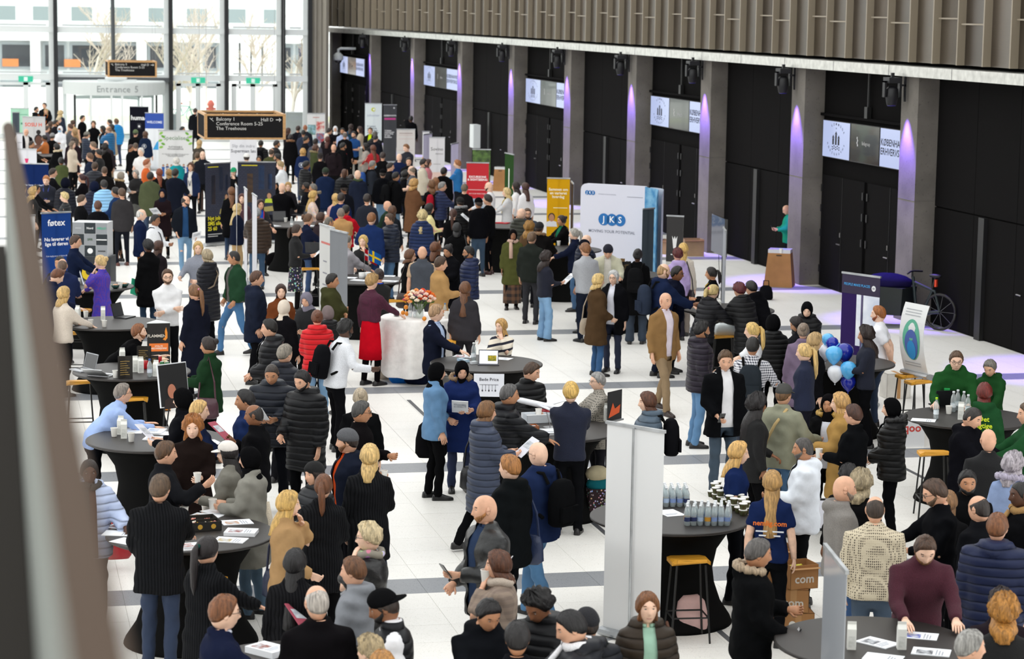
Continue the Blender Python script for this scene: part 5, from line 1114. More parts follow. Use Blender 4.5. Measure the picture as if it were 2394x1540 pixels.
PEOPLE = '''
@ 0 240 4.53
385 40 1.78m 100 short:1e1a18 l hoodie:1a1a1c t:1a1a1c dd bd=2a201c lan=e0702a | in black hoodie with orange lanyard beside the glass doors, far left
470 -2 1.84m 190 short:2a2320 l jacket:1c1d20 t:1c1c1e pp | in black jacket standing tallest by the far left glass doors
487 62 1.68f 180 long:c0a070 l tee:1a1a1c t:1a1a1c kk lan=e0702a | in black top with orange lanyard facing forward at far left
640 80 1.70f 20 curlylong:d8bd8c p jacket:2a3140 t:20242c dd hl=.2 | in dark jacket standing before a mullion, back turned, far left
622 150 1.70m 70 short:c9b896 p coat:3a3430 t:222222 dd | in dark coat turned right, left of the revolving door
540 195 1.66f 80 long:4a3426 l jacket:3a2c22 t:1c1c1c dh | in brown jacket just right of SOSU banner
592 180 1.76m 95 short:1c1816 m jacket:24242a t:1c1c1c dd bd=1c1816 | in charcoal jacket behind person in white headscarf
497 242 1.66f 85 bun:4a3628 l sweater:4a4650 t:222222 dd | in grey sweater at the edge of SOSU banner
875 130 1.80m 110 short:1a1715 l tee:17171a t:1c1c1e dd | in plain black t-shirt beside the revolving door
772 180 1.70f 20 bun:5a4030 l coat:b99a72 t:2a2a2a dd | in camel coat seen from behind near the entrance
990 190 1.74f 180 long:5a3d2a l tee:151517 j:2c3442 gg | in black t-shirt with arms apart in front of entrance
1160 175 1.70f 270 short:3a2c24 l jacket:4a4440 t:1c1c1c dh | in taupe jacket behind person in teal-blue jacket
1232 165 1.78m 320 short:6b4a34 l puffer:1f86c8 j:2c3a58 dd | in bright blue jacket facing away at the entrance
1182 225 1.66f 290 bob:2a201c l coat:b9a58a t:1c1c1c dh | in beige coat between two blue jackets
1088 250 1.64f 240 curlylong:1a1514 b jacket:1c1e26 t:1c1c1c dd hl=.14 | in dark jacket facing left, below black t-shirt near entrance
1152 250 1.84m 285 horse:8a6a50 l puffer:24608c w:a8967c fd | in steel-blue jacket and beige trousers holding a hand to the face
636 245 1.70f 190 hijab:ecebef b coat:e6e6ea t:9a9aa0 hh mask=9cc4de | in white headscarf, white coat and blue face mask
742 220 1.78m 285 short:5a3c28 l sweater:56565a t:222222 hd | in grey sweater turned left near person in white headscarf
785 288 1.66f 250 long:a07c50 l cardigan:4a4038 t:222222 dd | in brown cardigan below person in grey sweater
920 305 1.70f 80 beanie:78746c l puffer:2c3444 t:1c1c1c dh | in grey beanie and slate puffer jacket
985 410 1.78m 280 short:7a6450 l jacket:2a2a2e:e4d8c4 t:1c1c1c dd | in dark jacket over cream collar, centre of far left crowd
768 405 1.70f 110 long:7c6a58 p cardigan:d8c8b4 t:1a1a1c kk | in cream cardigan with hands clasped, far left crowd
770 368 1.72m 340 buzz:3a2a22 d coat:2e2228 t:1c1c1c dd | in dark plum coat behind person in cream cardigan
555 320 1.68f 20 beanie:8a8a8a l coat:161618 t:161618 dd | in grey pompom beanie and black coat, back turned
470 340 1.66f 270 short:17120f b sweater:b8682c t:1c1c1c tt | in orange sweater beside SOSU banner
280 278 1.78m 150 none:0 l blazer:1b1b20:e6e2de t:1b1b20 dd p=18 | in black suit and white shirt in front of SOSU banner
128 308 1.80m 60 buzz:1c1412 d blazer:1a1a1e:e0e0e4 t:1a1a1e dd | in black suit at the far left edge of the crowd
335 402 1.60f 90 short:2a1e18 m jacket:2a2624 t:1c1c1c tt | in dark top behind banner with diamond logo
600 430 1.68f 290 bob:1d1816 l parka:18181a t:161618 hh fur=d9c6a4 | in black parka with cream fur hood, far left
648 575 1.68f 330 bun:1c1614 b parka:4c5434 t:1c1c1c tt | in olive parka facing the white counter at far left
950 528 1.80m 285 short:6a4c36 l jacket:232a3c t:1c1c1c dh gl | in navy jacket and glasses, back row left
1045 490 1.80m 275 short:191514 m sweater:141416 t:141416 dd gl | in black sweater and glasses beside navy jacket
1112 432 1.66f 10 curlylong:1e1614 m coat:1a1818 t:1c1c1c dd hl=.15 | in black coat seen from behind, left of steel-blue jacket
1122 402 1.76m 0 none:0 p jacket:3c3438 t:222222 dd | in grey-brown jacket seen from behind, far left crowd
1005 625 1.80m 5 short:4a3526 l puffer:2c2e36 t:1c1c1c tt | in dark quilted jacket with blue trim facing away
1106 676 1.78m 350 buzz:5a4230 l jacket:1e1c1c t:1c1c1c dd | in black jacket seen from behind next to quilted jacket
562 690 1.78m 75 short:33241c l blazer:1a1a1e:d8d8dc t:1a1a1e td | in black suit talking to person in olive parka
487 768 1.80m 180 short:b8743c p sweater:161b2c t:1a1a1e hh lan=3a4a9c p=16 | in navy sweater with blue lanyard looking down
868 752 1.66f 260 pony:3a1418 l jacket:18161a t:18181a tt | in black jacket leaning to white table, far left
1282 730 1.62f 60 hijab:9a9084 m parka:2a2624 t:1c1c1c dd fur=c8a97c | in patterned beige headscarf and fur-collared coat
1436 284 1.74m 10 beanie:5c6a48 l coat:17181a t:17181a dd | in green beanie and black coat facing humac banner
1540 300 1.74f 5 bob:5a3a28 l hoodie:1b2740 t:b8a894 dd | in navy hoodie with white back logo and beige trousers
1436 425 1.76m 350 buzz:5a4636 l coat:18181a t:18181a dd | in black coat in the aisle left of white polo shirt
1388 440 1.66f 100 short:4a2c20 m jacket:1c1a1c t:1c1c1c dd | in black top half hidden behind black coat, left aisle
1492 474 1.82m 200 short:dcd8d2 p tee:e4e2e0 t:3a3a40 dh gl | in white polo shirt walking through the left aisle
1556 594 1.78m 80 short:a86038 p sweater:c85a1c t:2a2a2e tt | in orange sweater left of Specialised banner
1436 708 1.64f 195 bob:a8a49e p cardigan:1a181a s:6a6a66 hh it=Rpaper gl hl=.06 | in black cardigan and grey skirt reading a paper
1868 574 1.74f 350 bob:d8d4cc p parka:1c8c94 t:222222 tt hl=.06 | in teal jacket facing the Specialised banner
2022 630 1.72f 190 bob:5a3826 l jacket:1f2a48:e2ded8 t:17181c dd gl lan=26324e | in navy jacket, white top and lanyard right of Specialised banner
2092 520 1.76m 10 short:5c4630 l hoodie:cdbb98 t:4a3a34 dd bp=5c8c80 | in cream hooded jacket with sage backpack
2146 514 1.80m 175 none:0 p jacket:22242c t:222222 dd | in dark jacket facing camera behind cream hood
1592 730 1.80m 5 short:1e1a18 m parka:50563e j:3a4c68 dd | in olive parka and jeans with back turned
1688 696 1.70f 345 long:8a4426 p coat:18181a t:18181a hh | in black coat beside olive parka, back half turned
1856 694 1.82m 10 short:2a221e l parka:1e2230 t:1c1c1c tt | in dark navy parka facing Specialised banner
1790 700 1.66f 330 long:a8804c l coat:2a2420 t:1c1c1c dd | in dark coat half hidden behind navy parka
1720 908 1.66f 180 hijab:1c2030 m coat:271c20 t:1a1a1c hh it=Rpaper | in navy headscarf and maroon coat holding a paper
1966 988 1.76m 165 horse:2a221e l jacket:1c2028:27466c j:6f94b4 dp gl bd=3a302a st=w y=-50 it=Lpaper | in dark jacket, blue shirt and light jeans walking
1290 900 1.80m 335 short:5a4230 l blazer:3c3a3c t:22242c dd sh=5a2c22 | in grey blazer seen from behind, left aisle
1222 890 1.76m 285 short:1c1816 m jacket:1e3358 t:1c1c1c hd it=Lcup | in blue jacket turned left beside grey blazer
1100 814 1.76m 335 short:241e1c m puffer:8fc2ea t:1c1c1c dd | in pale blue hooded puffer jacket
1036 1034 1.76m 350 short:5a3626 l hoodie:18181c t:1c1c1e dd | in black hoodie in front of pale blue puffer
866 970 1.78m 70 short:4c3828 p jacket:17171a t:18181a dd | in black jacket looking right, above checkered display
680 944 1.66f 275 curly:dcc48a p cardigan:2a2c30 t:1c1c1c dh mk=puffer | in dark quilted vest above the checkered display, facing left
692 800 1.74m 10 hood:171a28 m puffer:171a28 t:1c1c1c dd | in navy hooded puffer, hood up, left crowd
350 895 1.70f 70 curlylong:c8a468 p sweater:151517 t:151517 td hl=.2 | in black sweater reaching right, above the føtex banner
1496 1128 1.78m 80 horse:d8d4ce p blazer:17213e:dfe4ec t:7a4a1c dd sh=1f1a1a | in navy blazer and brown trousers, left aisle
1646 1180 1.74m 110 short:17120f b sweater:e4e6ea t:22242c hd it=Rcup xs=1b2034 | in white sweatshirt with dark strap holding a cup
800 1398 1.80m 90 short:4c3526 l shirt:18213a t:18181c tt | in navy shirt standing behind checkered display
235 860 1.74m 40 short:6a5644 l shirt:9ab2dc t:2a2c34 dd | in light blue shirt half hidden by the railing
385 868 1.62f 100 bob:17120f m jacket:1a1a1c t:1a1a1c tt | in black jacket behind black sweater, above føtex banner
1000 838 1.70m 20 hood:1a2036 m puffer:1a2036 t:1c1c1c dd | in dark blue hood beside pale blue puffer
@ 400 240 4.53
255 55 1.80m 5 short:3a2c24 l coat:1a1c20 t:1a1a1c dd | in black coat alone by the glass wall behind the sign
120 250 1.72m 100 short:1c1816 m jacket:26262c t:1c1c1c dd | in charcoal jacket partly hidden left of hanging sign
300 392 1.66f 20 bob:c8a674 p jacket:4a443c t:1c1c1c dd | in brown jacket just below left corner of hanging sign
950 395 1.72m 5 short:1a1614 m puffer:18181c t:18181a dd bp=16161a | in black puffer with backpack below hanging sign
1120 395 1.80m 85 short:241c18 m puffer:17171a t:17171a dd bd=241c18 | in black puffer looking right below hanging sign
1062 485 1.80m 10 horse:4a3a2c l jacket:4a4c30 t:1c1c1c dd | in olive jacket seen from behind below sign
930 560 1.60f 180 bun:241a16 m sweater:2a2628 t:1c1c1c tt | in dark sweater peeking right of white slogan banner
1126 535 1.78m 270 short:17120f m jacket:24242a t:1c1c1c dd bd=17120f | in grey jacket turned left by lilac pole banner
800 535 1.80m 0 cap:e8e6e2 p jacket:22304c t:1c1c1c tt | in white cap and navy jacket facing slogan banner
1152 612 1.80m 280 short:b09468 p shirt:e0e2e6 t:22242c tt l=10 | in white shirt leaning over by black job banner
662 685 1.66f 185 cap:2f9a6c p jacket:1a1a1c t:1a1a1c fd hb=8a8680 | in green cap and black jacket between black banners
1240 265 1.70f 60 bob:4a2c20 l jacket:2a2426 t:1c1c1c dd | in dark jacket at right end of hanging sign
1345 240 1.74m 10 short:3a2a22 l coat:1e1e24 t:1c1c1c dd | in dark coat near the photo banner
1420 235 1.80m 350 buzz:a0603c p jacket:262a34 t:1c1c1c dd | in slate jacket left of the photo banner
1402 285 1.72m 0 short:17120f m sweater:1f2940 t:1c1c1c dd | in navy sweater facing the photo banner
1430 350 1.74m 80 short:17120f m jacket:1f2026 t:1c1c1c dd | in black jacket turned right below photo banner
1265 332 1.70f 0 short:241c1a l parka:161618 t:161618 dd fur=8a5c34 | in black parka with brown fur hood by the sign
1530 376 1.80m 20 buzz:241814 d jacket:4a4a52 t:1c1c1c dd | in grey jacket amid far centre crowd
1646 324 1.66f 350 hijab:e2d8cc l coat:2a2426 t:1c1c1c dd | in cream headscarf in far centre crowd
1656 356 1.68f 10 long:5a2c20 l jacket:241f22 t:1c1c1c dd hl=.22 | in dark jacket seen from behind beside cream headscarf, far centre
1676 265 1.70m 60 short:2a1e1a l jacket:1f1c20 t:1c1c1c dd | in black jacket left of person in white headscarf
1740 246 1.66f 180 hijab:e8e8ea l jacket:1c1a20 t:1c1c1c hh | in white headscarf and black jacket, far centre
1816 264 1.80m 185 short:17120f m shirt:aab6d4 t:22242c kk bd=17120f | in pale blue shirt facing camera, far centre
1842 310 1.80m 5 horse:6a625a l coat:17171a t:17171a dd | in long black coat with back turned, far centre
1905 225 1.70f 20 long:33211a l jacket:1f4058 t:1c1c1c dd hl=.2 | in petrol jacket left of jobcenter banner
1936 300 1.78m 200 short:241c18 l tee:264a80 t:1c1c1c hh bd=4a3426 | in blue t-shirt and dark jacket near jobcenter banner
2000 250 1.70f 265 long:3a241c l cardigan:b8a690 t:22222a hh | in beige cardigan in front of jobcenter banner
2110 260 1.78m 190 short:5a4a3a l jacket:22221f:c8e020 t:1c1c1c dd | in black jacket over neon yellow vest
2166 340 1.76m 30 buzz:2a2422 l jacket:1d1f28 t:1c1c1c dd | in dark blue jacket in front of charcoal banner
2160 300 1.80m 15 short:5c564e l puffer:1a1b20 t:1c1c1c dd | in black puffer seen from behind by charcoal banner
2062 425 1.70f 270 long:17120f m jacket:a09890 t:1a1a1c gh | in grey-beige jacket smiling at grey counter
2140 446 1.70f 330 long:6a3a24 p sweater:a81c24 t:22222a td | in red sweater leaning on grey counter
2242 520 1.78m 0 short:33231c l shirt:18181a t:1a1a1c dd | in black shirt right of red sweater
1396 480 1.74f 10 bob:c89a58 p hoodie:1c2a4e j:2a3850 dd | in navy hoodie with round white back print
1530 442 1.68f 70 long:5a3828 l parka:444a30 t:1c1c1c hh fur=8a7a52 | in green parka with fur hood, far centre
1580 530 1.70f 5 beanie:2c2624 l coat:18171a t:161618 dd | in dark beanie and black coat, far centre
1722 440 1.80m 5 none:0 l jacket:2a2226 t:1c1c1c dd bp=2a2226 | in plum jacket with backpack, far centre
1822 420 1.78m 70 short:17120f m hoodie:161618 t:161618 dd bd=17120f lan=b02430 | in black hoodie with red detail facing right
1432 612 1.78m 60 short:1c1614 b puffer:17171a j:5a7490 dd | in black puffer and jeans, back crowd centre
1636 685 1.78m 5 beanie:2c3a2a l parka:1b2744 j:2c3c58 dd | in green beanie and navy hooded parka
1836 700 1.78m 190 none:0 d puffer:15161a t:18181a dd | in shiny black puffer facing camera mid crowd
1906 760 1.60f 30 bob:33221a l coat:b0a498 t:1c1c1c hd it=Lcup | in pale coat holding a cup behind navy coat
1976 715 1.80m 330 none:0 p coat:22283a t:3a3a40 dd sc=3c4a2c | in navy coat with green hood collar
2136 610 1.76m 80 short:8a8680 m jacket:2c3038 t:1c1c1c dd mask=9cc8e4 bp=2f4f8c | in dark jacket with light blue mask and blue backpack
2242 700 1.80m 0 cap:17171a l hoodie:16171c wj:6a8cac dd | in black cap, black hoodie and pale jeans
1430 840 1.74m 265 short:17120f b jacket:1a1b20 t:1a1a1c dh bd=17120f | in black jacket turned left above floral blouse
1506 856 1.72m 275 buzz:7a746c m jacket:22242c t:1a1a1c dd fur=8a7a60 | in dark jacket with fur hood behind floral blouse
1506 930 1.74f 80 long:d0a860 p shirt:d8c0b0 t:1c1c22 hg mk=floral c2=5a3a3a it=Rpaper hl=.3 | in patterned blouse holding a white paper
1176 850 1.82m 10 none:0 p jacket:151518 t:151518 tt | in black jacket at table by job banner
1240 838 1.66f 180 long:c09a60 p jacket:2a282c t:1c1c1c dd | in dark jacket peeking beside black jacket
1830 856 1.72m 330 cap:161618 b jacket:1a1c24 t:1a1a1c dd | in black cap beside shiny black puffer
1802 950 1.80m 10 short:2f221c l blazer:1a2850 t:1a2440 dd | in navy suit with white collar facing away, left one
1742 960 1.66f 350 long:d8b06c p cardigan:d8a8a0 t:1c1c1c dd | in pink cardigan half hidden by navy suit
2076 960 1.80m 0 short:2a1e18 l sweater:141a2c t:2a2c34 dd | in dark navy sweater with white collar, back turned
1798 1116 1.78m 350 buzz:8a7a6c l coat:b98f5e t:22222a tt hem=.75 | in camel jacket seen from behind, beside red hoodie
1850 1080 1.76m 20 short:17120f m hoodie:b81828 t:1c1c22 tt | in red hoodie next to camel jacket
2124 1160 1.84m 15 short:8a5a34 p blazer:1c2d58 t:1a2848 gd wd=1.05 | in blue suit with back turned in centre
1452 1170 1.72f 80 bun:6a4a30 l blazer:1c2238:c4706c j:2c4468 tt | in navy blazer over pink top at back table
1330 1284 1.74f 85 pony:3c2a20 l cardigan:141417 s:16182a dh lm=floral it=Rpaper hem=.9 hl=.16 | in black cardigan and floral skirt reading papers
1586 1160 1.60f 60 bob:4a3226 l jacket:3a3034 t:1c1c1c tt | in brown jacket at back table
1672 1210 1.72m 60 buzz:6a645c m jacket:2a2426 t:1c1c1c dd | in dark jacket behind white reddish banner
640 890 1.74f 350 long:7a4e2c l coat:17171a j:2c4260 dd hl=.3 | in black coat standing before slanted black banner
704 1066 1.68f 60 long:d8bc84 p jacket:1a2034 t:b0946c hh | in navy jacket and tan trousers behind white banner edges
946 1020 1.72f 160 long:3a241e l cardigan:18161c:2050b0 t:1a1a1e th lan=c02444 | in blue top with red lanyard at back table
912 1110 1.74m 350 short:8a8a8a l puffer:3c2e24 j:34506c td | in brown puffer jacket right of white banner edges
752 960 1.66f 180 long:5a2c22 p cardigan:4a2a34 t:1c1c1c dd | in plum cardigan seen between white banner edges
1862 1400 1.76m 60 short:7a7670 l blazer:9a979c:d8dce4 t:3a3a40 tt | in light grey blazer at flag table
2036 1400 1.68f 185 bob:d8b46c p sweater:141416 t:141416 fT y=10 | in black sweater resting cheek on hand at flag table
@ 800 240 4.53
672 435 1.84m 220 short:8a5e38 p sweater:171a2a t:1a1a1e ht gl p=16 | in navy sweater and glasses looking down, below beige banner
605 540 1.80m 0 none:0 p blazer:1a2444 t:1a2240 dd | in navy suit seen from behind, left of beige banner
730 138 1.82m 10 buzz:1c1816 d blazer:17171a t:17171a ed | in black suit phoning by the far pillar
706 576 1.76m 180 short:2a1e18 l jacket:1e1c20 t:1c1c1c hh | in dark jacket facing camera, right of navy suit back
512 630 1.76m 85 short:2a201c l jacket:1c1c20 t:1c1c1c dd | in black jacket turned right behind black cap
736 670 1.80m 285 horse:8a7a6a p tee:5a5c62 t:4a4a50 gd gl | in grey t-shirt gesturing to the left
862 590 1.80m 85 short:241a16 l cardigan:cfc4b0:4c5a74 t:2a2c34 hh gl bd=241a16 | in cream cardigan over blue-grey shirt
912 596 1.66f 100 long:4a2a20 l sweater:c87880 t:22222a dd | in pink sweater behind cream cardigan
1220 600 1.80m 280 short:a86a3c p shirt:2f6ea8 t:22242c tt | in blue shirt by the pillar behind Excursions banner
1078 680 1.80m 20 short:17120f m hoodie:141416 t:141416 td wd=1.08 | in black hoodie left of person in blue shirt
990 790 1.68f 340 long:8a5a34 l coat:2a2428 t:1c1c1c dd | in dark coat turned away behind navy puffer with red backpack
950 826 1.68f 350 curlylong:7a5230 l jacket:1a1a1c t:1a1a1c dd hl=.16 | in black jacket seen from behind, left of red backpack
1062 834 1.74m 85 short:8c8a88 l puffer:1a2444 t:1c1c22 tt bp=a01c2c | in navy puffer with red backpack turned right
1296 856 1.74f 5 short:6a5c48 l jacket:1c1a1c t:1c1c1c dd wd=1.1 | in black jacket in front of Excursions banner
1556 840 1.82m 280 none:0 p shirt:e8e8ec t:22222a tt bd=3a2a20 | in white shirt facing left, right of Excursions banner
1742 898 1.70f 265 long:e0c48c p blazer:c8c8ca:17171a t:22222a tt lan=e0c01c hl=.14 | in light grey blazer with yellow lanyard
1840 838 1.70f 285 long:2a1c18 l sweater:e6e4e4 t:22222a dd gl hl=.26 | in white sweater and glasses, left of the two in white
1942 845 1.70f 330 long:4a2c20 l sweater:eae8ea t:22222a dd hl=.28 | in white sweater seen from behind, right of the two in white
760 805 1.74f 40 curlylong:c89a5c p coat:6a4a34 t:1c1c1c dh it=Rpaper hl=.1 hem=.4 | in long brown coat holding a paper, back turned
570 730 1.74m 60 short:17120f m parka:161618 j:5a7890 dh bp=1a1a1c | in black parka with black backpack and jeans
672 716 1.66f 70 curlylong:17120f b jacket:16161a t:1c1c1c gd hl=.12 | in black jacket gesturing beside grey t-shirt
1250 998 1.70f 330 beanie:121214 l puffer:151518 t:151518 hh fur=8c8c8e | in black beanie and grey fur hood
1540 964 1.84m 290 short:2a201a l jacket:141517 t:141417 hh it=Lpaper sh=3a1c1c | in black jacket and trousers holding a booklet, centre aisle
1446 1004 1.76m 330 cap:141416 m hoodie:141418 j:2c4258 dd | in black cap and hood beside booklet holder
925 1064 1.70f 70 long:17120f l sweater:e8dc9c t:8a7c70 hh mk=ombre c2=e0a0c8 it=Rflyer hl=.14 | in yellow and pink fading sweater
850 1140 1.72f 10 curlylong:dcc690 p puffer:1a2a50 t:1c1c24 dd hl=.3 | in navy puffer seen from behind beside yellow-pink sweater
1176 1120 1.70f 10 pony:4a2a1c l jacket:141416 t:141416 hd hl=.36 | in black jacket seen from behind, right of pink sweater
1215 1270 1.68f 0 bob:121012 m coat:131315 t:131315 dd sb=131315 | in black coat with black shoulder bag, centre
480 1040 1.72m 300 none:0 l jacket:26382c t:1c1c1c hd gl | in dark green jacket and glasses looking left
530 1090 1.72f 20 long:5a3c28 l jacket:22262c t:1c1c1c dd hl=.26 | in dark jacket half hidden behind shiny navy jacket
500 1170 1.80m 240 short:4c3828 l puffer:1d2434 j:3c5c7c hh | in shiny navy jacket and jeans facing left
1900 1120 1.78m 50 none:0 p puffer:33342c t:222224 tt wd=1.1 | in bulky olive puffer leaning to red leaflet table
1962 1114 1.76m 170 short:5a4230 l jacket:3c4450 t:222224 tt gl bd=6a4a34 | in grey-blue jacket and glasses behind olive puffer
1810 1340 1.62f 175 hijab:1a1718 b parka:4c4e2a ls:6a4a34 dd sc=c0a090 lm=plaid l2=241c1c ls=.35 it=Lpaper hem=.55 | in olive coat, scarf and long checked skirt
2010 1364 1.78m 20 short:6a523c l jacket:2c302c t:3a3a3e dd | in dark green jacket and grey trousers left of navy sweater
2090 1262 1.74m 20 beanie:18191e m parka:1c1a1a t:1f1f24 tt fur=8a6a4a | in black beanie and fur-trimmed coat at JKS table
1982 1258 1.66f 40 curlylong:a07434 l coat:5a4430 t:1c1c1c dd hl=.18 | in brown coat left of fur-trimmed coat, JKS table
1000 1480 1.66f 10 long:7a4a28 l jacket:2a2628 t:1c1c1c dd hl=.22 | in dark jacket seen from behind beside grey padded vest
@ 60 460 3.757
300 520 1.74m 200 short:1c1614 m jacket:22242c t:1c1c1c tt | in dark jacket behind purple dress table
322 545 1.78m 355 horse:6a5444 l parka:20294a t:1c1c24 tt | in navy parka leaning on purple dress table, back turned
310 634 1.78m 60 fringe:6a3e24 p jacket:1b2138 t:1a1a20 dt p=28 l=8 | in navy jacket looking down, above cream sweater
655 508 1.76f 285 bun:d8b880 p dress:3c30a8 s:3c30a8 ft mk=dots c2=7a3a6a ms=1.4 hem=.42 | in purple patterned dress at bar table
335 785 1.68f 45 bob:c8a468 p sweater:cfc3b6 t:17171a tt hl=.12 | in cream sweater typing at bar table
1075 374 1.76f 320 curly:151214 d coat:141416 j:24405c dh it=Lgreen | in black coat holding green folder
1166 384 1.66f 40 long:4a2c1e l jacket:2a2428 j:2c3c54 dd hl=.28 | in dark jacket right beside black coat with green folder
1245 630 1.82m 165 short:5a3e2a p shirt:e6e6e8 t:18181a cc gl bd=6a4a30 | in white shirt with arms folded and glasses
1482 764 1.76f 310 pony:7c5636 l coat:1b1e2c t:18181c dd scr=d88ca8 hl=.36 hem=.36 | in long navy coat with pink scrunchie
1515 390 1.74f 175 long:d0ac70 p sweater:888c98 t:3a3c44 gg hl=.2 | in grey sweater gesturing with both hands
1592 460 1.72f 300 bob:a8987c p lpuffer:1a1b24 t:18181c dh hl=.04 xs=8a7a6a | in long black puffer coat facing left
1830 475 1.82m 240 buzz:1f1a18 m bomber:23402c:55524f j:3f6c98 pp st=w y=30 | in green bomber jacket, grey top and blue jeans
2030 645 1.82m 85 short:5a3a28 l parka:23293a:57503e t:1b1b1f pd by=.05 | in dark parka with glasses on head
2242 765 1.66f 170 bob:3c241a p coat:6a3a20 t:1c1c1c dh hl=.1 | in rust brown coat looking at camera
985 1110 1.72m 85 short:8a5430 p tee:121214 t:141416 tt l=44 p=-18 bd=8a5430 | in black t-shirt leaning over bar table
1602 1224 1.70f 280 bun:2a1e1a m bomber:1f3a24 t:1a1a1c hh hem=.72 it=Lfolder sb=4a2a34 sbs=L | in dark green bomber holding white folder
2138 1068 1.80m 255 short:17120f l puffer:15161b:e6e6ea t:1a1a1c ka y=10 | in black puffer over white t-shirt looking left
@ 560 480 3.757
815 594 1.76m 95 short:191513 m parka:3e3f26 t:1c1c1c cc hem=.78 | in olive parka with folded arms
580 764 1.68f 200 hijab:7c7886 l cardigan:17181c t:1a1a1c hh p=20 | in grey headscarf and black cardigan looking down
390 828 1.66f 20 hijab:d6cabb l coat:17161a t:151517 dd | in cream headscarf and black coat, back turned
682 914 1.70f 350 bun:6a3c24 p puffer:c01820 j:6c90b0 hh | in bright red puffer jacket seen from behind
776 878 1.64f 330 hijab:746868 m puffer:17171a t:151517 dd | in mauve-grey headscarf and black puffer
940 1004 1.80m 60 curly:131010 d sweater:e2e4ea t:141417 dg l=12 bp=17171b bd=131010 | in white sweatshirt with black backpack
400 1214 1.78m 40 short:8c8478 l puffer:1a1d28 t:1b1b1f dd | in dark puffer with back turned below black puffer and white t-shirt
1165 598 1.76f 40 curly:b08c58 p sweater:4a1430 s:c00e20 dt mk=dots c2=30101e ms=1.6 hem=.98 tights=171417 | in burgundy blouse and red skirt
1225 550 1.70f 340 bun:2a1a18 l cardigan:141416:2a50c0 t:141416 dt | in black cardigan over blue top, flower table
1500 384 1.70f 95 bob:6a4428 l jacket:1a1a1c t:1a1a1c dd gl sb=3a2a26 hl=.08 | in black jacket and glasses with brown bag
1606 360 1.80m 0 none:0 l tee:4a4e56:c0a488 t:3a3a40 dd vest=1 | in grey padded vest over beige t-shirt
1716 320 1.68f 20 long:6a3e22 l jacket:1c1a1e t:1c1c1c dd hl=.18 | in black jacket seen from behind, left of reader in black coat
1822 344 1.70f 210 bun:161214 m coat:18181c j:27405c hh it=Lpaper p=20 | in black coat reading a printed sheet
1770 444 1.82m 75 short:4a3424 l jacket:b08a5a t:2c2c34 dh | in tan zip jacket turned right
2012 354 1.74m 260 short:191513 m puffer:1c2544 j:2a3a5c dd gl bd=2a2220 | in navy puffer with red hood lining
1982 668 1.72f 10 long:6a4226 l jacket:38363a t:2c2a2e dd hl=.36 | in dark grey suit with back turned, right of flowers
1730 864 1.84m 112 short:b08c68 p blazer:1b1f30:b4c6e6 t:1b1f30 dT y=-35 | in navy suit and light blue shirt, smiling
@ 1120 400 3.757
592 704 1.64f 65 curlylong:2a1c18 l sweater:161a2e wj:7fa6cc dh hl=.2 it=Rpaper | in navy sweater and light blue wide jeans
725 384 1.70f 240 bun:2c1c18 m blazer:151517:1f6a4c t:151517 TT | in black blazer over green top at JKS table
835 498 1.68f 270 pony:a8a49c p jacket:191f34 j:3c5c80 Td | in navy jacket reaching left over JKS table
945 560 1.78m 60 none:0 p puffer:1b2236 t:1c1c22 dd | in navy puffer with glasses pushed up, before JKS wall
925 600 1.72m 300 cap:1b1c26 m jacket:1a1c28 t:1c1c22 dd | in dark cap beside grey sweater
935 624 1.82m 330 short:8a5c38 l sweater:a8aab0 t:1f2534 cd bd=8a5c38 | in light grey sweater with back turned
1135 652 1.78m 180 beanie:17182a l jacket:c2c0aa:e0dcd4 t:3a3a40 tt l=28 p=24 | in dark beanie and cream jacket bending over urn
1395 678 1.74f 10 bun:141012 d coat:131315 wj:2c3848 dd bp=1a1a1c | in black coat with black backpack before JKS wall
1622 814 1.80m 75 horse:b08c60 p parka:1a2440 t:1f2434 dt bp=2c3444 bd=9a744c | in navy parka with slate backpack at far table
1742 830 1.76m 110 short:17120f b hoodie:181c2e t:1c1c22 hh gl | in navy hoodie and dark glasses holding a card
1745 674 1.70f 340 curly:5a1c1c l hoodie:b4a0d0 t:2c2a34 dd sb=241c1c | in lilac hoodie with dark shoulder bag
1795 630 1.74f 10 long:dcb468 p sweater:c9bfb2 t:8a8078 dd hl=.26 | in cream sweater beside lilac hoodie, back turned
2040 838 1.72f 275 pony:1e1614 m blazer:151518 t:151518 hh lan=d8b020 hl=.2 | in black jacket with yellow lanyard by screen stand
2062 992 1.70f 60 pony:c8b078 p puffer:18181e t:18181c dt l=16 scr=e0389c hl=.14 | in black puffer with pink scrunchie bending to table
1050 898 1.70f 70 bob:d8b878 p coat:4a3826 j:2c5480 da hl=.08 sb=a89884 sbs=L | in long brown coat and blue jeans, pair in front
1182 868 1.72f 200 bob:c9c9c9 p parka:17171b:e2e4f0 j:1f2740 da gl hl=.06 sh=17171a | in black parka over white shirt, arm bent, beside brown coat
1640 1068 1.84m 145 none:0 l blazer:8a6a44:e4d8e4 t:8f7a60 dd st=w sh=2a1c18 | in tan blazer, pale shirt and beige trousers
1962 1318 1.76m 80 curly:151112 m puffer:2a2430 j:5c84ac dd bd=151112 | in dark plum puffer and jeans facing right
195 1294 1.66f 200 long:c89c5c p sweater:e6dccb t:2a2a30 fT mk=stripes c2=17182a ms=1.6 y=20 hl=.26 | in cream striped sweater smiling, hand at chin
@ 1460 560 3.349
895 334 1.74f 330 curly:5a1a22 l lpuffer:141417 t:141417 tt l=24 hem=.6 | in black quilted coat bending over table
985 318 1.80m 320 short:1c1716 l hoodie:141418 t:141417 tt l=30 | in black hoodie with pink back print bending over
1165 594 1.68f 0 hood:131315 m puffer:131315 t:131315 dd | in black hooded coat, hood up, by balloons table
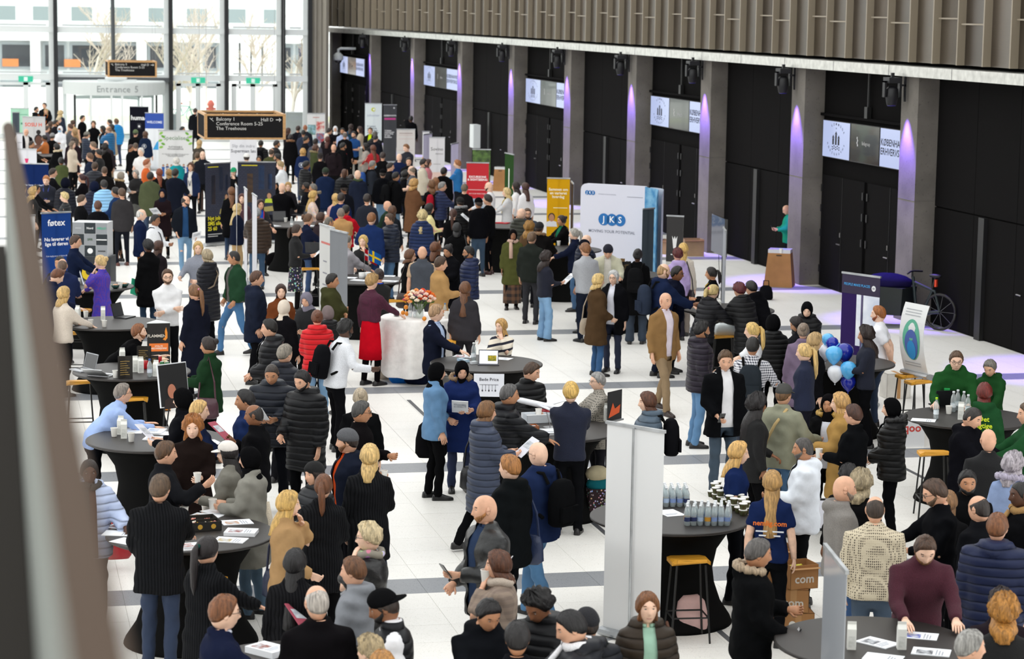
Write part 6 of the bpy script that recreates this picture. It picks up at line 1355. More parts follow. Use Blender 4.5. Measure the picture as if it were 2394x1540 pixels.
1325 604 1.66f 265 long:241a1a m jacket:17181e t:17181c tt p=26 hl=.12 | in dark jacket looking down beside hooded black coat
1430 490 1.70f 190 hijab:141417 p puffer:151518 t:151518 kk p=24 | in black headscarf and black jacket looking down
1402 650 1.68f 10 bun:8a7868 l coat:7a6a80 t:2a2230 dd | in mauve-grey coat with back turned at balloons
1495 726 1.72f 80 long:b89868 p jacket:18181c t:17171a dd hl=.22 | in black jacket facing the balloons
1408 808 1.72f 290 pony:dcb878 p sweater:17203c t:20202a kk hl=.36 | in navy sweater with clasped hands at balloons
1000 644 1.72f 285 pony:dcb870 p tee:e6e8ec t:2a2a30 tt hl=.28 | in white t-shirt behind checked shirt
1005 760 1.78m 10 short:1c1816 m shirt:e4e4ea j:1f2838 tg mk=plaid c2=1b2238 ms=1.5 bp=2c3238 | in checked shirt with grey backpack
1890 680 1.70f 275 curlylong:2a1a16 m sweater:161c30 t:131316 hh hl=.26 | in navy sweater holding hands up near balloons
1990 514 1.84m 285 short:a0602c p tee:e8e8ee j:233450 bb bd=9a4a20 by=.06 wd=1.08 | in white chef jacket with hands behind back
795 864 1.86m 165 short:5a4028 l coat:131417:e6e6ea j:3c4c5c da hem=.72 it=Rphone p=16 y=10 sh=131315 | in black coat and white shirt looking at phone
180 1190 1.66f 265 bob:5a3420 p puffer:4c5a68 t:1c1c22 dd bp=17171b hl=.1 | in slate puffer beside white banner
1042 1210 1.68f 75 curlylong:171113 b cardigan:131315 t:131315 kd hl=.34 | in black cardigan beside sage jacket
1250 1128 1.80m 40 cap:4c4c4a l jacket:8e8f7c wj:45688c dg wd=1.08 hb=7a5a3c xs=c0a878 | in grey cap and sage jacket gesturing
1692 1194 1.70f 280 long:c89c60 p coat:a8844c t:2a241c ha hl=.24 | in camel coat facing left, beside black jacket with cup
1792 1284 1.72f 300 short:4a2c20 l jacket:131417 t:17171a hd it=Lcup | in black jacket holding a cup next to camel coat
2092 1238 1.68f 275 hijab:121214 p puffer:141416:e2e4e8 t:131316 ka fur=1c1c1e it=Rpaper | in black headscarf and fur-trimmed jacket holding leaflets
1600 1206 1.68f 200 hijab:151316 m parka:151517:d8dce8 t:151517 dd fur=c8a050 | in black headscarf and gold fur hood behind camel coat
@ 120 760 3.209
530 432 1.80m 75 short:8a8078 l shirt:9fb6e4 t:17191f tT l=38 gl p=-14 | in light blue shirt leaning on bar table
985 470 1.68f 285 hijab:121214 p jacket:17181d:8a1428 t:17171a hh it=Rfolder | in black headscarf and red top holding clipboard
1110 558 1.72f 80 short:d8b070 p blazer:1b2440 t:1b2238 dt | in navy blazer at second bar table, facing right
1060 678 1.72f 175 curlylong:a86a34 p coat:231a18 t:17171a ha hl=.16 it=Lcup | in dark brown coat facing camera, holding a cup
860 864 1.80m 75 short:5c4028 l jacket:1f2024 t:22242c gG | in black quilted jacket pointing with raised finger
815 1114 1.84m 10 short:5a4634 l jacket:1a1b1e j:22304a aT mk=ribbed wd=1.08 hem=.74 sh=17171a | in black ribbed jacket and dark jeans, front left
285 1004 1.70f 165 bun:171112 d puffer:a8b4d0:5a3c34 t:3a2a28 ga sc=3c3834 | in pale blue puffer and dark scarf by the railing
1322 868 1.68f 275 cap:e4ded8 p blazer:7c7a72:141416 t:3a3a38 ha hb=171315 gl it=Rcup | in white cap, black scarf and grey blazer
1488 910 1.70f 280 hijab:131315 l coat:8a8880 j:4c6478 hh it=Lcup | in black headscarf and grey coat holding a cup
1452 478 1.78m 260 short:151214 m jacket:1d2c54 t:17191f hd | in blue jacket facing left behind blue brochure
1522 598 1.74m 275 horse:2a2422 b jacket:151518 t:151518 hH it=Rflyer | in black jacket holding up a blue brochure
1650 300 1.82m 185 buzz:3a302a m puffer:20242e t:18191f hh it=Rpaper p=22 wd=1.06 | in charcoal puffer looking down at papers
1868 338 1.82m 215 short:171315 l lpuffer:15161a t:121316 da bd=171315 p=20 hem=.6 | in long shiny black puffer with hands low
1972 1022 1.66f 230 beanie:141416 l puffer:2a2c30 t:17171a dd hb=2a1c18 | in black beanie and charcoal puffer
2042 1112 1.70f 5 pony:6a3e20 l jacket:1c1d20 t:151517 hh mk=ribbed hl=.26 it=Lpaper hem=.62 | in black ribbed coat holding paper, back turned, centre left
1780 1240 1.70f 80 long:d0a860 p coat:a8865e t:2a2420 fa hl=.22 sb=1b2440 sbs=L | in camel coat with blue handbag eating
2220 774 1.80m 250 beanie:55565a l parka:1c2130:b04018 t:1c1c22 dd bd=8a5c38 y=20 | in grey beanie and orange sweater under dark parka
@ 160 1040 3.08
1000 652 1.70f 40 pony:1c1416 l jacket:1b1c1f t:151517 tt scr=12443c mk=ribbed hl=.36 hem=.62 | in black ribbed coat with green scrunchie
1125 1072 1.82m 70 short:7a4a28 p blazer:1a2038:d8e0f0 t:1a2038 dt gl | in navy suit at the bottom left
1630 748 1.68f 10 long:131013 m jacket:1b1b1e t:151517 dd mk=ribbed hl=.46 hem=.6 | in black ribbed coat at bottom left, arms down, back turned
2050 798 1.80m 285 short:6a4428 l hoodie:83868c t:22242c hd it=Lflyer | in grey hoodie holding a red flyer
2160 558 1.72f 275 curly:d8c49c p leather:121214 t:151517 fd gl sc=8a8478 sck=floral | in black leather jacket with patterned scarf
2170 -8 1.76f 5 bob:dcb878 p jacket:1d1e21 j:1f2a40 dh mk=ribbed hl=.16 hem=.62 | in black ribbed coat standing beside orange sweater, back turned
2232 1042 1.78m 265 cap:151517 b puffer:1a1b20:e8e8ec t:1c1c22 dd vest=1 bd=151112 p=20 cb=1 | in black backward cap and padded vest
2170 1368 1.66f 300 curly:b09c78 p jacket:4a4440 t:1c1c22 dd | in taupe top at the bottom edge, under backward cap
2262 1478 1.60f 330 bob:b07c40 p jacket:3a3430 t:1c1c22 dd | in brown top at the bottom edge, right of taupe top
1790 1015 1.78m 340 horse:b8b0a8 l coat:161417 t:161417 dd | in black coat mostly hidden behind backward cap
@ 760 780 3.209
265 404 1.70f 350 bun:b4a48c p bomber:131416 t:17171a dd | in black bomber with pale bun, back turned
275 500 1.76m 95 short:4c4a48 m jacket:171416 t:17171a ha gl it=Rcup | in dark jacket and glasses holding tilted cup
840 214 1.68f 75 hijab:121214 l jacket:5f88b0 t:131315 ad mk=denim hem=.78 sh=131315 | in black headscarf and denim jacket
1030 208 1.70f 170 hijab:131315 l parka:1c2a58 j:1f2a4c hh it=Rpaper fur=8a6c4c p=22 hem=.55 | in black headscarf and navy parka reading
1215 504 1.70f 70 bob:7a5430 l lpuffer:3b4254 t:151518 hh st=w sb=17171b sbs=L hl=.1 it=Rfolder | in slate long puffer walking right
1385 374 1.78m 85 short:5c5a5a m puffer:14161c t:15161a hT | in black puffer reaching over plane table
1570 214 1.78m 150 short:4a3424 l leather:121316 t:151518 dh it=Rcup y=-40 p=18 mk=puffer | in shiny black padded jacket holding a cup
1845 358 1.74m 5 fringe:d8b060 p sweater:151c34 t:131417 TT | in navy sweater and black trousers at plane table
2045 284 1.66f 250 short:9a9896 p cardigan:9a948a t:2a2a30 tt gl mk=dots c2=3a3836 ms=1.3 | in patterned grey cardigan and glasses
1385 902 1.80m 300 short:a8713c p parka:15181a t:17191d dd hem=.72 sb=1f2c4c | in black hooded jacket with blue cloth bag
1600 814 1.80m 310 none:0 p parka:1c2848 j:4f7ba4 dd bp=131416 hem=.80 st=w wd=1.06 gl=1 | in navy jacket with black backpack and jeans
1200 1212 1.86m 240 none:0 l leather:131517:2c3a54 t:151517 ha bd=a8703c it=Lphone wd=1.1 hem=.74 y=15 | in black leather jacket over blue hoodie, front
@ 720 1040 3.08
1370 756 1.68f 275 bob:5a3420 l coat:8f7e70 t:2a2420 fd sc=b8aa9c hl=.08 it=Lcup mk=plaid c2=7c6c62 ms=.8 | in checked beige coat drinking from cup
1325 1118 1.76m 160 short:151112 m hoodie:191b20 t:1a1a1e tt y=-10 p=26 | in black sports hoodie with white logo
1622 1068 1.76m 200 afro:131012 b puffer:17181c t:17171a tt y=20 p=30 | in black jacket looking down, right of sports hoodie
1510 1262 1.78m 0 short:151113 m blazer:17191f:e8e8ee t:17191f tt | in black suit with white collar, bottom centre
1858 1188 1.76m 260 short:141114 l puffer:1a1c24 t:1a1a1e tt sc=e8e8ec p=20 | in dark jacket with white hood
2012 1172 1.72m 340 beanie:232329 l puffer:141720 t:17171a dd | in patterned dark beanie behind white hood
@ 1400 800 3.08
1010 712 1.72f 100 long:dcae68 p tee:18264e t:15171c da hl=.2 | in navy t-shirt smiling at bottle table
1252 922 1.70f 10 long:b48c54 p tee:17244a t:131417 dd hl=.44 | in navy t-shirt with orange back print
1475 688 1.76m 275 buzz:4a4644 m puffer:dfe4ec:2a2a2e t:17171a ha bd=6a645e mk=cloth | in white puffer jacket carrying a black case
1770 962 1.82m 85 none:0 l hoodie:7c7874:2a2626 j:3a5c8c dd mk=knit bd=8a7a6c wd=1.08 | in grey and black hoodie with orange zip
1890 922 1.68f 30 curlylong:a8987a l jacket:151517 t:17171a dd hl=.12 | in black jacket turned away behind grey and black hoodie
1992 1112 1.80m 5 horse:3a2c22 l sweater:cbbfa6 j:3a4a5c dd mk=dots c2=4a4038 ms=1.7 wd=1.12 | in cream dotted knit sweater seen from behind
1800 878 1.64f 350 curly:131012 b jacket:1a1818 t:17171a dd | in black top hidden behind grey hoodie
1165 1408 1.78m 85 short:5c5856 m parka:131416 t:131417 ha fur=a8937a p=10 it=Rphone hem=.78 | in black parka with tan fur hood, front right
@ 1380 1060 3.2085
430 1036 1.66f 172 bob:7a4c28 p puffer:33291f:9cc0ac t:17171a dd sb=5a3420 sbs=L hl=.12 p=-2 | in dark brown puffer with sage hood facing camera
@ 1900 700 3.666
1235 438 1.84m 195 short:5c4430 p hoodie:1f4a24 t:17171a tt l=20 gl wd=1.12 y=-10 | in green hoodie and glasses leaning forward
1510 516 1.70f 215 short:7a746e l hoodie:1d4422 t:17171a tt p=26 | in green hoodie looking down, rightmost facing the camera
1475 712 1.70f 10 bob:6a2018 p hoodie:20492a t:17171a dd hl=.1 | in green hoodie with yellow back slogan
1400 932 1.78m 125 buzz:2c2624 l parka:15151b t:151519 tt p=22 | in black jacket looking down at green hoodie table
1510 1112 1.78m 0 none:0 l sweater:121316 t:141418 dd | in black sweater with back turned, below green hoodie slogan
1720 1316 1.68f 40 curlylong:b8b0b8 p jacket:8a9cc0 t:2a2a34 dd fur=b0a8bc hl=.14 | in pale blue jacket with lilac fur collar, right edge
1330 1456 1.78m 195 short:151112 m jacket:151517 t:151517 dd bd=151112 y=-15 | in black jacket facing camera, below black sweater at right
1845 880 1.80m 270 short:5a4430 l hoodie:20492a t:17171a TT | in green hoodie cut off by the right edge
@ 1784 1060 3.208
1260 188 1.82m 265 short:4c3628 l shirt:131418 t:131418 ht gl bd=6a5440 p=20 wd=1.06 | in black shirt and glasses looking down
1390 278 1.66f 20 long:8a6440 l jacket:1c1c1e t:17171a dd | in black top mostly hidden behind black shirt, right
1622 318 1.76m 320 horse:2a201c l jacket:17181c t:17171a dd | in dark jacket turned left, behind navy quilted jacket
1762 440 1.82m 20 short:7a4c2c l puffer:1a2240 j:2c4c80 dd wd=1.12 | in navy quilted jacket seen from behind
1230 628 1.82m 178 short:4c3424 p sweater:421424 t:1a1a1e tt l=14 p=26 bd=7a5434 wd=1.1 | in burgundy sweater leaning on front right table
1812 1062 1.70f 10 curlylong:b07830 p sweater:141416 t:151517 dd hl=.14 | in black sweater with back turned, bottom right corner
1792 1010 1.72m 5 curly:2a1a18 m jacket:2a2228 t:17171a dd | in dark top hidden behind black sweater, bottom right corner
1562 1316 1.76m 80 short:9a9894 l jacket:4a4a50 t:1c1c22 dd | in grey jacket facing right at the bottom right edge
1935 216 1.78m 260 buzz:151112 d coat:151518 t:151518 dd sc=a07c4c | in black coat and tan scarf at right edge
@ 0 0 1
1836 480 1.66m 265 none:0 l jacket:1f8c6c t:17171f hh it=Lphone c2=2c3a9c p=24 | in green and blue jacket leaning by the right wall
'''
ox = oy = 0.0; sc_ = 1.0; PL = []
for ln in PEOPLE.strip().splitlines():
    if ln[0] == '@': ox, oy, sc_ = map(float, ln[1:].split()); continue
    a, lb = ln.split('|'); tk = a.split(); O = dict(o.split('=') if '=' in o else (o, '1') for o in tk[9:])
    lean = float(O.get('l', 0)); hp = float(O.get('p', 4))+lean*.35; tpc = head_top(lean, float(O.get('y', 0)), hp, tk[4].split(':')[0])[3]
    PL.append(dict(px=ox+float(tk[0])/sc_, py=oy+float(tk[1])/sc_, h=float(tk[2][:-1]), h0=float(tk[2][:-1]), s=tk[2][-1], face=float(tk[3]), tk=tk, lb=lb.strip(), tp=tpc))
def root_of(P):
    S = P['h']/1.75; p = at(P['px'], P['py'], P['tp'][2]*S); phi = R(P['face'])+YAW; cz, sz = math.cos(-phi), math.sin(-phi); a, b_ = P['tp'][0]*S, P['tp'][1]*S
    return np.array([p.x-(a*cz-b_*sz), p.y-(a*sz+b_*cz)])
# people stand clear of one another and of the tables: small height changes slide them along the line of sight
tabs = [np.array([v.x, v.y]) for v in TABS.values()]
for it in range(70):
    C = np.array([root_of(P) for P in PL]); D = np.linalg.norm(C[:, None]-C[None], axis=-1); dh = np.zeros(len(PL)); rad = np.linalg.norm(C, axis=1)
    for i, j in zip(*np.where((D < .50) & (D > 0))):
        if i < j: n, f = (i, j) if rad[i] < rad[j] else (j, i); dh[n] += .0035; dh[f] -= .0035
    for t_ in tabs:
        d = np.linalg.norm(C-t_, axis=1)
        for i in np.where(d < .98)[0]: dh[i] += .0035 if rad[i] < np.linalg.norm(t_) else -.0035
    if not dh.any(): break
    for P, x in zip(PL, dh): P['h'] = min(max(P['h']+max(-.006, min(.006, x)), P['h0']-.11, 1.50), P['h0']+.10)
for P in PL:
    tk = P['tk']; person(P['px'], P['py'], '%.4f%s' % (P['h'], P['s']), P['face'], tk[4], tk[5], tk[6], tk[7], tk[8], tk[9:], P['lb'])
finish_people()
# ------------------------------------------------------------------ things on the tables and on the floor
def atD(px, py, dist): d = ray(px, py); return Vector(CO + d*dist)
def depth(p): return float((np.array(p)-CO)@fwd)
TZ = 1.051
_ct = MB(); _ct.box(-.035, .035, -.035, .035, 0, .165); _ct.add([(-.035, -.035, .165), (.035, -.035, .165), (.035, .035, .165), (-.035, .035, .165), (-.035, 0, .2), (.035, 0, .2)], [(0, 1, 5, 4), (2, 3, 4, 5), (1, 2, 5), (3, 0, 4)]); _ctm = _ct.mesh('carton_body')
_cs = MB(); _cs.box(-.035, .035, -.002, .002, .2, .222); _csm = _cs.mesh('carton_seal')
_cp = MB(); _cp.box(-.026, .026, -.0365, -.035, .02, .11); _cpm = _cp.mesh('printed_block')
def carton(px, py, label, rz=0):
    t = thing('milk_carton', label, 'carton', at(px, py, TZ), rz-YAW, 'white milk cartons'); link('carton_body', _ctm, mat('print', 'e6e6e0'), t); link('carton_seal', _csm, mat('print', 'dcdcd6'), t); link('printed_block', _cpm, mat('photo', 'c9cac4', 'e8e8e4', 8), t)
def paper(px, py, label, rz=0, c='eceef2', w=.21, h=.297, stack=.004, z=TZ, pic=None, cat='paper'):
    t = thing('leaflet', label, cat, at(px, py, z), rz-YAW, 'printed sheets on the tables')
    q = MB(); q.box(-w/2, w/2, -h/2, h/2, 0, stack); obj('sheet', q, mat('print', c), t)
    if pic:
        q = MB(); q.box(-w*.4, w*.15, -h*.05, h*.38, stack, stack+.0012); obj('printed_picture', q, mat('photo', pic, 'c9cdd2', 9), t)
    for k in range(3):
        q = MB(); q.box(-w*.4, w*(.3-.1*k), -h*(.16+.08*k), -h*(.13+.08*k), stack, stack+.0012); obj('printed_line', q, mat('print', 'a2a6b0'), t)
def laptop(px, py, label, rz, c='3a3b3e', scr='17181c', z=TZ, op=105):
    t = thing('laptop', label, 'laptop', at(px, py, z), rz-YAW)
    q = MB(); q.box(-.16, .16, -.11, .11, 0, .016); obj('base', q, mat('brushed', c), t); q = MB(); q.box(-.14, .14, -.02, .09, .016, .018); obj('keyboard', q, mat('plain', '17171a'), t)
    q = MB(); q.box(-.16, .16, -.004, .004, 0, .22); l = obj('lid', q, mat('brushed', c), t, (0, .11, .012), rot=(R(90-op)*1.0, 0, 0)); q = MB(); q.box(-.15, .15, -.006, -.004, .012, .208); obj('display', q, mat('gloss', scr) if scr != 'on' else mat('emit', 'c8d0e0', s=.8), l)
def bottle(loc, label, cap_='e6eaee', lab_='2a3560', grp='small water bottles', h=.2, r_=.03):
    t = thing('water_bottle', label, 'bottle', loc, random.uniform(0, 3), grp); s_ = h/.2; t.scale = (r_/.03, r_/.03, s_)
    link('bottle_body', _bm, mat('water', 'eef6f8'), t); link('cap', _bc, mat('print', cap_), t); link('bottle_label', _bl, mat('print', lab_), t)
_b = MB(); _b.lathe([(.02, 0), (.029, .004), (.03, .06), (.028, .075), (.03, .09), (.03, .125), (.022, .155), (.011, .178), (.011, .186)], 14); _bm = _b.mesh('bottle_body', True)
_b = MB(); _b.lathe([(.0145, .184), (.0145, .2), (.012, .202)], 12); _bc = _b.mesh('cap', True)
_b = MB(); _b.lathe([(.0308, .045), (.0308, .085)], 14, cap=False); _bl = _b.mesh('bottle_label', True)
for px, py, l in ((212, 762, 'white paper cup left of the other at laptop bar table'), (244, 764, 'white paper cup at front edge of laptop bar table'), (201, 742, 'white paper cup beside milk carton on laptop bar table'), (267, 1020, 'left white paper cup before person in light blue shirt'), (307, 1032, 'right white paper cup before milk cartons'), (431, 1208, 'white paper cup behind box of sweets'), (270, 883, 'white paper cup left of black menu stand'), (186, 663, 'white paper cup left on purple dress table'), (281, 674, 'white paper cup between green bowls'), (1044, 742, 'white paper cup on white tablecloth'), (1594, 724, 'white paper cup on table behind tan blazer'), (2218, 967, 'white paper cup on green hoodie table'), (668, 519, 'white paper cup on back table near laptop'), (745, 522, 'white paper cup right side of back table'), (1306, 574, 'white paper cup on JKS black table')): cup(at(px, py, TZ), l)
for px, py, l in ((182, 746, 'milk carton at left of laptop bar table'), (241, 748, 'milk carton at back of laptop bar table'), (290, 1024, 'front milk carton beside paper cups'), (283, 1015, 'rear milk carton beside paper cups'), (316, 869, 'milk carton right behind menu stand'), (329, 871, 'milk carton beside red can'), (365, 879, 'milk carton in front of green cans'), (286, 849, 'milk carton at the back of menu table'), (1990, 1516, 'left milk carton at front right table'), (2107, 1516, 'right milk carton at front right table'), (1679, 727, 'milk carton on table behind tan blazer'), (1419, 984, 'white carton at right of plane table'), (2246, 980, 'white carton on green hoodie table')): carton(px, py, l, random.uniform(-.4, .4))
for px, py, rz, l, pic, st in ((312, 1008, .1, 'white sheet under cuff of light blue shirt', None, .004), (363, 1010, -.1, 'stack of folded grey brochures on second bar table', '8fa3c8', .02), (367, 1026, 1.5, 'white brochure with blue mark on second bar table', '3a8ac8', .012), (398, 1014, 1.2, 'white sheet beside the blue brochure', None, .004), (492, 1034, .5, 'white sheet at right end of second bar table', None, .003),
    (480, 1207, 1.2, 'white leaflet at the back edge of leaflet table', 'd0a27c', .006), (553, 1221, 1.9, 'open leaflet with photo on leaflet table', 'c08a5c', .006), (564, 1248, 1.5, 'thick stack of printed leaflets on leaflet table', '8a4038', .035), (539, 1263, 1.4, 'leaflet with small pictures below thick stack', 'b09a60', .008), (446, 1278, .4, 'leaflet with pink pictures at table front', 'a8584c', .006), (279, 1247, 1.5, 'white leaflet at left edge of leaflet table', None, .006), (289, 1231, 1.1, 'leaflet with red picture, left part of leaflet table', '9a3a3a', .005), (300, 1266, 1.0, 'white sheet at lower left of leaflet table', None, .003), (508, 1197, .8, 'small white card at back of leaflet table', None, .003),
    (1085, 833, 1.3, 'white sheet with red stripe on Bede Price table', 'a83444', .004), (1172, 838, 1.2, 'white sheet right of tablet', None, .003), (815, 649, 1.4, 'white sheet at left of flag table', None, .003), (840, 655, 1.2, 'white sheet in front of white box, flag table', None, .003), (911, 657, 1.3, 'white sheet at right end of flag table', None, .003), (905, 645, 1.5, 'white sheet at back right of flag table', None, .003), (640, 528, .7, 'white brochure on back table', 'b0b0b8', .006), (728, 528, 1.3, 'white sheets at right of back table', None, .006),
    (1290, 1012, .3, 'stack of white leaflets on plane table', None, .03), (1567, 1199, .4, 'white sheet beside front banner on bottle table', None, .003), (2159, 982, 1.3, 'white sheet on green hoodie table', None, .003), (2052, 1503, .8, 'white brochure beside left milk carton', '4a4a52', .008), (2177, 1525, 1.3, 'white brochure with dark print, front right table', '3a3a42', .008), (2065, 1538, 1.2, 'white brochure at the bottom edge, front right', None, .006), (2149, 1486, 1.3, 'white card with blue mark, front right table', '3a4ab0', .004),
    (627, 1526, .9, 'thick stack of leaflets at bottom left', '8a4a3c', .05), (692, 1534, .6, 'orange patterned leaflet at bottom left', 'b05a2c', .01), (760, 1528, .7, 'white brochure with yellow and black print, bottom', 'd8c020', .008), (1175, 522, 1.2, 'red leaflet on table below Excursions banner', None, .02)): paper(px, py, l, rz, 'eceef2' if 'red leaflet' not in l else 'c0202c', stack=st, pic=pic)
laptop(292, 742, 'black open laptop on the cup table', R(70)); laptop(192, 866, 'grey open laptop at left of menu table', R(-50), 'a9abb0'); laptop(240, 877, 'white laptop lying open beside menu stand', R(160), 'd8dadd', op=150); laptop(209, 664, 'small white laptop before purple dress', R(100), 'c9ccd2', 'on'); laptop(656, 517, 'black laptop on back table', R(20)); laptop(2205, 948, 'black laptop on green hoodie table', R(190)); laptop(700, 503, 'black laptop at the rear of back table', R(-30)); laptop(735, 590, 'dark laptop near banner back', R(170), z=1.0)
# sweets box
p = at(458, 1234, TZ); t = thing('sweets_tray', 'black tray of wrapped sweets on leaflet table', 'box', p, -YAW+.38)
q = MB(); bw, bd = .21, .17
q.box(-bw, bw, -bd, bd, 0, .006); q.box(-bw, bw, -bd, -bd+.006, 0, .09); q.box(-bw, bw, bd-.006, bd, 0, .09); q.box(-bw, -bw+.006, -bd, bd, 0, .09); q.box(bw-.006, bw, -bd, bd, 0, .09); q.box(-bw, bw, -.003, .003, 0, .085); obj('tray', q, mat('print', '17140f'), t)
for x in (-.12, 0, .13): q = MB(); q.disc((x, -bd-.001, .045), .024, 16); obj('gold_emblem', q, mat('print', 'c79a34'), t)
_sw = MB(); _sw.loft([[(math.cos(k*PI/3)*r_, math.sin(k*PI/3)*r_*.6, z) for k in range(6)] for r_, z in ((.012, 0), (.02, .006), (.02, .014), (.012, .02))]); _sw.box(-.034, -.018, -.006, .006, .006, .012); _sw.box(.018, .034, -.006, .006, .006, .012); _swm = _sw.mesh('wrapped_sweet')
for k in range(70):
    c_ = random.choice(['d8a832', 'd8a832', 'c9a24a', 'c87a6c', 'e0d8c8'])
    o = link('wrapped_sweet', _swm, mat('gloss', c_), None, p+Vector((0, 0, .02))); m = Matrix.Rotation(-YAW+.38, 3, 'Z') @ Vector((random.uniform(-.18, .18), random.uniform(-.145, .145), random.uniform(.0, .05))); o.location = p+m+Vector((0, 0, .012)); o.rotation_euler = (random.uniform(-.5, .5), random.uniform(-.5, .5), random.uniform(0, 6)); tag(o, 'wrapped sweet lying in the black tray', 'sweet', 'sweets in the tray')
# menu table
def menu(px, py, w, h, rz, label, z=TZ, c='1c1712'):
    t = thing('menu_stand', label, 'menu', at(px, py, z), rz-YAW)
    for sd in (-1, 1):
        q = MB(); q.box(-w/2, w/2, -.002, .002, 0, h); pnl = obj('menu_panel', q, mat('print', c), t, (0, 0, 0), rot=(0, 0, sd*.35))
        for k in range(7): q = MB(); q.box(-w*.38, w*(.3-.1*(k % 3)), -.004, -.002, h*(.16+.1*k), h*(.185+.1*k)); obj('menu_line', q, mat('print', 'a88a4c'), pnl)
menu(293, 884, .2, .3, .3, 'black folded menu stand with gold lines'); menu(306, 845, .14, .2, 0, 'small dark menu card behind menu stand'); menu(337, 852, .2, .26, 0, 'dark picture menu card by red cans'); menu(362, 858, .1, .16, 0, 'narrow blue and black menu card'); menu(1449, 636, .2, .26, .7, 'wood-framed chalkboard beside steel urn', c='8a6a44'); menu(1462, 648, .24, .3, .9, 'black chalkboard menu beside steel urn', c='1b1c1a')
_cn = MB(); _cn.lathe([(.026, 0), (.033, .008), (.033, .105), (.027, .118), (.026, .12)], 16); _cnm = _cn.mesh('can_body', True); _cl = MB(); _cl.lathe([(.025, .119), (.025, .121)], 14); _clm = _cl.mesh('can_lid')
for px, py, c_, l in ((341, 862, 'b81c24', 'red drink can left of the narrow card'), (373, 852, 'b81c24', 'red drink can at the back of menu table'), (379, 865, '1f6a34', 'left green drink can beside portrait board'), (391, 866, '1f6a34', 'right green drink can beside portrait board')):
    t = thing('drink_can', l, 'can', at(px, py, TZ)); link('can_body', _cnm, mat('gloss', c_), t); link('can_lid', _clm, mat('metal', 'b8b8bc'), t)
bottle(at(350, 880, TZ), 'clear spirit bottle in front of cartons', '3a5aa0', 'd8e0ec', 'single bottles', .24, .034); bottle(at(1107, 843, TZ), 'clear sanitizer bottle beside tablet', 'e8e8e8', 'e8ecf0', 'single bottles', .26, .036); bottle(at(682, 531, TZ), 'white pump bottle on back table', 'f0f0f0', 'f0f0f0', 'single bottles', .24, .034); bottle(at(2188, 979, TZ), 'water bottle with lime green cap', 'a8d820', 'e0e8ec', 'single bottles', .27, .033)
for k, (px, py) in enumerate(((2228, 962), (2238, 958), (2252, 962), (2262, 970))): bottle(at(px, py, TZ), '%s clear bottle of the cluster on green hoodie table' % ('leftmost', 'second', 'third', 'rightmost')[k], 'e0e4e8', 'd8e0e4', 'bottles on green hoodie table', .26, .036)
for k, (px, py) in enumerate(((270, 674), (291, 671))):
    t = thing('bowl', ('left', 'right')[k]+' dark green bowl on purple dress table', 'bowl', at(px, py, TZ)); q = MB(); q.lathe([(.035, 0), (.06, .02), (.085, .07), (.08, .07), (.03, .015)], 20); obj('bowl_wall', q, mat('gloss', '1f4a44'), t, smooth=True); q = MB(); q.ball((0, 0, .05), (.06, .06, .03), 12, 6); obj('filling', q, mat('photo', 'c8744c', 'd8c0a0', 20), t, smooth=True)
# bottles and snack cups on the bottle table
labs = ['2a3560', '27305c', 'a9bcd8', 'c8902c', '7f95c4', '9fb0d0', '7a90c0']; n_ = 0
for r_ in range(4):
    for k in range(7):
        b0 = at(1606+15.8*k, 1228, TZ); off = Vector((math.sin(.35)*r_*.075, math.cos(.35)*r_*.075, 0)); n_ += 1
        bottle(b0+off+Vector((random.uniform(-.006, .006), random.uniform(-.006, .006), 0)), 'water bottle in the block right of the white banner', lab_=labs[(k+r_*3) % 7], grp='front block of water bottles')
for r_ in range(4):
    for k in range(5):
        b0 = at(1541+16*k, 1184, TZ); off = Vector((math.sin(.2)*r_*.075, math.cos(.2)*r_*.075, 0))
        bottle(b0+off, 'water bottle in the rear block touching the white banner', lab_=labs[(k*2+r_) % 7], grp='rear block of water bottles')
_sc = MB(); _sc.lathe([(.03, 0), (.04, .05), (.042, .055)], 14); _scm = _sc.mesh('cup_body', True); _sl = MB(); _sl.lathe([(.044, .054), (.044, .062), (.03, .064)], 14); _slm = _sl.mesh('lid', True); _sf = MB(); _sf.ball((0, 0, .03), (.032, .032, .022), 9, 5); _sfm = _sf.mesh('snack')
for r_ in range(3):
    for k in range(8):
        a_ = at(1655+10.5*k, 1160+6.3*k, TZ); off = Vector((.06*r_+.03, .085*r_-.02, 0)); 
        for st_ in range(2 if (k+r_) % 3 else 1):
            t = thing('snack_cup', 'clear snack cup with white lid beside water bottles', 'snack cup', a_+off+Vector((0, 0, st_*.064)), 0, 'snack cups'); link('cup_body', _scm, mat('photo', '5a3a26', '5a6a3c', 30), t); link('lid', _slm, mat('print', 'eceae6'), t); link('snack', _sfm, mat('photo', '6a3a22', '3c5a2c', 30), t)
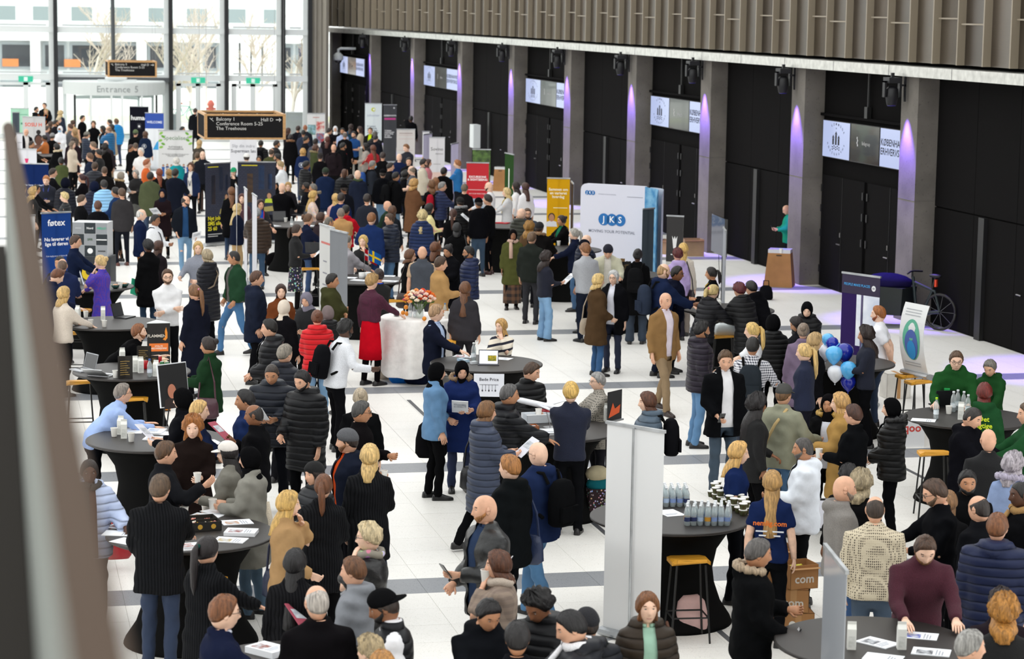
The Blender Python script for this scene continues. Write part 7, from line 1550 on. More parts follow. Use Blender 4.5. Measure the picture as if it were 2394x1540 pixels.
# flower table
p7 = TABS['T7']; v = at(981, 742, TZ); t = thing('flower_vase', 'glass vase of bright mixed flowers on white tablecloth', 'vase', v)
q = MB(); q.lathe([(.05, 0), (.065, .02), (.06, .12), (.05, .18), (.065, .22)], 18, cap=False); obj('vase', q, mat('water', 'e4ece8'), t, smooth=True)
fc = ['e8502c', 'f0a060', 'f4d0c0', 'e8a0b8', 'f0e0c8', 'e87838', 'd85070', 'f0c8b0']
for k in range(34):
    a = k*2.4; ph = math.acos(1-1.15*(k+.5)/34); rr_ = .19; c_ = Vector((math.sin(ph)*math.cos(a)*rr_*1.25, math.sin(ph)*math.sin(a)*rr_, .30+math.cos(ph)*rr_*.8)); q = MB()
    for pt in range(6): b_ = pt*PI/3; q.ball((c_.x+.024*math.cos(b_), c_.y+.024*math.sin(b_), c_.z+.01*math.sin(pt*2)), (.024, .024, .018), 6, 4)
    q.ball((c_.x, c_.y, c_.z+.012), .02, 6, 4); f = obj('flower', q, mat('cloth', fc[k % 8]), t, smooth=True)
q = MB()
for k in range(18): a = k*1.1; q.tube([(0, 0, .05), (math.cos(a)*.12, math.sin(a)*.1, .24), (math.cos(a)*.24, math.sin(a)*.19, .3+.04*math.sin(k))], [.004, .006, .012], 4)
obj('stems', q, mat('matte', '4f6a34'), t)
for k, (px, py, z) in enumerate(((942, 736, 0), (951, 738, 0), (949, 733, .07), (992, 750, 0))): t = thing('orange', ('left orange on white tablecloth', 'right orange on white tablecloth', 'orange resting on two others', 'orange in front of the vase')[k], 'orange', at(px, py, TZ)+Vector((0, 0, .036+z))); q = MB(); q.ball((0, 0, 0), .037, 12, 8); obj('peel', q, mat('plain', 'e08a1c'), t, smooth=True); q = MB(); q.ball((0, 0, .036), .005, 6, 4); obj('stem_end', q, mat('plain', '5a6a2c'), t)
bottle(at(959, 740, TZ), 'left white bottle beside vase', 'f0f0f0', 'e6e8ea', 'bottles beside the vase', .24, .034); bottle(at(970, 741, TZ), 'right white bottle beside vase', 'f0f0f0', 'dfe4ea', 'bottles beside the vase', .22, .034); bottle(at(1040, 737, TZ), 'small bottle with blue cap on tablecloth', '2a7ab8', 'c87a3c', 'bottles beside the vase', .2, .026)
t = thing('metal_tin', 'small silver tin on white tablecloth', 'tin', at(927, 738, TZ)); q = MB(); q.lathe([(.045, 0), (.045, .07), (.04, .07), (.04, .01)], 18); obj('tin_wall', q, mat('metal', 'a8a8a8'), t, smooth=True); q = MB(); q.ball((0, 0, .05), (.035, .035, .02), 10, 5); obj('contents', q, mat('plain', '8a8078'), t)
# flag table
for px, py, fl, c1, c2, l in ((852, 640, 0, 'c01c28', 'f0f0f0', 'small red flag with white cross on flag table'), (862, 641, 1, '2060a8', 'e8c020', 'small blue flag with yellow cross on flag table')):
    t = thing('table_flag', l, 'flag', at(px, py, TZ), -YAW+.5); q = MB(); q.tube([(0, 0, 0), (0, 0, .5)], .005, 6); q.lathe([(.045, 0), (.045, .012), (.01, .02)], 14); obj('pole', q, mat('metal', 'c0c0c0'), t)
    def wv(x): return .02*math.sin(x*26)
    for nm, c_, x0, x1, z0, z1, y_ in (('cloth', c1, 0, .26, .27, .48, 0), ('cross_bar', c2, 0, .26, .36, .395, -.002), ('cross_bar', c2, .08, .115, .27, .48, -.002)):
        for sgn in (1, -1):
            q = MB(); n = 8; q.add([(x0+(x1-x0)*i/n, wv(x0+(x1-x0)*i/n)+y_*sgn, z-(x0+(x1-x0)*i/n)*.5) for z in (z0, z1) for i in range(n+1)], [(i, i+1, n+2+i, n+1+i) for i in range(n)]); obj(nm, q, mat('cloth', c_), t)
            if nm == 'cloth': break
for k, (px, py) in enumerate(((846, 651), (861, 650))): t = thing('cup_stack', ('left', 'right')[k]+' white box of cups on flag table', 'box', at(px, py, TZ), -YAW+.2); q = MB(); q.lathe([(.05, 0), (.06, .1), (.055, .1), (.045, .01)], 16); obj('tub', q, mat('print', 'e8e8e6'), t, smooth=True); q = MB(); q.lathe([(.061, .1), (.061, .11)], 16); obj('rim', q, mat('print', 'f2f2f0'), t)
# tablet, sign, packs on Bede Price table
t = thing('tablet', 'tablet with lit screen standing on Bede Price table', 'tablet', at(1142, 852, TZ), -YAW); q = MB(); q.box(-.14, .14, -.006, .006, 0, .21); b_ = obj('housing', q, mat('plain', '2a2c38'), t, rot=(R(-14), 0, 0)); q = MB(); q.box(-.13, .13, -.008, -.006, .012, .198); obj('display', q, mat('emit', 'eceef4', s=.95), b_); q = MB(); q.box(-.01, .11, -.0095, -.008, .05, .13); obj('displayed_picture', q, mat('photo', 'd8b820', '4a6a2c', 14), b_); q = MB(); q.box(-.15, .15, -.09, .06, 0, .01); obj('cover', q, mat('plain', '35363e'), t)
q = MB(); p = TABS['T6']; t = thing('table_sign', 'white Bede Price sign hanging on table front', 'sign', (p.x-math.sin(YAW)*.81+.05, p.y-math.cos(YAW)*.81, .62), -YAW); q.box(-.21, .21, -.003, .003, .08, .40); obj('sheet', q, mat('print', 'e2e4ec'), t); text(t, 'Bede Price', .062, 0, .32, '3a3a44', bold=1); q = MB(); q.box(-.13, .13, -.006, -.004, .245, .25); obj('printed_rail', q, mat('print', '3a3a44'), t)
for k in range(5): q = MB(); x = -.09+.045*k; q.box(x-.002, x+.002, -.006, -.004, .17, .245); q.disc((x, -.006, .165), .011 if k % 2 == 0 else .007, 10, sz=1.4); obj('printed_utensil', q, mat('print', '3a3a44'), t)
for k, (px, py) in enumerate(((1078, 843), (1088, 846), (1108, 850))): t = thing('small_pack', ('left pale blue pack on Bede Price table', 'right pale blue pack on Bede Price table', 'clear plastic box before the sanitizer bottle')[k], 'pack', at(px, py, TZ), .3); q = MB(); q.box(-.05, .05, -.035, .035, 0, .035); obj('wrapper', q, mat('gloss', ('a8c4dc', 'b4cfe0', 'c8ccd0')[k]), t); q = MB(); q.box(-.03, .03, -.02, .02, .035, .037); obj('printed_label', q, mat('print', 'e8eef2'), t)
# model aeroplane
p = at(1287, 1000, TZ); t = thing('model_aeroplane', 'white model aeroplane with blue tail on a stand', 'model', p, -YAW+R(-12))
q = MB(); q.lathe([(.09, 0), (.09, .012)], 20); q.tube([(0, 0, 0), (-.06, 0, .22)], .006, 6); obj('stand', q, mat('metal', '9a9a9c'), t)
q = MB(); q.tube([(-.45, 0, .33), (-.42, 0, .325), (-.36, 0, .315), (.1, 0, .24), (.2, 0, .235), (.26, 0, .25)], [.006, .025, .036, .036, .026, .006], 12); fu = obj('fuselage', q, mat('gloss', 'e6e8ee'), t, smooth=True)
for sd in (-1, 1): q = MB(); q.add([(-.16, sd*.03, .27), (-.04, sd*.03, .255), (.1, sd*.36, .27), (.05, sd*.36, .275), (-.16, sd*.03, .28), (-.04, sd*.03, .265), (.1, sd*.36, .276), (.05, sd*.36, .281)], [(0, 1, 2, 3), (7, 6, 5, 4), (0, 4, 5, 1), (1, 5, 6, 2), (2, 6, 7, 3), (3, 7, 4, 0)]); obj('wing', q, mat('gloss', 'd8dae0'), t); q = MB(); q.tube([(-.08, sd*.14, .235), (.02, sd*.14, .23)], .018, 8); obj('engine', q, mat('gloss', 'b8343c'), t)
q = MB(); q.box(.16, .25, -.004, .004, .25, .25); q.add([(.14, -.004, .25), (.25, -.004, .25), (.3, -.004, .38), (.24, -.004, .38), (.14, .004, .25), (.25, .004, .25), (.3, .004, .38), (.24, .004, .38)], [(0, 1, 2, 3), (7, 6, 5, 4), (3, 2, 6, 7), (1, 5, 6, 2), (0, 3, 7, 4)]); obj('tail_fin', q, mat('gloss', '1c2a68'), t)
for k, (px, py, sx, sy, sz, c_, l) in enumerate(((1256, 985, .17, .12, .1, 'd8dee4', 'clear plastic crate on plane table'), (1316, 990, .1, .08, .12, 'e6e6e2', 'white box of leaflets on plane table'), (1240, 1003, .09, .07, .05, 'a8643c', 'brown box at left of plane table'))): t = thing('table_box', l, 'box', at(px, py, TZ), -YAW+.3); q = MB(); q.box(-sx, sx, -sy, -sy+.004, 0, sz); q.box(-sx, sx, sy-.004, sy, 0, sz); q.box(-sx, -sx+.004, -sy, sy, 0, sz); q.box(sx-.004, sx, -sy, sy, 0, sz); q.box(-sx, sx, -sy, sy, 0, .004); obj('box_walls', q, mat('gloss', c_), t); q = MB(); q.box(-sx*.85, sx*.85, -sy*.85, sy*.85, .004, sz*.7); obj('contents', q, mat('card', 'e0e0e2'), t)
p = at(1436, 985, TZ); t = thing('tabletop_banner', 'small black and orange tabletop banner behind white banner', 'banner', p, -YAW+R(55)); q = MB(); q.box(-.16, .16, -.003, .003, .02, .38); obj('panel', q, mat('print', '232325'), t); q = MB(); q.box(-.17, .17, -.03, .03, 0, .02); obj('base', q, alu, t); poly(t, [(-.14, .06), (.1, .1), (.12, .2), (.0, .16), (-.05, .24), (-.1, .14)], 'd85a2c')
# balloons
D16 = depth(TABS['T16'])-.98
for k, (bx_, by_, br_, c_, l) in enumerate(((1592, 785, 50, '5cb4ec', 'topmost light blue balloon'), (1625, 815, 52, '1c2ca0', 'dark blue balloon at upper left of the cluster'), (1575, 880, 62, 'e8eaf0', 'white balloon behind blonde hair'), (1655, 850, 48, '6cbcf0', 'light blue balloon in the middle of the cluster'), (1722, 885, 72, '1b2a9c', 'large dark blue balloon'), (1640, 902, 68, '5cb6f0', 'large light blue balloon in front'), (1650, 1048, 63, 'e6e8ee', 'white balloon hanging low'), (1752, 1020, 66, '56b2ec', 'light blue balloon right of white one'), (1752, 1118, 62, '18269a', 'lowest dark blue balloon'))):
    dd = D16+(.25, .2, .3, .22, .1, -.05, -.05, -.1, .0)[k]; p = atD(1460+bx_/3.349, 560+by_/3.349, dd); r_ = br_/3.349*dd/FPX; t = thing('balloon', l, 'balloon', p, random.uniform(0, 6), 'balloons tied to the table'); q = MB(); q.lathe([(.01, -1.28), (.12, -1.18), (.55, -.8), (.88, -.3), (1, .15), (.9, .6), (.6, .9), (.25, 1.03), (.02, 1.06)], 24); o = obj('balloon_skin', q, mat('gloss', c_), t, smooth=True); o.scale = (r_, r_, r_); q = MB(); q.lathe([(.09, -1.42), (.03, -1.3), (.02, -1.25)], 10); o = obj('knot', q, mat('gloss', c_), t); o.scale = (r_, r_, r_)
# urn
t = thing('steel_urn', 'polished steel urn on table before JKS wall', 'urn', at(1428, 640, TZ)); q = MB(); q.lathe([(.11, 0), (.12, .02), (.12, .2), (.125, .22), (.12, .24)], 24); obj('pot', q, mat('metal', 'c8c8ca'), t, smooth=True); q = MB(); q.lathe([(.126, .235), (.11, .26), (.03, .28), (.02, .31)], 24); obj('lid', q, mat('metal', 'b8b8ba'), t, smooth=True)
# cardboard
card = mat('card', 'a9794a')
def cbox(p, w, d_, h, rz, label, open_=False, txt=None, c=card):
    t = thing('cardboard_box', label, 'box', p, rz-YAW); q = MB()
    q.box(-w, w, -d_, -d_+.006, 0, h); q.box(-w, w, d_-.006, d_, 0, h); q.box(-w, -w+.006, -d_, d_, 0, h); q.box(w-.006, w, -d_, d_, 0, h); q.box(-w, w, -d_, d_, 0, .006)
    if not open_: q.box(-w, w, -d_, d_, h-.006, h)
    obj('box_walls', q, c, t); q = MB(); q.box(-.03, .03, -d_-.001, d_+.001, h*.0+.002, h+.001) if not open_ else q.box(-w, w, -d_-.06, -d_, h-.03, h-.027); obj('tape' if not open_ else 'flap', q, mat('card', 'b98c5c'), t)
    if txt: text(t, txt, h*.5, 0, h*.42, 'd8d0c4', y=-d_-.004, bold=2)
    return t
pb = at(1858, 1476, 0)
cbox(pb, .16, .14, .22, .1, 'bottom cardboard box of the stack, with white sticker'); cbox(pb+Vector((-.02, .02, .22)), .15, .13, .23, -.1, 'second cardboard box of the stack, lettering upside down', txt='com'); cbox(pb+Vector((.03, .03, .45)), .15, .13, .24, .35, 'open cardboard box lettered com, holding bananas', True, 'com'); cbox(pb+Vector((-.05, .5, 0)), .16, .14, .75, .2, 'tall cardboard box behind the com stack', True)
for k in range(3): t = thing('banana', ('left', 'middle', 'right')[k]+' banana in the com box', 'banana', pb+Vector((-.02+.03*k, .03, .62)), .3*k); q = MB(); q.tube([(-.08, 0, 0), (-.04, 0, .03), (.02, 0, .035), (.07, 0, .01)], [.006, .017, .017, .006], 8); obj('peel', q, mat('plain', 'c8c030'), t, smooth=True); q = MB(); q.tube([(.07, 0, .01), (.085, 0, 0)], .006, 6); obj('tip', q, mat('plain', '5a5a20'), t)
q = MB(); q.disc((-.06, -.142, .11), .035, 20); obj('sticker', q, mat('print', 'e8e4dc'), bpy.data.objects['cardboard_box'])
def bin_(px, py, h, w0, w1, label):
    t = thing('cardboard_bin', label, 'bin', at(px, py, 0), -YAW-.25); q = MB(); q.loft([[(x*w, y_*w*.8, z) for x, y_ in ((-1, -1), (1, -1), (1, 1), (-1, 1))] for w, z in ((w0, 0), (w1, h))]); obj('body', q, card, t); q = MB(); q.loft([[(x*w, y_*w*.8, z) for x, y_ in ((-1, -1), (1, -1), (1, 1), (-1, 1))] for w, z in ((w1+.008, h-.07), (w1+.008, h+.01))]); obj('liner', q, mat('gloss', 'd8d8d8'), t); q = MB(); q.box(-.06, .06, -w1*.8-.02, -w1*.8-.012, h*.84, h*.87); obj('hand_hole', q, mat('plain', '3a2a1c'), t)
bin_(1822, 668, .82, .32, .24, 'tapered cardboard bin beside the lit pillar on the right'); bin_(1172, 446, .8, .26, .2, 'tapered cardboard bin beside dark green banner, far')
cup(at(1826, 592, .84)+Vector((0, 0, .0)), 'white paper cup on the cardboard bin')
pz = at(1618, 597, 0); cbox(pz, .25, .2, .42, .2, 'open cardboard box standing by the pillar', True, c=mat('card', 'a88a6c')); cbox(pz+Vector((-.45, .5, 0)), .2, .2, .35, -.3, 'lower cardboard box behind open box', True, c=mat('card', 'a88a6c'))
# fire cabinet, counters, blocks
p = atX(1112, 345, 17.45); t = thing('fire_cabinet', 'white fire hose cabinet by the right wall', 'cabinet', (17.3, p.y, p.z), -PI/2); q = MB(); q.box(-.35, .35, 0, .25, 0, .85); obj('housing', q, wht, t); q = MB(); q.box(-.07, .07, -.004, 0, .3, .44); obj('red_pictogram', q, mat('print', 'c02c2c'), t); q = MB(); q.box(-.33, .33, -.012, -.002, .01, .84); obj('door', q, wht, t)
for px, py, w, d_, h, c_, l, z in ((842, 408, .4, .3, 1.0, '9a978f', 'grey counter where red sweater stands', 0), (694, 316, .5, .3, 1.1, 'b4b8ba', 'pale grey block by the glass wall end', 0), (396, 318, .35, .3, 1.05, '8f979c', 'grey counter beside WELCOME banner', 0)): t = thing('counter', l, 'counter', at(px, py, 0), -YAW); q = MB(); q.box(-w, w, -d_, d_, 0, h-.04); obj('body', q, mat('plain', c_), t); q = MB(); q.box(-w-.02, w+.02, -d_-.02, d_+.02, h-.04, h); obj('counter_top', q, mat('plain', 'c9cbcb'), t)
# checkered display
p = at(212, 690, 0); dd = depth(p); t = thing('checkered_display', 'grey checkered display box above dark yellow-circle counter', 'display', p, -YAW-.05); w = 82*dd/FPX/2; q = MB(); q.box(-w, w, 0, .5, .81, 1.52); obj('upper_box', q, mat('plain', 'd4d6d8'), t); q = MB(); q.box(-w, w+.06, -.02, .5, 0, .81); obj('lower_counter', q, mat('plain', '1c222a'), t)
for i in range(3):
    for j in range(3): x0 = -w+i*2*w/3; z0 = .81+j*.71/3; rect(t, x0+.004, x0+2*w/3-.004, z0+.004, z0+.71/3-.004, ('8f9296', '232b30')[(i+j) % 2], name='check_panel')
for x, z, s_, c_ in ((0, 2.5, 'Nord', 'e8e8e8'), (1, 2.5, 'HELLO', '2cb48c'), (-1, 2.5, 'KAFE', 'b0b2b6'), (0, 1.5, 'SPIR', '3a5a3c'), (1, 1.5, 'SALLING', 'e8e8e8'), (1, .5, 'bilka', '3a3a3a')): text(t, s_, w*.17, x*2*w/3, .81+z*.71/3, c_, y=-.012, bold=1.5)
disc(t, 0, .93, w*.16, 'e8e8e8', -.012); disc(t, -.02, .5, w*.5, 'd8b81c', -.03); disc(t, -.02, .5, w*.2, '1c222a', -.034)
# flame stand
p = at(372, 962, 0); t = thing('advertising_column', 'black three-sided stand with orange flame emblem', 'sign', p, -YAW+.25); w = .17; H_ = 1.33; q = MB(); q.loft([[(-w, 0, z), (w, 0, z), (0, .3, z)] for z in (0, H_)]); obj('body', q, mat('print', '1a1716'), t); q = MB(); q.loft([[(-w-.004, -.004, z), (w+.004, -.004, z), (0, .31, z)] for z in (H_, H_+.012)]); obj('top_plate', q, wht, t)
text(t, 'FLAMMEN', .062, -.03, H_-.19, 'd8d0c4', bold=1); poly(t, [(.06, H_-.24), (.1, H_-.2), (.09, H_-.12), (.11, H_-.06), (.13, H_-.14), (.13, H_-.22), (.1, H_-.26)], 'e08a2c'); rect(t, -.14, .14, H_-.42, H_-.3, 'e0742c'); text(t, 'STOLTE\nMEDARBEJDERE', .034, 0, H_-.36, 'f4e8d8', y=-.009, bold=1.5)
for z, s_ in ((H_-.62, 'Udvikling\ntræning'), (H_-.98, 'Leder-\nuddannelse')): disc(t, 0, z, .14, 'd8cfa8'); text(t, s_, .042, 0, z, '4a4234', y=-.01)
rect(t, -w, w, .02, .24, '3a1a08', 'photo', c2='e08a1c', s=8)
# portrait board
p = atD(409, 946, 29.7); t = thing('portrait_board', 'tilted black board with printed smiling face', 'board', (p.x, p.y, 0), -YAW+.8); q = MB(); q.box(-.23, .23, -.012, .012, .0, .56); b_ = obj('board', q, mat('print', 'e0e2e6'), t, (0, 0, p.z-.02), rot=(R(-8), 0, 0)); q = MB(); q.tube([(-.15, .02, p.z), (-.18, .08, 0)], .01, 6); q.tube([(.15, .02, p.z), (.18, .08, 0)], .01, 6); q.tube([(0, .05, p.z+.3), (0, .3, 0)], .01, 6); obj('easel_legs', q, blk, t); q = MB(); q.box(-.222, .222, -.015, -.013, .012, .548); obj('print', q, mat('print', '121214'), b_); portrait(b_, -.04, .2, .085, 'b8765c', '17100e', '2a1c1a', -.017)
# curved banner on two stools
p = at(2142, 880, .8); t = thing('curved_tabletop_banner', 'curved white banner with blue-green ellipse lying across stools', 'banner', p, -YAW+R(-62)); n = 12; w = .28; pr = [(.16*math.sin(k/n*2.2)-.1*(k/n)**2, .05+1.02*k/n) for k in range(n+1)]
q = MB(); q.loft([[(-w, -y_, z), (w, -y_, z), (w, -y_+.006, z), (-w, -y_+.006, z)] for y_, z in pr]); obj('panel', q, mat('print', 'dfe0e0'), t, smooth=False); q = MB(); q.loft([[(x, math.cos(a)*.07, .04+math.sin(a)*.04) for a in [k*PI/4 for k in range(8)]] for x in (-w-.03, w+.03)]); obj('base_cassette', q, alu, t)
def surf(z): return -np.interp(z, [b_ for a, b_ in pr], [a for a, b_ in pr])
for rx, rz_, zc, c_, e_ in ((.2, .3, .55, '5fae92', .006), (.15, .22, .48, '4a62a8', .009), (.1, .14, .4, '2a8ac8', .012)): q = MB(); q.add([(rx*math.cos(a), surf(zc+rz_*math.sin(a))-e_, zc+rz_*math.sin(a)) for a in [k*2*PI/28 for k in range(28)]]+[(0, surf(zc)-e_, zc)], [(k, (k+1) % 28, 28) for k in range(28)]); obj('printed_ellipse', q, mat('print', c_), t)
for z in (.98, .94, .9, .2, .16): q = MB(); q.quad((-.2, surf(z)-.006, z), (.16, surf(z)-.006, z), (.16, surf(z+.012)-.006, z+.012), (-.2, surf(z+.012)-.006, z+.012)); obj('printed_line', q, mat('print', 'a8aaae'), t)
# cargo bike
p = at(2128, 765, 0); t = thing('cargo_bicycle', 'black cargo bicycle with covered box parked at right wall', 'bicycle', p, -YAW+R(-38)); bk = mat('plain', '17181a')
for x, r_ in ((.62, .34), (-1.0, .25)):
    q = MB(); q.tube([(x+r_*math.cos(a*PI/10), 0, r_+.02+r_*math.sin(a*PI/10)) for a in range(21)], .028, 8); wh = obj('wheel', q, mat('plain', '1c1a18'), t, smooth=True); q = MB()
    for a in range(9): q.tube([(x, 0, r_+.02), (x+r_*math.cos(a*2*PI/9), 0, r_+.02+r_*math.sin(a*2*PI/9))], .003, 4)
    obj('spokes', q, mat('metal', '8a8a8c'), wh)
q = MB(); q.loft([[(x*w-.42, y_*d_, z) for x, y_ in ((-1, -1), (1, -1), (1, 1), (-1, 1))] for w, d_, z in ((.32, .24, .25), (.38, .3, .78))]); obj('cargo_box', q, mat('plain', '1b211d'), t)
q = MB(); q.ball((-.5, 0, .86), (.5, .32, .17), 16, 8); obj('cover', q, mat('cloth', '1c1740'), t, smooth=True); q = MB(); q.tube([(-1.0, 0, .27), (-.75, 0, .22), (0, 0, .25), (.25, 0, .3), (.62, 0, .36)], .035, 8); q.tube([(.12, 0, .3), (.02, 0, 1.0)], .03, 8); q.tube([(.03, 0, .9), (.5, 0, .75), (.62, 0, .36)], .028, 8); q.tube([(.25, 0, .3), (.45, 0, .78)], .028, 8); obj('frame', q, mat('plain', '1f2b2c'), t)
q = MB(); q.tube([(.06, -.3, 1.08), (.0, -.08, 1.1), (.0, .08, 1.1), (.06, .3, 1.08)], .017, 8); q.tube([(.0, 0, .98), (.0, 0, 1.1)], .02, 8); obj('handlebar', q, bk, t); q = MB(); q.tube([(.43, 0, .75), (.5, 0, 1.02)], .018, 8); obj('seat_post', q, bk, t); q = MB(); q.ball((.5, 0, 1.05), (.14, .07, .04), 12, 6); obj('saddle', q, bk, t, smooth=True); q = MB(); q.box(.5, .54, -.03, .03, .84, .98); obj('tail_light', q, mat('plain', 'd8401c'), t)
# bags and luggage
def bag(p, sx, sy, sz, c_, label, name='bag', rz=0, kind='leather', handle=True, cat='bag'):
    t = thing(name, label, cat, p, rz-YAW); q = MB(); q.loft([[(math.copysign(abs(math.cos(a))**.6, math.cos(a))*sx*w, math.copysign(abs(math.sin(a))**.6, math.sin(a))*sy*w, z*sz) for a in [k*2*PI/20 for k in range(20)]] for w, z in ((.8, 0), (1, .12), (.98, .5), (.8, .85), (.45, 1))]); obj('bag_body', q, mat(kind, c_), t, smooth=True)
    if name in ('coat',) or 'puffy' in label: sz_ = .82
    else: sz_ = 1.35
    q = MB(); q.tube([(-sx*.4, 0, sz*.95), (-sx*.35, 0, sz*sz_), (sx*.35, 0, sz*sz_), (sx*.4, 0, sz*.95)], .012, 6); obj('handle', q, mat(kind, c_), t); return t
d_ = depth(at(260, 1330, 0)); bag(atD(275, 1305, d_), .15, .06, .33, '9a1420', 'red leather handbag hanging beside leaflet table', 'handbag', .3)
bag(at(938, 893, 0), .2, .15, .36, '1c6ac0', 'blue backpack on the floor under white tablecloth', 'backpack', .2, 'cloth', cat='backpack'); bag(at(975, 896, 0), .2, .15, .34, '1b2036', 'navy bag on the floor under white tablecloth', 'bag', -.2, 'cloth'); bag(at(903, 884, 0), .16, .12, .22, 'cfc4b0', 'beige cloth bag on the floor by red skirt', 'bag', .4, 'cloth'); bag(at(1000, 893, 0), .14, .12, .26, '3c3a24', 'olive bag on the floor beside navy suit', 'bag', 0, 'cloth')
bag(at(1613, 1474, 0), .17, .13, .36, 'd8b4b0', 'pink puffy bag under bottle table', 'bag', .1, 'cloth'); bag(at(1592, 1455, 0), .2, .14, .42, '17171a', 'black coat bundle under bottle table', 'coat', -.2, 'cloth', cat='coat'); bag(at(650, 620, 0), .3, .25, .3, '141214', 'black coats piled under back table', 'coat', .1, 'cloth', cat='coat'); bag(at(745, 715, 0), .16, .14, .36, '161618', 'black backpack on floor beside stool', 'backpack', 0, 'cloth', cat='backpack'); bag(at(1693, 783, .8), .19, .13, .2, 'ccd4d6', 'grey plastic carrier bag on bar stool', 'carrier_bag', .2, 'gloss'); bag(at(250, 845, 0), .16, .13, .3, '3a2620', 'brown bag under the cup table', 'bag', 0, 'leather'); bag(at(1790, 700, 0), .15, .12, .3, '18181c', 'black bag beside table behind tan blazer', 'bag', 0, 'cloth')
d_ = depth(at(1000, 1142, 0))-.5; bag(atD(1008, 1068, d_), .2, .1, .46, '17171a', 'black bag with white NY monogram carried over arm', 'bag', .1, 'cloth'); text(bpy.data.objects[[o.name for o in bpy.data.objects if o.get('label', '').startswith('black bag with white NY')][0]], 'NY', .17, .06, .24, 'e8e8ec', y=-.106, bold=1)
p = at(1398, 1212, 0); t = thing('wheeled_trolley', 'floral shopping trolley with clothes beside plane table', 'trolley', p, -YAW+.3); q = MB(); q.box(-.15, .15, -.11, .11, .06, .38); obj('trolley_bag', q, mat('floral', '2a1418', '000000', 1.5), t); q = MB(); q.ball((0, 0, .42), (.16, .12, .1), 12, 6); obj('teal_cloth', q, mat('cloth', '1c6a74'), t, smooth=True); q = MB(); q.ball((-.02, 0, .55), (.15, .12, .1), 12, 6); obj('cream_cloth', q, mat('cloth', 'c8bc9c'), t, smooth=True); q = MB(); q.tube([(.13, .1, .05), (.13, .12, .98), (-.13, .12, .98), (-.13, .1, .05)], .012, 6); obj('handle_frame', q, mat('plain', '2a2a2c'), t)
for sd in (-1, 1): q = MB(); q.tube([(sd*.16, .08, .05), (sd*.19, .08, .05)], .05, 14); obj('wheel', q, mat('plain', '1a1a1a'), t)
# coats thrown over stools / arms
def coat(p, sx, sy, sz, c_, label, rz=0, kind='cloth'):
    t = thing('draped_coat', label, 'coat', p, rz-YAW); q = MB(); rg = []
    for w, z in ((1.1, 0), (1.05, .25), (.95, .6), (.8, .85), (.5, .98), (.1, 1.02)): rg.append([(math.cos(a)*sx*w*(1+.12*math.sin(5*a+z*4)), math.sin(a)*sy*w*(1+.1*math.sin(4*a)), z*sz) for a in [k*2*PI/26 for k in range(26)]])
    q.loft(rg); obj('coat_body', q, mat(kind, c_), t, smooth=True); q = MB(); q.tube([(sx*.8, -sy*.6, sz*.8), (sx*1.0, -sy*.9, sz*.4), (sx*.9, -sy, sz*.02)], [.05, .06, .05], 8); obj('sleeve', q, mat(kind, c_), t, smooth=True)
coat(at(318, 1196, 0)+Vector((0, 0, .1)), .2, .17, .78, '16264a', 'navy coat draped over a stool by second bar table', .2)
d_ = depth(at(585, 1415, 0))-.3; coat(atD(592, 1262, d_), .14, .11, .5, 'd8ccb8', 'cream fleece coat carried over arm at leaflet table', .1, 'knit')
p = at(2118, 1040, 0); t = thing('white_crate', 'white box with red lettering behind black fur jacket', 'box', p, -YAW+.1); q = MB(); q.box(-.22, .22, -.15, .15, 0, .42); obj('body', q, mat('print', 'dcdcde'), t); text(t, 'qoo', .16, .04, .27, 'c83c34', y=-.154, bold=2); q = MB(); q.box(-.225, .225, -.155, .155, .42, .43); obj('lid', q, mat('print', 'e4e4e6'), t)
p = at(2092, 928, 0); cbox(p, .2, .16, .4, .2, 'white carton box behind chef jacket', c=mat('card', 'd8d4cc'))
p = at(1898, 1240, .72); t = thing('document_case', 'black case with white document held beside white puffer', 'case', p, -YAW+.05); q = MB(); q.box(-.14, .14, -.012, .012, 0, .34); obj('cover', q, mat('plain', '151517'), t); q = MB(); q.box(-.1, .12, -.015, -.012, .03, .32); obj('document', q, mat('print', 'e4e4ec'), t)
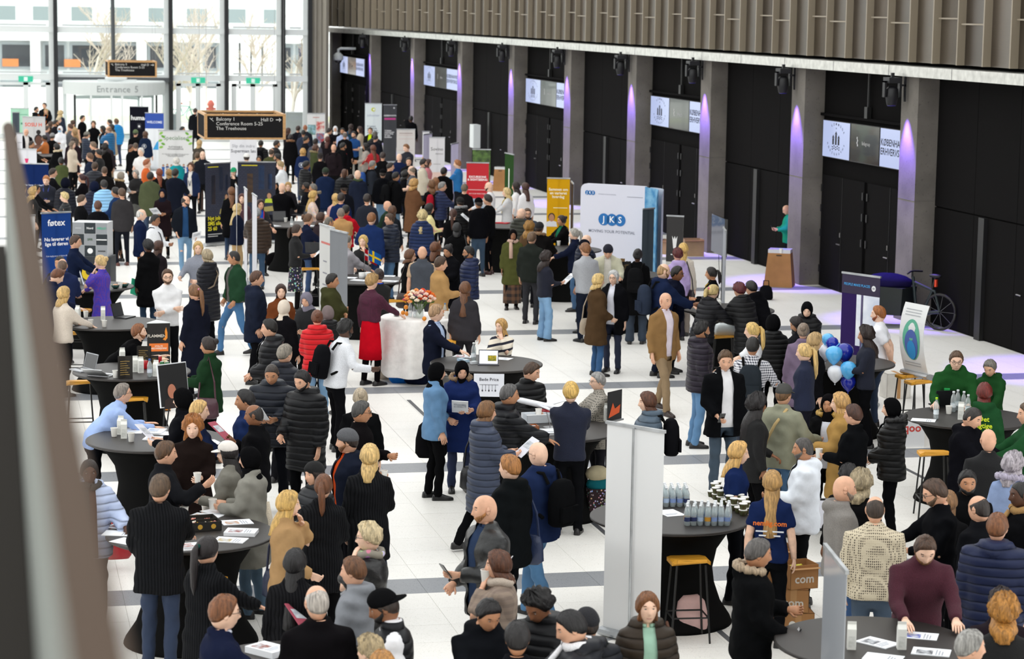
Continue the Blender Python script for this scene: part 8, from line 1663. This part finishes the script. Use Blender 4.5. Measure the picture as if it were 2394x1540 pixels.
# ------------------------------------------------------------------ marks on clothing
def by(label): return [o for o in bpy.data.objects if o.name.startswith('person') and o.get('label', '').startswith('person '+label)][0]
e = by('in navy t-shirt with orange back print'); text(e, 'nemlig.com', .072, 0, 1.27, 'e0701c', y=-.165, bold=2); text(e, 'Godt i skabet\nVelbekomme', .042, 0, 1.17, 'd8dce4', y=-.165, bold=1.5)
e = by('in green hoodie with yellow back slogan'); text(e, 'Det\nrigtige\nsted at\nspørge', .085, 0, 1.22, 'c8d820', y=-.19, bold=2)
for l in ('in green hoodie and glasses leaning', 'in green hoodie looking down, rightmost'): 
    e = by(l); q = MB(); q.box(.05, .12, -.004, .004, -.035, .035); n = bend(np.array([0, .165, 1.3]), 20 if 'leaning' in l else 0); obj('chest_badge', q, mat('print', '2cb45c'), e, (0, n[1]+.012, n[2]), rot=(R(-20) if 'leaning' in l else 0, 0, 0))
for l, z in (('in navy hoodie with white back logo', 1.25), ('in navy hoodie with round white back print', 1.25)):
    e = by(l); q = MB()
    for k in range(12): a = k*PI/6; q.box(.07*math.cos(a)-.01, .07*math.cos(a)+.01, -.172, -.17, z+.07*math.sin(a)-.01, z+.07*math.sin(a)+.01)
    q.box(-.02, .02, -.172, -.17, z-.03, z+.04); obj('back_logo', q, mat('print', 'd8dce4'), e)
e = by('in black leather jacket over blue hoodie'); text(e, 'DKNY', .075, .0, 0, 'e4e4e8', bold=2, name='sleeve_lettering', rot=(PI/2, 0, -PI/2)).location = (-.298, .03, 1.27)
e = by('in black sports hoodie')
q = MB(); q.add([(-.1, .165, 1.27), (-.05, .168, 1.262), (-.02, .168, 1.285), (-.055, .168, 1.27), (-.09, .166, 1.275)], [(4, 3, 2, 1, 0)]); obj('chest_logo', q, mat('print', 'e4e4e8'), e)
# ------------------------------------------------------------------ lettering to meshes
bpy.context.view_layer.update(); dg = bpy.context.evaluated_depsgraph_get()
_tm = [(o, bpy.data.meshes.new_from_object(o.evaluated_get(dg))) for o in _txt]
for o, me in _tm:
    n = bpy.data.objects.new(o.name, me); COL.objects.link(n); n.parent = o.parent; n.location = o.location; n.rotation_euler = o.rotation_euler; n.scale = o.scale
    nm = o.name; bpy.data.objects.remove(o); n.name = nm
